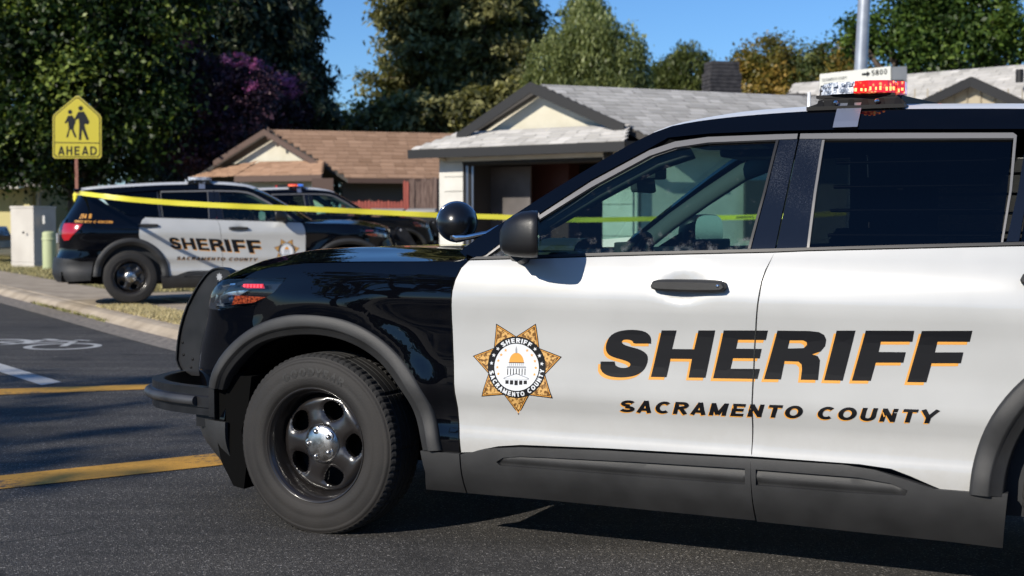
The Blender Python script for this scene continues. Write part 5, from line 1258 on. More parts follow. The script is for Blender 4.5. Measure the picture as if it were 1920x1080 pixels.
# ---- grey-roofed house with the open garage
G = Vector((.815, -.578, 0)).normalized(); GN = Vector((-.578, -.815, 0)).normalized()
hA = empty('house', (-1.3, 26.5, .3)); tag(hA, 'white house with grey shingle roof and an open dark garage behind the patrol cars', 'house')
hA.location = (0, 0, 0)
FL = at(833, 410, 26.5); FL.z = 0
def fw_(u, v, back=0.0): return on_wall(u, v, FL - GN * back, G)
eL, eR = fw_(766, 281, -.45), fw_(1173, 265, -.45); zE = (eL.z + eR.z) / 2; eL.z = eR.z = zE
pk_ = fw_(1010, 158, .25); gl = fw_(868, 250, .25); grr = fw_(1166, 232, .25)
ridge_far = at(1700, 190.5, 28.9); ridge_far.z = pk_.z
d_r = (ridge_far - pk_)
slope = (grr - pk_); kE = (zE - pk_.z) / slope.z; eB = pk_ + slope * kE
shingles([pk_, eB, eB + d_r, ridge_far], 'roof_shingles', M['shingle_grey'], hA)
slab_poly([pk_, eB, eB + d_r, ridge_far], .12, 'roof', M['roofdeck'], hA).location = (0, 0, -.01)
sl = (gl - pk_) * 1.05; slab_poly([pk_, pk_ + sl, pk_ + sl + d_r, ridge_far], .12, 'roof', M['roofdeck'], hA).location = (0, 0, -.012)
# skirt roof in front of the gable
s0 = fw_(840, 256, .25); s1 = fw_(1178, 230, .25); s1.z = min(s1.z, grr.z); 
shingles([eL, eR, fw_(1180, 232, .25), fw_(862, 254, .25)], 'skirt_shingles', M['shingle_grey'], hA, .15)
slab_poly([eL, eR, fw_(1180, 232, .25)], .10, 'skirt_roof', M['roofdeck'], hA).location = (0, 0, -.02)
slab_poly([eL, fw_(1180, 232, .25), fw_(862, 254, .25)], .10, 'skirt_roof', M['roofdeck'], hA).location = (0, 0, -.03)
board(eL, eR, .17, .03, 'fascia', M['fascia'], hA); board(eR, eR + (d_r.normalized()) * 1.2, .17, .03, 'fascia', M['fascia'], hA)
gp2 = pk_ + GN * .25; board(gp2 + Vector((0, 0, .02)), fw_(858, 250, 0), .20, .04, 'gable_fascia', M['fascia'], hA); board(gp2 + Vector((0, 0, .02)), fw_(1172, 232, 0), .20, .04, 'gable_fascia', M['fascia'], hA)
wallq([pk_ - Vector((0, 0, .06)) - GN * .1, gl - GN * .1 - Vector((0, 0, .1)), grr - GN * .1 - Vector((0, 0, .1))], 'gable_wall', M['cream'], hA)
soff = MB(); soff.add([eL - Vector((0, 0, .12)), eR - Vector((0, 0, .12)), fw_(1178, 270), fw_(800, 292)], [(0, 1, 2, 3)]); soff.build('soffit', M['tanwall'], hA)
# front wall pieces round the garage opening
def zat(p, z): return Vector((p.x, p.y, z))
pL0, pL1, pR0, pR1 = fw_(833, 400), fw_(868, 400), fw_(1130, 400), fw_(1186, 400); zt_ = zE - .08; zo = fw_(870, 303).z
wallq([zat(pL0, zo), zat(pR1, zo), zat(pR1, zt_), zat(pL0, zt_)], 'header_wall', M['offwhite'], hA, .15)
def pier(a, b, n=7):
    for i in range(n):
        z0 = .25 + (zo - .25) * i / n; z1 = .25 + (zo - .25) * (i + 1) / n - .012; m_ = wallq([zat(a, z0), zat(b, z0), zat(b, z1), zat(a, z1)], 'block', M['offwhite'], hA, .2)
pier(pL0, pL1, 8); pier(pR0, pR1, 8)
wallq([zat(pL0, .2), zat(pL0, zt_), zat(pL0, zt_) - GN * 6.0, zat(pL0, .2) - GN * 6.0], 'side_wall', M['offwhite'], hA)
# garage interior
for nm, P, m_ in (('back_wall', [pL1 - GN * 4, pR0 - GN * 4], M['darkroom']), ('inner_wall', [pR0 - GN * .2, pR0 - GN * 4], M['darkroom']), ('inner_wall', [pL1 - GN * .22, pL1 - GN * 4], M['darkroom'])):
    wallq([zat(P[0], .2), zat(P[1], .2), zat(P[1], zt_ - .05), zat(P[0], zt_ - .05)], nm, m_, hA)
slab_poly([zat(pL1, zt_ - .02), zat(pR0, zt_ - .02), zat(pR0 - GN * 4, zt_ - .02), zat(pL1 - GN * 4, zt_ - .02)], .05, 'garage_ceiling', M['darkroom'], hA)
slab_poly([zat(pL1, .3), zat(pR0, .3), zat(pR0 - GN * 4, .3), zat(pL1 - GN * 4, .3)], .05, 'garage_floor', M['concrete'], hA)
b0 = fw_(888, 400, .9); b1 = fw_(994, 400, .9); board_o = wallq([zat(b0, .35), zat(b1, .35), zat(b1, zo - .08), zat(b0, zo - .08)], 'grey_partition', M['board'], hA, .05)
b2 = fw_(996, 400, 1.5); b3 = fw_(1066, 400, 1.5); wallq([zat(b2, .35), zat(b3, .35), zat(b3, zo - .02), zat(b2, zo - .02)], 'tall_cabinet', M['redbrown'], hA, .4)
for q in range(4):
    a = fw_(871 + q * 5, 400, .02 + .03 * q); t_ = MB(); t_.box((-.018, -.02, 0), (.018, .02, zo - .3), M=Matrix.Translation((a.x, a.y, .3))); t_.build('door_track', M['fascia'] if q % 2 == 0 else M['steel'], hA)
tr = MB(); a, b = fw_(870, 305, .05), fw_(1130, 297, .05); a.z = b.z = zo - .03; tr.tube([a, b], .06, 6); tr.build('door_header', M['fascia'], hA)
dp = MB(); a = fw_(818, 292, -.2); dp.tube([a + Vector((0, 0, .1)), a, fw_(836, 300, -.03)], .035, 8); dp.build('gutter_outlet', M['tanwall'], hA)
# recessed entry wall to the right of the garage, shaded by the eave
w0 = zat(pR1 - GN * .3, 0); w1 = w0 + d_r * 1.3
wallq([zat(w0, .2), zat(w1, .2), zat(w1, zt_ + .15), zat(w0, zt_ + .15)], 'entry_wall', M['offwhite'], hA)
for i in range(2):
    p = w0 + d_r * (.28 + .35 * i) + Vector((.2, -.25, 0)); wm = MB(); wm.box((-.5, -.05, 1.0), (.5, .02, 2.1), M=Matrix.Translation((p.x, p.y + .1, 0)) @ Matrix.Rotation(math.atan2(d_r.y, d_r.x), 4, 'Z')); wf = wm.build('window', M['darkroom'], hA)
pp = MB(); a = fw_(1193, 400, .1); pp.tube([zat(a, .3), zat(a, zt_)], .04, 8); pp.build('downpipe', M['offwhite'], hA)
# small lamp by the garage corner
la = MB(); a = fw_(1140, 288, -.12); la.lathe([(0, -.12), (.07, -.10), (.09, 0), (.05, .10), (0, .12)], 12, 'z', M=Matrix.Translation(a)); la.build('wall_lamp', M['fascia'], hA)
# chimney with courses
ch = MB(); cc = at(1353, 150, 32.5); wdt = .78
zc0, zc1 = 3.2, at(1353, 116, 32.5).z
ncs = 22
chs = []
for i in range(ncs):
    z0 = zc0 + (zc1 - zc0) * i / ncs; z1 = z0 + (zc1 - zc0) / ncs - .012; top = i >= ncs - 3; w = wdt * (.44 if top else .5) * (1 + .01 * (i % 2)); ch.box((-w, -w * .7, z0), (w, w * .7, z1))
ch.box((-wdt * .42, -wdt * .28, zc0), (wdt * .42, wdt * .28, zc1 - .01))
M['darkbrick'] = noisy(mat('dark_brick', (.04, .038, .042), rough=.85), 9, (.022, .021, .025), (.062, .058, .06), bump=.4)
co = ch.build('chimney', M['darkbrick'], hA, loc=(cc.x, cc.y, 0), rot=(0, 0, .25)); co['kind'] = 'stuff'

# ---- second grey house at the right
hB = empty('house', (0, 0, 0)); tag(hB, 'grey shingled house with tan front gable at the right edge, above the patrol car roof', 'house')
B0, B1, B2, B3 = at(1489, 157.5, 36), at(1925, 124, 32.2), at(1990, 250, 28.5), at(1405, 205, 33)
zr = (B0.z + B1.z) / 2; B0.z = zr
B1 = at(1985, 119, 31.2); B1.z = zr; B2.z = zr - 1.6; B3.z = zr - 1.6
shingles([B0, B1, B2, B3], 'roof_shingles', M['shingle_grey'], hB); slab_poly([B0, B1, B2], .12, 'roof', M['roofdeck'], hB).location = (0, 0, -.03); slab_poly([B0, B2, B3], .12, 'roof', M['roofdeck'], hB).location = (0, 0, -.04)
bp_, bl, br = at(1821, 144, 27.6), at(1712, 196, 28.6), at(1942, 198, 26.6)
wallq([bp_ + Vector((0, .35, -.08)), bl + Vector((0, .35, -.1)), br + Vector((0, .35, -.1))], 'gable_wall', M['tanwall'], hB)
wallq([at(1820, 178, 27.9), at(1775, 205, 28.3), at(1872, 205, 27.5)], 'sunlit_gable_patch', M['cream'], hB, .05).location = (-.02, .02, 0)  # sunlit lower part of the gable, painted as a lighter cream triangle
board(bp_, bl, .20, .04, 'gable_fascia', M['fascia'], hB); board(bp_, br, .20, .04, 'gable_fascia', M['fascia'], hB)
gd = Vector((.9, 3.9, 0)); shingles([bp_, bl, bl + gd, bp_ + gd], 'porch_shingles', M['shingle_grey'], hB); shingles([bp_, br, br + gd, bp_ + gd], 'porch_shingles', M['shingle_grey'], hB)
for i in range(9):
    t = i / 9.; a = bl.lerp(br, t + .05); s_ = MB(); s_.box((-.012, -.02, 0), (.012, .0, .45), M=Matrix.Translation((a.x, a.y + .30, a.z - .1)))
    s_.build('gable_batten', M['tanwall'], hB)
wallq([zat(bl + Vector((.1, .5, 0)), .3), zat(br + Vector((0, .5, 0)), .3), zat(br + Vector((0, .5, 0)), br.z), zat(bl + Vector((.1, .5, 0)), bl.z)], 'front_wall', M['offwhite'], hB)
vt = MB(); a = at(1912, 137, 30.3); vt.tube([a - Vector((0, 0, .2)), a + Vector((0, 0, .08))], .09, 8); vt.build('roof_vent', M['fascia'], hB)

# ---- brown-roofed house
hC = empty('house', (0, 0, 0)); tag(hC, 'low brown shingle roofed house with cream gable in the middle distance', 'house')
PC = at(503, 243, 39.0); FLc = Vector((PC.x, PC.y, 0)); GB = Vector((.93, -.37, 0)).normalized(); GBN = Vector((-.37, -.93, 0)).normalized()
def fc_(u, v, back=0.0): return on_wall(u, v, FLc - GBN * back, GB)
RC = at(905, 251.5, 41.0); RC.z = PC.z; dC = RC - PC; footR = fc_(598, 301); footL = fc_(412, 300)
zeC = at(620, 329, 36.2).z; kC = (zeC - PC.z) / (footR.z - PC.z); eC = PC + (footR - PC) * kC
shingles([PC, eC, eC + dC, RC], 'roof_shingles', M['shingle_brown'], hC, .17, .34); slab_poly([PC, eC, eC + dC, RC], .10, 'roof', M['roofdeck'], hC).location = (0, 0, -.02)
sC = PC + (footL - PC) * kC; slab_poly([PC, sC, sC + dC, RC], .10, 'roof', M['roofdeck'], hC).location = (0, 0, -.025)
board(eC, eC + dC, .14, .03, 'fascia', M['brownfascia'], hC)
for f_ in (footR, footL): board(PC + GBN * .2, f_ + GBN * .2 + (f_ - PC) * .04, .17, .04, 'gable_fascia', M['brownfascia'], hC)
wallq([PC - GBN * .2 - Vector((0, 0, .1)), footL - GBN * .2 - Vector((0, 0, .1)), footR - GBN * .2 - Vector((0, 0, .1))], 'gable_wall', M['cream'], hC)
k0, k1, k2, k3 = fc_(440, 330, -1.2), fc_(604, 330, -1.2), fc_(607, 301, 0), fc_(487, 301, 0); k1.z = k0.z
shingles([k0, k1, k2, k3], 'skirt_shingles', M['shingle_brown'], hC, .15, .34); slab_poly([k0, k1, k2, k3], .1, 'skirt_roof', M['roofdeck'], hC).location = (0, 0, -.03)
k4 = fc_(350, 332, -.2); k4.z = k0.z; shingles([k4, k0, k3, fc_(400, 301, 0)], 'skirt_shingles', M['shingle_brown'], hC, .15, .34)
board(k0, k1, .17, .03, 'fascia', M['brownfascia'], hC)
for (x_, z_) in ((503, 262), (521, 275)):
    a = fc_(x_, z_, -.1); t_ = MB(); t_.box((-.03, -.03, 0), (.03, .03, .35), M=Matrix.Translation(a)); t_.build('gable_bracket', M['brownfascia'], hC)
wf0 = fc_(450, 335, -.7); wf1 = fc_(606, 335, -.7); wallq([zat(wf0, .3), zat(wf1, .3), zat(wf1, zeC - .12), zat(wf0, zeC - .12)], 'front_wall', M['cream'], hC)
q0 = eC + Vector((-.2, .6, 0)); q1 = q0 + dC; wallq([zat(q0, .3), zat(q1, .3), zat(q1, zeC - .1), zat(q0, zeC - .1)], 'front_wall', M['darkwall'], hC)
wn_ = MB(); a = at(605, 356, 35.6); wn_.box((-.28, -.04, -.25), (.28, .03, .3), M=Matrix.Translation(a)); wn_.build('window', M['brownfascia'], hC)

# ---- yellow house far left
hD = empty('house', (0, 0, 0)); tag(hD, 'pale yellow house with white eave behind the grey utility cabinet', 'house')
def yw(u, v, Y=46): return at(u, v, Y)
wallq([yw(-200, 450), yw(59, 450), yw(59, 352), yw(-200, 352)], 'front_wall', M['yellowwall'], hD); wallq([yw(59, 450, 46.2), yw(125, 450, 50), yw(125, 350, 50), yw(59, 350, 46.2)], 'side_wall', M['yellowwall'], hD)
board(yw(-200, 341, 45), yw(36, 343, 45), .18, .05, 'eave_board', M['offwhite'], hD); board(yw(36, 343, 45), yw(88, 344, 45.6), .12, .05, 'eave_board', M['tanwall'], hD)
slab_poly([yw(-200, 342, 45), yw(90, 344, 45), yw(130, 325, 52), yw(-200, 320, 52)], .1, 'roof', M['shingle_grey'], hD)
t_ = MB(); t_.box((-.1, -.05, -1.0), (.1, .05, .9), M=Matrix.Translation(yw(51, 390, 45.7))); t_.build('corner_trim', M['yellowwall'], hD)
t_ = MB(); t_.tube([yw(84, 346, 45.3), yw(80, 356, 45.6), yw(73, 362, 45.8), yw(72, 400, 45.9)], .06, 8); t_.build('downpipe', M['offwhite'], hD)

# ---- maroon car peeping out at the far left edge
def parked_car():
    o = empty('parked_car', (0, 0, 0)); tag(o, 'maroon parked car cut off by the left edge, behind the utility cabinet', 'car')
    T = Matrix.Translation(at(-140, 440, 41)); T.translation.z = .25
    prof = [(-2.2, .3), (-2.25, .75), (-2.1, .98), (-1.5, 1.02), (-.8, 1.42), (.7, 1.45), (1.5, 1.05), (2.15, .98), (2.28, .7), (2.25, .3)]
    m_ = MB(); k = len(prof); rows = []
    for y, s in ((-.86, .0), (-.80, .03), (.80, .03), (.86, 0)):
        rows += [T @ Vector((x * (.985 if abs(y) > .82 else 1), y * (1 if z < 1.03 else .82), z if abs(y) < .82 or z < 1.03 else z - .03)) for x, z in prof]
    m_.add(rows, [(r * k + i, r * k + i + 1, (r + 1) * k + i + 1, (r + 1) * k + i) for r in range(3) for i in range(k - 1)] + [tuple(range(k - 1, -1, -1)), tuple(range(3 * k, 4 * k))]); M['maroon'] = mat('maroon_paint', (.07, .012, .016), rough=.3, coat=1)
    m_.build('body', M['maroon'], o)
    w_ = MB(); w_.add([T @ Vector(p) for p in ((-1.35, -.80, 1.05), (1.3, -.80, 1.05), (.62, -.745, 1.38), (-.78, -.745, 1.36))], [(0, 1, 2, 3)]); w_.build('side_window', M['tint'], o)
    b_ = MB(); b_.box((2.0, -.84, .32), (2.34, .84, .55), bev=.04, M=T); b_.build('bumper', M['offwhite'], o)
    for x in (-1.4, 1.4):
        w_ = MB(); w_.lathe([(0, -.02), (.18, -.02), (.20, -.0), (.31, .0), (.32, -.04), (.32, -.2)], 24, 'y', M=T @ Matrix.Translation((x, -.87, .32)) @ Matrix.Scale(-1, 4, (0, 1, 0))); w_.build('wheel', M['tread'], o)
    return o
parked_car()

# ================================================================== STREET THINGS
M['cabinet'] = noisy(mat('cabinet_paint', (.58, .54, .47), rough=.6), 1.2, (.52, .48, .42), (.62, .58, .51))
cab = empty('utility_cabinet', (0, 0, 0)); tag(cab, 'grey-beige metal utility cabinet standing on the verge left of the parked patrol car', 'utility cabinet')
c0 = at(64, 497, 36.2); c0.z = .16; cl = at(21, 497, 36.8); cl.z = .16; cr_ = at(104, 496, 37.0); cr_.z = .16
hC_ = 1.62; ld = cl - c0; rd_ = cr_ - c0; rd_ = Vector((rd_.x, rd_.y + .1, 0))
def cbox(z0, z1, grow=0.0):
    c = c0 + (ld + rd_) / 2; P = [c0, c0 + rd_, c0 + ld + rd_, c0 + ld]; P = [c + (p - c) * (1 + grow) for p in P]; return [Vector((p.x, p.y, z0)) for p in P] + [Vector((p.x, p.y, z1)) for p in P]
BF = [(0, 3, 2, 1), (4, 5, 6, 7), (0, 1, 5, 4), (1, 2, 6, 5), (2, 3, 7, 6), (3, 0, 4, 7)]
m_ = MB(); m_.add(cbox(.14, .28, .0), BF); m_.build('plinth', M['cabinet'], cab); m_ = MB(); m_.add(cbox(.285, .16 + hC_ - .06, -.01), BF); m_.build('cabinet_body', M['cabinet'], cab); m_ = MB(); m_.add(cbox(.16 + hC_ - .055, .16 + hC_, .03), BF); m_.build('cabinet_lid', M['cabinet'], cab)
m_ = MB(); a = at(83, 412, 36.35); m_.box((-.03, -.05, -.11), (.03, .03, .11), M=Matrix.Translation(a)); m_.build('door_handle', M['offwhite'], cab)
m_ = MB(); a = at(44, 436, 36.3); m_.box((-.02, -.03, -.03), (.02, .02, .03), M=Matrix.Translation(a)); m_.build('lock', M['fascia'], cab)
M['palegreen'] = mat('pale_green_plastic', (.46, .50, .27), rough=.5)
po = empty('utility_pedestal', (0, 0, 0)); tag(po, 'short round pale green utility pedestal between the cabinet and the patrol car', 'utility pedestal')
a = at(93, 497, 34.6); m_ = MB(); m_.lathe([(.17, .1), (.17, 1.02), (.165, 1.05), (.10, 1.075), (0, 1.08)], 28, 'z', M=Matrix.Translation((a.x, a.y, .04))); m_.build('pedestal_body', M['palegreen'], po)
m_ = MB(); m_.lathe([(.185, .86), (.185, .90), (.17, .905)], 28, 'z', M=Matrix.Translation((a.x, a.y, .04))); m_.build('collar', M['palegreen'], po)
# school crossing sign
M['signyellow'] = mat('sign_yellow', (.54, .45, .03), rough=.4); M['rustpost'] = noisy(mat('rusty_post', (.24, .09, .06), rough=.75), 12, (.18, .07, .045), (.32, .14, .10)); M['signback'] = mat('sign_back', (.35, .36, .37), rough=.5, metal=.6)
SY = 27.0; sg = empty('warning_sign', (0, 0, 0)); tag(sg, 'yellow five-sided school crossing warning sign with two walking figures, reading AHEAD', 'road sign')
sc_ = at(145, 238, SY)
def sgp(u, v, d=0.0): p = at(u, v, SY); p.y -= d; return p
def flat(name, pts, m, d, parent, th=.003):
    P = [sgp(u, v, d) for u, v in pts]; k = len(P); tr = tessellate_polygon([[Vector((p.x, p.z, 0)) for p in P]]); vs_ = P + [p + Vector((0, th, 0)) for p in P]
    fs = []
    for t in tr:
        a, b, c = (P[i] for i in t); n = (b - a).cross(c - a); fs.append(tuple(t) if n.y < 0 else tuple(t[::-1]))
    fs += [tuple(k + i for i in f[::-1]) for f in fs] + [(i, (i + 1) % k, k + (i + 1) % k, k + i) for i in range(k)]
    return link(name, mesh_of(name, vs_, fs, [m]), parent)
def rpent(ins):
    cx = 145; s = ins; L_, R_, T_, Bm, Sh = 99 + s, 190 - s, 178 + s * 1.25, 297 - s, 217 + s * .35
    return [(cx - 3, T_ + 2), (cx + 3, T_ + 2), (R_ - 3, Sh - 2), (R_, Sh + 3), (R_ + .3, Bm - 4), (R_ - 3, Bm), (L_ + 4, Bm), (L_, Bm - 4), (L_, Sh + 3), (L_ + 2, Sh - 2)]
flat('sign_back', rpent(-.3), M['signback'], -.004, sg); sf = flat('sign_face', rpent(0), M['signyellow'], .002, sg)
flat('sign_border', rpent(2.2), M['decal_black'], .004, sf, .001); flat('sign_field', rpent(4.0), M['signyellow'], .006, sf, .001)
flat('divider', [(103, 266.5), (187, 267.5), (187, 269.2), (103, 268.2)], M['decal_black'], .008, sf, .001)
def fig(parts_, nm): 
    for p in parts_: flat(nm, p, M['decal_black'], .0085 + random.uniform(0, .0015), sf, .0006)
def disc(cx, cy, r): return [(cx + r * math.cos(t), cy + r * math.sin(t)) for t in np.linspace(0, 2 * PI, 14, endpoint=False)]
fig([disc(151.5, 203, 4.6), [(146.5, 210), (157, 209), (160, 214), (161, 232), (158.5, 233), (160, 241), (167, 262), (162.5, 262.5), (154, 242), (152.5, 262.5), (147.8, 262.5), (149, 236), (148, 222), (141, 226), (140, 223)], [(157, 209), (160, 213), (168, 228), (166, 233), (161.5, 233), (156, 216)]], 'figure_taller')
fig([disc(131.8, 210, 4.1), [(128, 217), (136, 216.5), (138.5, 222), (140, 233), (138, 242), (144, 257.5), (140.5, 258), (134, 243), (131, 243), (127.5, 258), (124.5, 257.5), (129, 241), (128, 228), (123, 232), (121.5, 230)], [(134, 217), (137.5, 219), (142, 227), (141, 233), (138, 233)]], 'figure_shorter')
V, F_ = text_mesh2d('AHEAD', 1, .018, 0, 1.12); lo, hi = V.min(0), V.max(0)
P = [sgp(109 + (v[0] - lo[0]) / (hi[0] - lo[0]) * 73, 291 - v[1] / .72 * 16.5, .0095) for v in V]; link('sign_lettering', mesh_of('sign_lettering', P, [tuple(f) for f in F_], [M['decal_black']]), sf)
m_ = MB(); a = at(143, 300, SY); m_.box((-.035, .008, .1), (.005, .045, at(0, 200, SY).z), M=Matrix.Translation((a.x, a.y, 0))); m_.box((.005, .008, .1), (.03, .014, at(0, 200, SY).z), M=Matrix.Translation((a.x, a.y, 0))); m_.build('post', M['rustpost'], sg)
# police tape
M['tape'] = mat('yellow_tape', (.80, .72, .06), rough=.35); M['tapetext'] = mat('tape_print', (.02, .02, .01), rough=.5)
tp = empty('barrier_tape', (0, 0, 0)); tag(tp, 'yellow barrier tape stretched from the sign post past both parked patrol cars', 'barrier tape')
keys = [(143, 364, 26.8), (145.5, 362, 22), (149, 362, 19.2), (160, 363.5, 18.6), (260, 376, 18.5), (400, 385, 18.6), (560, 391, 18.8), (700, 397.5, 19.1), (830, 404, 19.4), (950, 407, 19.7), (1070, 413, 20), (1190, 411, 20.2), (1300, 409, 20.4), (1420, 407, 20.3), (1530, 403, 19.8), (1607, 398, 19.36)]
kk = resample(keys, 150, 2); pts = [at(u, v, Y) for u, v, Y in kk]; vs_ = []
for i, p in enumerate(pts):
    t = (pts[min(i + 1, 149)] - pts[max(i - 1, 0)]).normalized(); tw = .16 * math.sin(i * .33) + .10 * math.sin(i * .9 + 1); h = .036
    if i < 6: h = .030
    nrm = Vector((-t.y, t.x, 0)).normalized(); up = (Vector((0, 0, 1)) * math.cos(tw) + nrm * math.sin(tw)); up = up - t * up.dot(t)
    for s in (1, .33, -.33, -1): vs_.append(p + up * h * s + nrm * .003 * math.sin(i * .7 + s))
link('tape_band', mesh_of('tape_band', vs_, [(4 * i + j, 4 * i + j + 1, 4 * i + j + 5, 4 * i + j + 4) for i in range(149) for j in range(3)], [M['tape']], smooth=True), tp)
kn = MB(); kn.tube([at(143, 360, 26.9), at(142.5, 372, 26.9), at(144, 385, 26.9)], [.04, .06, .03], 8); kn.tube([at(139, 366, 26.95), at(143, 363, 26.9), at(149, 362, 26.7)], .035, 6); kn.build('knot', M['tape'], tp)
tx = []
V, F_ = text_mesh2d('SHERIFFS LINE DO NOT CROSS', 1, .02, 0, 1.1); lo, hi = V.min(0), V.max(0)
for (u0, u1) in ((1238, 1345), (1380, 1490)):
    P = []
    for v in V:
        u = u0 + (v[0] - lo[0]) / (hi[0] - lo[0]) * (u1 - u0); x = np.interp(u, kk[:, 0], range(150)); i = min(int(x), 148); p = pts[i].lerp(pts[i + 1], x - i); P.append(p + Vector((0, -.006, v[1] / .72 * .030 - .015)))
    link('tape_lettering', mesh_of('tape_lettering', P, [tuple(f) for f in F_], [M['tapetext']]), tp)
# timber fence between the houses
M['fencewood'] = noisy(mat('weathered_redwood', (.16, .10, .08), rough=.85), 5, (.10, .06, .048), (.22, .15, .12), stretch=(6, 6, .6), bump=.3); M['fencered'] = noisy(mat('red_stained_wood', (.32, .07, .05), rough=.8), 4, (.26, .055, .04), (.40, .10, .07), stretch=(6, 6, .6))
fe = empty('wooden_fence', (0, 0, 0)); tag(fe, 'tall weathered brown plank fence beside the white garage corner', 'fence')
u_ = 756.0; i = 0
while u_ < 840:
    w = 5.6 + random.uniform(-.6, .6); a, b = at(u_, 340, 32), at(u_ + w - .6, 340, 32); top = at(u_, 337 + random.uniform(-3.5, 3) + (3 if i == 0 else 0), 32).z; m_ = MB(); y0 = random.uniform(-.015, .015)
    P = [(a.x, .4), (b.x, .4), (b.x, top - .04), ((b.x - .02), top), (a.x + .02, top), (a.x, top - .04)]
    vs_ = [(x, a.y + y0, z) for x, z in P] + [(x, a.y + y0 + .02, z) for x, z in P]; k = 6
    m_.add(vs_, [tuple(range(k)), tuple(range(2 * k - 1, k - 1, -1))] + [(j, k + j, k + (j + 1) % k, (j + 1) % k) for j in range(k)]); m_.build('plank', M['fencered'] if i < 2 else M['fencewood'], fe); u_ += w; i += 1
m_ = MB(); a = at(815, 340, 31.9); m_.box((-.05, -.06, .3), (.05, .0, at(0, 333, 32).z), M=Matrix.Translation((a.x, 31.97, 0))); m_.build('post', M['fencewood'], fe)
fr_ = empty('picket_fence', (0, 0, 0)); tag(fr_, 'low red picket fence behind the farthest patrol car', 'fence'); u_ = 640.0
while u_ < 757:
    a, b = at(u_, 376, 34), at(u_ + 5.2, 376, 34); top = a.z + random.uniform(-.02, .02); m_ = MB(); mid = (a.x + b.x) / 2
    P = [(a.x, .4), (b.x, .4), (b.x, top - .04), (mid, top), (a.x, top - .04)]; k = 5; vs_ = [(x, 34, z) for x, z in P] + [(x, 34.02, z) for x, z in P]
    m_.add(vs_, [tuple(range(k)), tuple(range(2 * k - 1, k - 1, -1))] + [(j, k + j, k + (j + 1) % k, (j + 1) % k) for j in range(k)]); m_.build('picket', M['fencered'], fr_); u_ += 6.1
m_ = MB(); a, b = at(640, 389, 34.05), at(757, 389, 34.05); m_.tube([a, b], .03, 4); m_.build('rail', M['fencered'], fr_)
# bins
M['bin'] = mat('dark_bin_plastic', (.018, .02, .024), rough=.5); M['lid'] = mat('pale_bin_lid', (.40, .39, .35), rough=.5)
for (u0, u1, Y, lab, ml) in ((692, 759, 31.2, 'dark wheeled bin with pale lid, left of the pair by the plank fence', 'lid'), (762, 818, 31.0, 'dark wheeled bin with pale lid, standing nearest the garage corner', 'lid')):
    o = empty('wheelie_bin', (0, 0, 0)); tag(o, lab, 'bin', 'wheeled bins by the fence'); a, b = at(u0, 400, Y), at(u1, 400, Y); w = (b.x - a.x); cx = (a.x + b.x) / 2; zt2 = at(0, 398, Y).z
    m_ = MB(); vs_ = [(cx - w * .42, Y - .3, .42), (cx + w * .42, Y - .3, .42), (cx + w * .42, Y + .3, .42), (cx - w * .42, Y + .3, .42), (cx - w * .5, Y - .36, zt2), (cx + w * .5, Y - .36, zt2), (cx + w * .5, Y + .36, zt2), (cx - w * .5, Y + .36, zt2)]; m_.add(vs_, BF); m_.build('bin_body', M['bin'], o)
    m_ = MB(); vs_ = [(cx - w * .52, Y - .40, zt2 + .005), (cx + w * .52, Y - .40, zt2 + .005), (cx + w * .52, Y + .38, zt2 + .03), (cx - w * .52, Y + .38, zt2 + .03), (cx - w * .47, Y - .36, zt2 + .05), (cx + w * .47, Y - .36, zt2 + .04), (cx + w * .47, Y + .34, zt2 + .09), (cx - w * .47, Y + .34, zt2 + .09)]; m_.add(vs_, BF); m_.build('bin_lid', M[ml], o)
    m_ = MB(); m_.tube([(cx - w * .4, Y + .3, .5), (cx + w * .4, Y + .3, .5)], .11, 12); m_.build('wheel', M['tread'], o)
# street lamp and street-name sign
M['galv'] = noisy(mat('galvanised_pole', (.34, .37, .42), rough=.45, metal=.35), 6, (.30, .33, .38), (.40, .43, .47))
lp = empty('street_lamp', (0, 0, 0)); tag(lp, 'galvanised grey street lamp pole rising behind the roof light bar', 'street lamp')
a = at(1614, 128, 19.5); b = at(1620.5, 0, 19.5); dirp = (b - a) / (b.z - a.z); base = a - dirp * (a.z - .12); topp = base + dirp * 8.5
m_ = MB(); m_.tube([base, base + dirp * 4.2, topp], [.11, .087, .06], 20); m_.build('pole', M['galv'], lp); m_ = MB(); m_.tube([topp, topp + Vector((-.6, -.5, .5)), topp + Vector((-1.8, -1.6, .75))], .04, 10); m_.build('lamp_arm', M['galv'], lp)
m_ = MB(); q = topp + Vector((-2.1, -1.9, .73)); m_.box((-.35, -.13, -.06), (.35, .13, .07), M=Matrix.Translation(q) @ Matrix.Rotation(.72, 4, 'Z'), bev=.04); m_.build('lamp_head', M['galv'], lp); m_ = MB(); m_.lathe([(.17, .12), (.17, .16), (.13, .2)], 20, 'z', M=Matrix.Translation(base - Vector((0, 0, .12)))); m_.build('base_flange', M['galv'], lp)
ss = empty('street_name_sign', (0, 0, 0)); tag(ss, 'white street name blades on the lamp pole, one with an arrow and 5800', 'street sign')
M['signwhite'] = mat('sign_white', (.66, .66, .60), rough=.5)
NS = [at(1537, 139, 19.55), at(1670, 124, 18.6), at(1670, 158, 18.6), at(1537, 171, 19.55)]; nsn = (NS[1] - NS[0]).cross(NS[3] - NS[0]).normalized(); nsn = nsn if nsn.y < 0 else -nsn
ns = wallq(NS, 'name_blade', M['signwhite'], ss, .004)
NB = [at(1662, 126, 18.75), at(1700, 124, 18.2), at(1700, 198, 18.2), at(1662, 190, 18.75)]; wallq(NB, 'cross_blade', M['signback'], ss, .004)
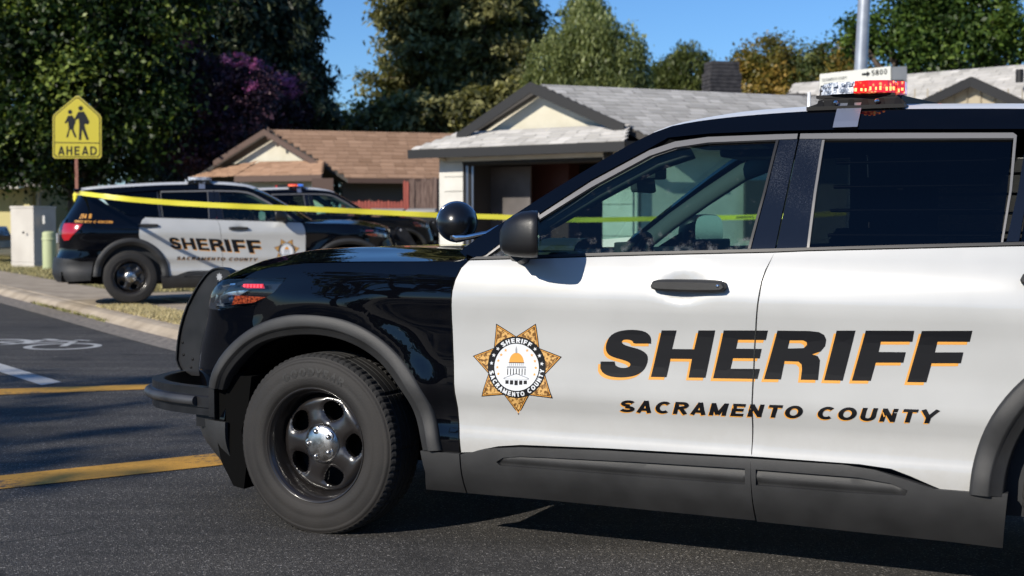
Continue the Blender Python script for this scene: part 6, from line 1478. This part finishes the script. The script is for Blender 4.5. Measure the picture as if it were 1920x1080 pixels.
NB = [at(1660, 150, 18.8), at(1692, 150, 18.25), at(1692, 198, 18.25), at(1660, 190, 18.8)]; wallq([p + Vector((0, -.02, 0)) for p in NB], 'bracket_plate', M['fascia'], ss, .01)
def nsp(s, t): return NS[0].lerp(NS[1], s).lerp(NS[3].lerp(NS[2], s), t) + nsn * .006
def ns_text(txt, s0, s1, t, h, bold=.0):
    V, F_ = text_mesh2d(txt, 1, bold, 0, 1.15); lo, hi = V.min(0), V.max(0); P = [nsp(s0 + (v[0] - lo[0]) / (hi[0] - lo[0]) * (s1 - s0), t - v[1] / .72 * h) for v in V]; link('sign_lettering', mesh_of('sign_lettering', P, [tuple(f) for f in F_], [M['decal_black']]), ns)
ns_text('5800', .745, .955, .42, .30, .012); ns_text('SACRAMENTO COUNTY', .035, .40, .46, .17); ns_text('Fairfield Farms', .07, .36, .74, .16)
AR = [(.61, .23), (.68, .23), (.68, .12), (.725, .29), (.68, .46), (.68, .35), (.61, .35)]; link('arrow', mesh_of('arrow', [nsp(*p) for p in AR], [(0, 1, 5, 6), (2, 3, 4)], [M['decal_black']]), ns)

# ================================================================== TREES
def leaf_cloud(C, size, jit=.5, up=.3, aspect=1.0, droop=0.0, out=None):
    n = len(C); nv = RNG.normal(0, 1, (n, 3)); nv[:, 2] = np.abs(nv[:, 2]) * (1 + up)
    if out is not None: nv += out * .8
    nv /= np.linalg.norm(nv, axis=1)[:, None]; r = RNG.normal(0, 1, (n, 3)); 
    if droop: r[:, 2] -= droop * 3
    t = r - nv * (r * nv).sum(1)[:, None]; t /= np.linalg.norm(t, axis=1)[:, None] + 1e-9; b = np.cross(nv, t)
    s = size * RNG.uniform(1 - jit, 1 + jit, n)[:, None]; V = np.zeros((n * 4, 3))
    V[0::4] = C - t * s * .5 * aspect; V[1::4] = C + b * s * .32; V[2::4] = C + t * s * .5 * aspect; V[3::4] = C - b * s * .32
    return V, np.arange(n * 4).reshape(-1, 4)
def lobes_points(lobes, per, clump=.35, leaves=40, shell=(.55, 1.05), flat=.7):
    P, T, O = [], [], []
    for (cx, cy, cz, rx, ry, rz) in lobes:
        n = max(4, int(per * (rx * rz + rx * ry + ry * rz)))
        d = RNG.normal(0, 1, (n, 3)); d /= np.linalg.norm(d, axis=1)[:, None]
        rr = RNG.uniform(*shell, n) ** .6; c = np.array([cx, cy, cz]) + d * rr[:, None] * np.array([rx, ry, rz])
        cs = clump * RNG.uniform(.5, 1.4, n); tn = RNG.uniform(0, 1, n)
        k = leaves; q = RNG.normal(0, 1, (n, k, 3)) * np.array([1, 1, flat]) * cs[:, None, None] * .55
        P.append((c[:, None] + q).reshape(-1, 3)); T.append(np.repeat(tn, k)); O.append(np.repeat(d, k, axis=0))
    return np.concatenate(P), np.concatenate(T), np.concatenate(O)
BARK = noisy(mat('bark', (.07, .05, .04), rough=.95), 6, (.045, .034, .027), (.12, .09, .07), stretch=(3, 3, .5), bump=.6)
BARKP = noisy(mat('pale_bark', (.25, .21, .17), rough=.95), 6, (.18, .15, .12), (.34, .30, .25), stretch=(3, 3, .5))
def tree(label, x, y, base, trunk_h, trunk_r, lobes, leaf, m, per=9, leaves=40, clump=.38, name='tree', aspect=1.3, droop=0.0, bark=None, lean=(0, 0), flat=.7, tone_noise=.25, group=None):
    o = empty(name, (x, y, base)); tag(o, label, 'tree', group); bark = bark or BARK
    tr = MB(); top = Vector((lean[0], lean[1], trunk_h)); n = 6
    ptsT = [Vector((lean[0] * (i / n) ** 1.5 + random.uniform(-.05, .05) * (i > 0), lean[1] * (i / n) ** 1.5, trunk_h * i / n - .1)) for i in range(n + 1)]; tr.tube(ptsT, [trunk_r * (1.25 - .65 * i / n) for i in range(n + 1)], 12)
    tr.build('trunk', bark, o)
    lb = MB()
    for (cx, cy, cz, rx, ry, rz) in lobes:
        s = ptsT[random.choice((3, 4, 5))]; e = Vector((cx - x, cy - y, cz - base)); mid = s.lerp(e, .5) + Vector((0, 0, -.12 * (e - s).length))
        lb.tube([s, mid, e, e], [trunk_r * .5, trunk_r * .33, trunk_r * .18, .02], 7)
        for _ in range(4):
            d = Vector(RNG.normal(0, 1, 3)).normalized(); lb.tube([mid.lerp(e, .6), e + Vector((d.x * rx, d.y * ry, abs(d.z) * rz)) * .55], [trunk_r * .15, .012], 5)
    lb.build('limbs', bark, o)
    P, T, O = lobes_points(lobes, per, clump, leaves, flat=flat); V, Fc = leaf_cloud(P, leaf, aspect=aspect, droop=droop, out=O)
    tone = np.clip(T + RNG.normal(0, tone_noise, len(T)), 0, 1); V = V - np.array([x, y, base])
    c = link('crown', fast_mesh('crown', V, Fc, [m], tone=tone), o); c['kind'] = 'stuff'; return o
def lobe(u, v, Y, r, rz=None, ry=None):
    """a crown lobe whose middle stands on the sight line (u, v) at distance Y; r metres"""
    p = at(u, v, Y); return (p.x, p.y, p.z, r, ry or r, rz or r * .8)
F1 = foliage('broad_green_leaves', (.006, .016, .004), (.036, .074, .013), (.26, .33, .07))
F2 = foliage('dark_purple_leaves', (.014, .009, .019), (.07, .03, .052), (.17, .08, .10), trans=.15)
F2b = foliage('pink_blossom', (.42, .10, .30), (.62, .20, .46), (.70, .28, .55), trans=.3)
F3 = foliage('dark_conifer_needles', (.018, .026, .014), (.07, .088, .045), (.14, .16, .085), trans=.15)
F4 = foliage('redwood_needles', (.07, .075, .028), (.23, .225, .085), (.38, .36, .15), trans=.3)
F5 = foliage('pale_willow_leaves', (.11, .14, .05), (.29, .33, .13), (.42, .45, .22), trans=.35)
F6 = foliage('golden_green_leaves', (.09, .10, .02), (.26, .19, .035), (.42, .27, .06), trans=.35)
F7 = foliage('bright_sycamore_leaves', (.03, .06, .012), (.11, .18, .03), (.20, .28, .06), trans=.35)
F8 = foliage('mid_green_leaves', (.05, .07, .02), (.14, .17, .05), (.22, .24, .08), trans=.3)
# big broadleaf tree behind the sign
Y = 40
tree('large dark green broadleaf tree filling the upper left behind the school sign', at(140, 400, Y).x, Y + .5, .3, 4.0, .32,
     [lobe(-30, 60, Y, 2.4), lobe(120, 40, Y, 2.5), lobe(240, 70, Y, 2.0), lobe(30, 190, Y, 2.2), lobe(180, 180, Y - .5, 2.0), lobe(262, 200, Y, 1.4), lobe(225, 280, Y, 1.2, .8), lobe(60, 270, Y, 1.7, 1.0), lobe(-90, 250, Y, 2.3), lobe(130, 305, Y + .6, 1.3, .7), lobe(60, -80, Y, 2.8), lobe(220, -70, Y, 2.3), lobe(-120, 60, Y, 2.7), lobe(305, -10, Y, 1.2)],
     .135, F1, per=5.5, leaves=190, clump=.72, aspect=1.15, tone_noise=.12)
# crape myrtle
Y = 41.5
myr = tree('dark purple leaved tree with pink blossom at its crown, left of the brown roofed house', at(410, 400, Y).x, Y, .3, 2.2, .16,
     [lobe(340, 105, Y, .8), lobe(395, 165, Y, 1.2), lobe(465, 170, Y, 1.0), lobe(520, 180, Y + 6, .9), lobe(385, 245, Y, 1.1), lobe(445, 225, Y, .8), lobe(545, 212, Y + 8, .8), lobe(345, 280, Y, .9), lobe(500, 215, Y + 6, .8), lobe(390, 300, Y, .6, .35), lobe(325, 60, Y, .5)],
     .085, F2, per=22, leaves=90, clump=.30)
bl_ = [lobe(440, 112, Y - .8, .34, .2), lobe(472, 118, Y - .8, .28, .18), lobe(520, 150, Y + 4, .42, .24), lobe(545, 170, Y + 5, .26, .2), lobe(500, 132, Y + 4, .3, .16), lobe(345, 75, Y - .8, .22, .25), lobe(470, 160, Y - .9, .22, .15), lobe(535, 150, Y + 5, .3, .2)]
P, T, O = lobes_points(bl_, 60, .10, 40); V, Fc = leaf_cloud(P, .06); c = link('blossom', fast_mesh('blossom', V - np.array(myr.location), Fc, [F2b], tone=T), myr); c['kind'] = 'stuff'
# conifers with drooping sprays
def conifer(label, x, y, base, h, r0, m, leaf, n_br=120, per=60, bottom=.12, bend=.25, tr=.3, group=None, seed=0, shape=.8, thick=1.0):
    o = empty('conifer_tree', (x, y, base)); tag(o, label, 'tree', group); t_ = MB(); t_.tube([(0, 0, -.1), (0, 0, h * .5), (0, 0, h)], [tr, tr * .6, .03], 10); t_.build('trunk', BARK, o); lb = MB(); P, T, O = [], [], []
    for i in range(n_br):
        f = bottom + (1 - bottom) * ((i + RNG.uniform(0, 1)) / n_br); a = RNG.uniform(0, 2 * PI); L = r0 * max(.04, (1 - f)) ** shape * RNG.uniform(.7, 1.15); z = h * f
        e = Vector((math.cos(a) * L, math.sin(a) * L, z - L * bend)); s = Vector((0, 0, z)); mid = s.lerp(e, .5) + Vector((0, 0, L * .08)); lb.tube([s, mid, e], [.05, .03, .01], 4)
        nc = max(3, int(5 * L / .9)); q = RNG.beta(1.6, 1.0, nc); ke = max(12, int(per * (.35 + L / r0) / nc * 1.9)); sp = .16 * L + .12
        cc_ = np.array(s)[None] * (1 - q[:, None]) + np.array(e)[None] * q[:, None] + RNG.normal(0, 1, (nc, 3)) * np.array([sp, sp, .12]); cc_[:, 2] += L * .15 * 4 * q * (1 - q)
        cs = RNG.uniform(.10, .30, nc) * (.6 + .2 * r0); k = nc * ke
        pts_ = (cc_[:, None] + RNG.normal(0, 1, (nc, ke, 3)) * np.array([1, 1, .55 * thick])[None, None] * cs[:, None, None]).reshape(-1, 3)
        P.append(pts_); T.append(np.repeat(RNG.uniform(0, 1, nc), ke)); O.append(np.repeat([[math.cos(a), math.sin(a), .3]], k, axis=0))
    lb.build('limbs', BARK, o); P, T, O = map(np.concatenate, (P, T, O)); V, Fc = leaf_cloud(P, leaf, aspect=1.7, droop=.4, out=O); c = link('crown', fast_mesh('crown', V, Fc, [m], tone=np.clip(T + RNG.normal(0, .25, len(T)), 0, 1)), o); c['kind'] = 'stuff'; return o
def cx(u, Y): return at(u, 400, Y).x
conifer('towering dark evergreen rising behind the purple tree, left of the gap of sky', cx(490, 50), 50, .4, 15.5, 2.3, F3, .17, 190, 150, .08, .45, .35, shape=.32, thick=1.8)
conifer('second dark evergreen just left of the tallest, behind the broadleaf tree', cx(370, 48), 48, .4, 15.0, 2.6, F3, .17, 170, 130, .08, .45, .35, shape=.35, thick=1.8)
conifer('dark evergreen with ragged right side against the sky gap', cx(565, 52), 52, .4, 10.5, 1.35, F3, .17, 130, 130, .08, .4, .3, shape=.35, thick=1.6)
rg = 'row of redwoods behind the houses'
conifer('leftmost redwood of the row, with loose branches over the sky gap', cx(775, 58), 58, .4, 15.5, 2.2, F4, .17, 150, 130, .10, .18, .3, rg, shape=.42)
conifer('tall redwood in the middle of the row behind the grey gable', cx(840, 60), 60, .4, 19, 2.9, F4, .17, 220, 150, .06, .25, .35, rg, shape=.5)
conifer('redwood right of the middle one, reaching above the frame', cx(905, 58), 58, .4, 18, 2.4, F4, .17, 200, 140, .06, .25, .35, rg, shape=.5)
conifer('rightmost redwood of the row, beside the pale willow', cx(962, 61), 61, .4, 17, 2.3, F4, .17, 180, 130, .06, .25, .3, rg, shape=.5)
# weeping tree
def willow(label, x, y, base, lobes, n_st, m, leaf, L=(1.2, 3.0)):
    o = empty('willow_tree', (x, y, base)); tag(o, label, 'tree'); t_ = MB(); t_.tube([(0, 0, -.1), (.1, 0, 3), (0, 0, 6)], [.35, .25, .15], 10); t_.build('trunk', BARK, o); lb = MB(); P, T = [], []
    for (a, b, c, rx, ry, rz) in lobes:
        lb.tube([(0, 0, 5), (((a - x) * .6), (b - y) * .6, c - base - rz * .3), (a - x, b - y, c - base + rz * .2)], [.15, .1, .03], 6)
        for _ in range(n_st):
            d = RNG.normal(0, 1, 3); d /= np.linalg.norm(d); d[2] = abs(d[2]) * 1.1 - .15; s = np.array([a, b, c]) + d * np.array([rx, ry, rz]) * RNG.uniform(.55, 1.0); ln = RNG.uniform(*L); k = int(ln * 44); q = RNG.uniform(0, 1, k)
            P.append(s[None] + np.stack([RNG.normal(0, .13, k) + d[0] * q * .3, RNG.normal(0, .13, k) + d[1] * q * .3, -q * ln], 1)); T.append(np.full(k, RNG.uniform(0, 1)))
    lb.build('limbs', BARK, o); P, T = np.concatenate(P), np.concatenate(T); V, Fc = leaf_cloud(P, leaf, aspect=1.9, droop=1.2); c = link('crown', fast_mesh('crown', V - np.array([x, y, base]), Fc, [m], tone=np.clip(T * .8 + RNG.normal(0, .2, len(T)), 0, 1)), o); c['kind'] = 'stuff'; return o
Y = 52
willow('pale green weeping tree behind the peak of the grey gable', cx(1110, Y), Y, .4, [lobe(1040, 110, Y, 1.1, 1.4), lobe(1110, 70, Y, 1.3, 1.5), lobe(1165, 100, Y, 1.1, 1.5), lobe(1075, 150, Y, 1.2, 1.0), lobe(1150, 160, Y, 1.2, 1.0), lobe(1010, 170, Y, .9, .8), lobe(1100, 15, Y + 1, .9, .9), lobe(1195, 170, Y, .7, .8)], 85, F5, .095)
Y = 60
willow('soft mid green tree between the weeping tree and the chimney', cx(1285, Y), Y, .4, [lobe(1290, 110, Y, 1.0, .9), lobe(1255, 140, Y, 1.0, .8), lobe(1325, 150, Y, .9, .7), lobe(1225, 160, Y, .8, .6), lobe(1290, 170, Y, 1.3, .8)], 100, F8, .10, (.5, 1.3))
Y = 55
tree('golden green tree directly right of the chimney', cx(1435, Y), Y, .4, 4.0, .25, [lobe(1440, 120, Y, 1.2), lobe(1415, 150, Y, 1.1), lobe(1475, 145, Y, 1.1), lobe(1455, 98, Y, .6), lobe(1440, 180, Y, 1.5)], .12, F6, per=9, leaves=110, clump=.48)
tree('darker olive tree between the two golden ones', cx(1510, Y), Y + 1, .4, 4.0, .22, [lobe(1505, 115, Y, .9), lobe(1500, 150, Y, 1.1), lobe(1530, 140, Y, .9), lobe(1510, 180, Y, 1.2)], .12, F8, per=9, leaves=110, clump=.45)
tree('golden tree beside the street lamp pole', cx(1570, Y), Y, .4, 4.0, .22, [lobe(1560, 115, Y, .9), lobe(1590, 110, Y, .7), lobe(1585, 150, Y, 1.0), lobe(1545, 150, Y, .8), lobe(1600, 130, Y, .8)], .12, F6, per=9, leaves=110, clump=.45)
tree('small dark green tree top just right of the chimney', cx(1395, Y), Y + 6, .4, 4.2, .2, [lobe(1397, 118, Y + 6, .7), lobe(1392, 145, Y + 6, .8)], .12, F8, per=10, leaves=80, clump=.35)
Y = 40
tree('bright green sycamore filling the upper right corner', cx(1790, Y), Y, .4, 4.5, .35,
     [lobe(1690, 50, Y, 1.0), lobe(1760, 30, Y, 1.2), lobe(1840, 60, Y, 1.1), lobe(1700, 105, Y, .9), lobe(1780, 95, Y, 1.0), lobe(1850, 20, Y, 1.0), lobe(1665, 90, Y, .55), lobe(1720, -10, Y, 1.1), lobe(1600, 62, Y, .32, .3), lobe(1592, 85, Y, .22, .2), lobe(1900, 85, Y, .5), lobe(1800, -40, Y, 1.4), lobe(1935, 60, Y, .5), lobe(1870, 110, Y, .6)],
     .13, F7, per=9, leaves=110, clump=.50, aspect=1.15)
# low things on the skyline in the gap
Y = 70
tree('sparse pale tree in the gap of sky above the brown roof', cx(645, Y), Y, .4, 4.5, .15, [lobe(640, 215, Y, .5, .8), lobe(662, 225, Y, .5, .6)], .14, F5, per=14, leaves=16, clump=.35, bark=BARKP)
tree('low green bushy tree behind the ridge of the brown roof', cx(610, Y), Y, .4, 3.5, .15, [lobe(610, 232, Y, 1.0, .6), lobe(690, 238, Y, 1.1, .5), lobe(590, 225, Y, .6, .5)], .2, F8, per=18, leaves=36, clump=.35)
hg = tree('dense low greenery under the redwoods', cx(850, 54), 54, .4, 3, .2, [lobe(u, v, 54, 1.2, .8) for u, v in ((700, 235), (760, 215), (820, 225), (880, 215), (940, 200), (990, 190))], .22, F4, per=14, leaves=40, clump=.4)
# trees across the street behind the viewer: they shade the road at left and show in the paint
F9 = F1
def behind(label, x, y, h, r, seed=0, leafs=30, per=5):
    return tree(label, x, y, 0, h * .5, .25, [(x + random.uniform(-.5, .5) * r, y + random.uniform(-.5, .5) * r, h * random.uniform(.5, .95), r * .6, r * .6, r * .45) for _ in range(6)], .30, F9, per=per, leaves=leafs, clump=.5, group='trees across the street behind the viewer')
behind('broad tree across the street far to the left of the viewer', -16.4, -5.9, 12.0, 3.8, per=1.3, leafs=26)
behind('tree across the street behind the viewer on the right', 9, -17, 8, 3.6)
behind('wide tree across the street directly behind the viewer', -2, -24, 7, 4.2)
behind('smaller tree across the street behind the right shoulder', 19, -12, 7.5, 3.6)

hdg = empty('added_hedge', (0, -26, 0)); tag(hdg, 'unseen leafy screen added behind the viewer to cover the bright horizon in reflections', 'added_hedge'); hs = MB(); hs.box((-38, -.6, 0), (45, .6, 1.6)); hs.build('added_hedge_core', BARK, hdg)  # unseen; added to keep the bright horizon out of the car paint's reflections
P = np.stack([RNG.uniform(-38, 45, 42000), RNG.normal(0, .9, 42000), RNG.beta(1.3, 1.1, 42000) * 5.2], 1); P[:, 2] *= .75 + .25 * np.sin(P[:, 0] * .8) ** 2; V, Fc = leaf_cloud(P, .42); c = link('leaves', fast_mesh('leaves', V, Fc, [F1], tone=RNG.uniform(0, 1, len(P))), hdg); c['kind'] = 'stuff'
print("OBJECTS TRIS", sum(len(o.data.loops)-2*len(o.data.polygons) for o in bpy.data.objects if o.type=="MESH"))
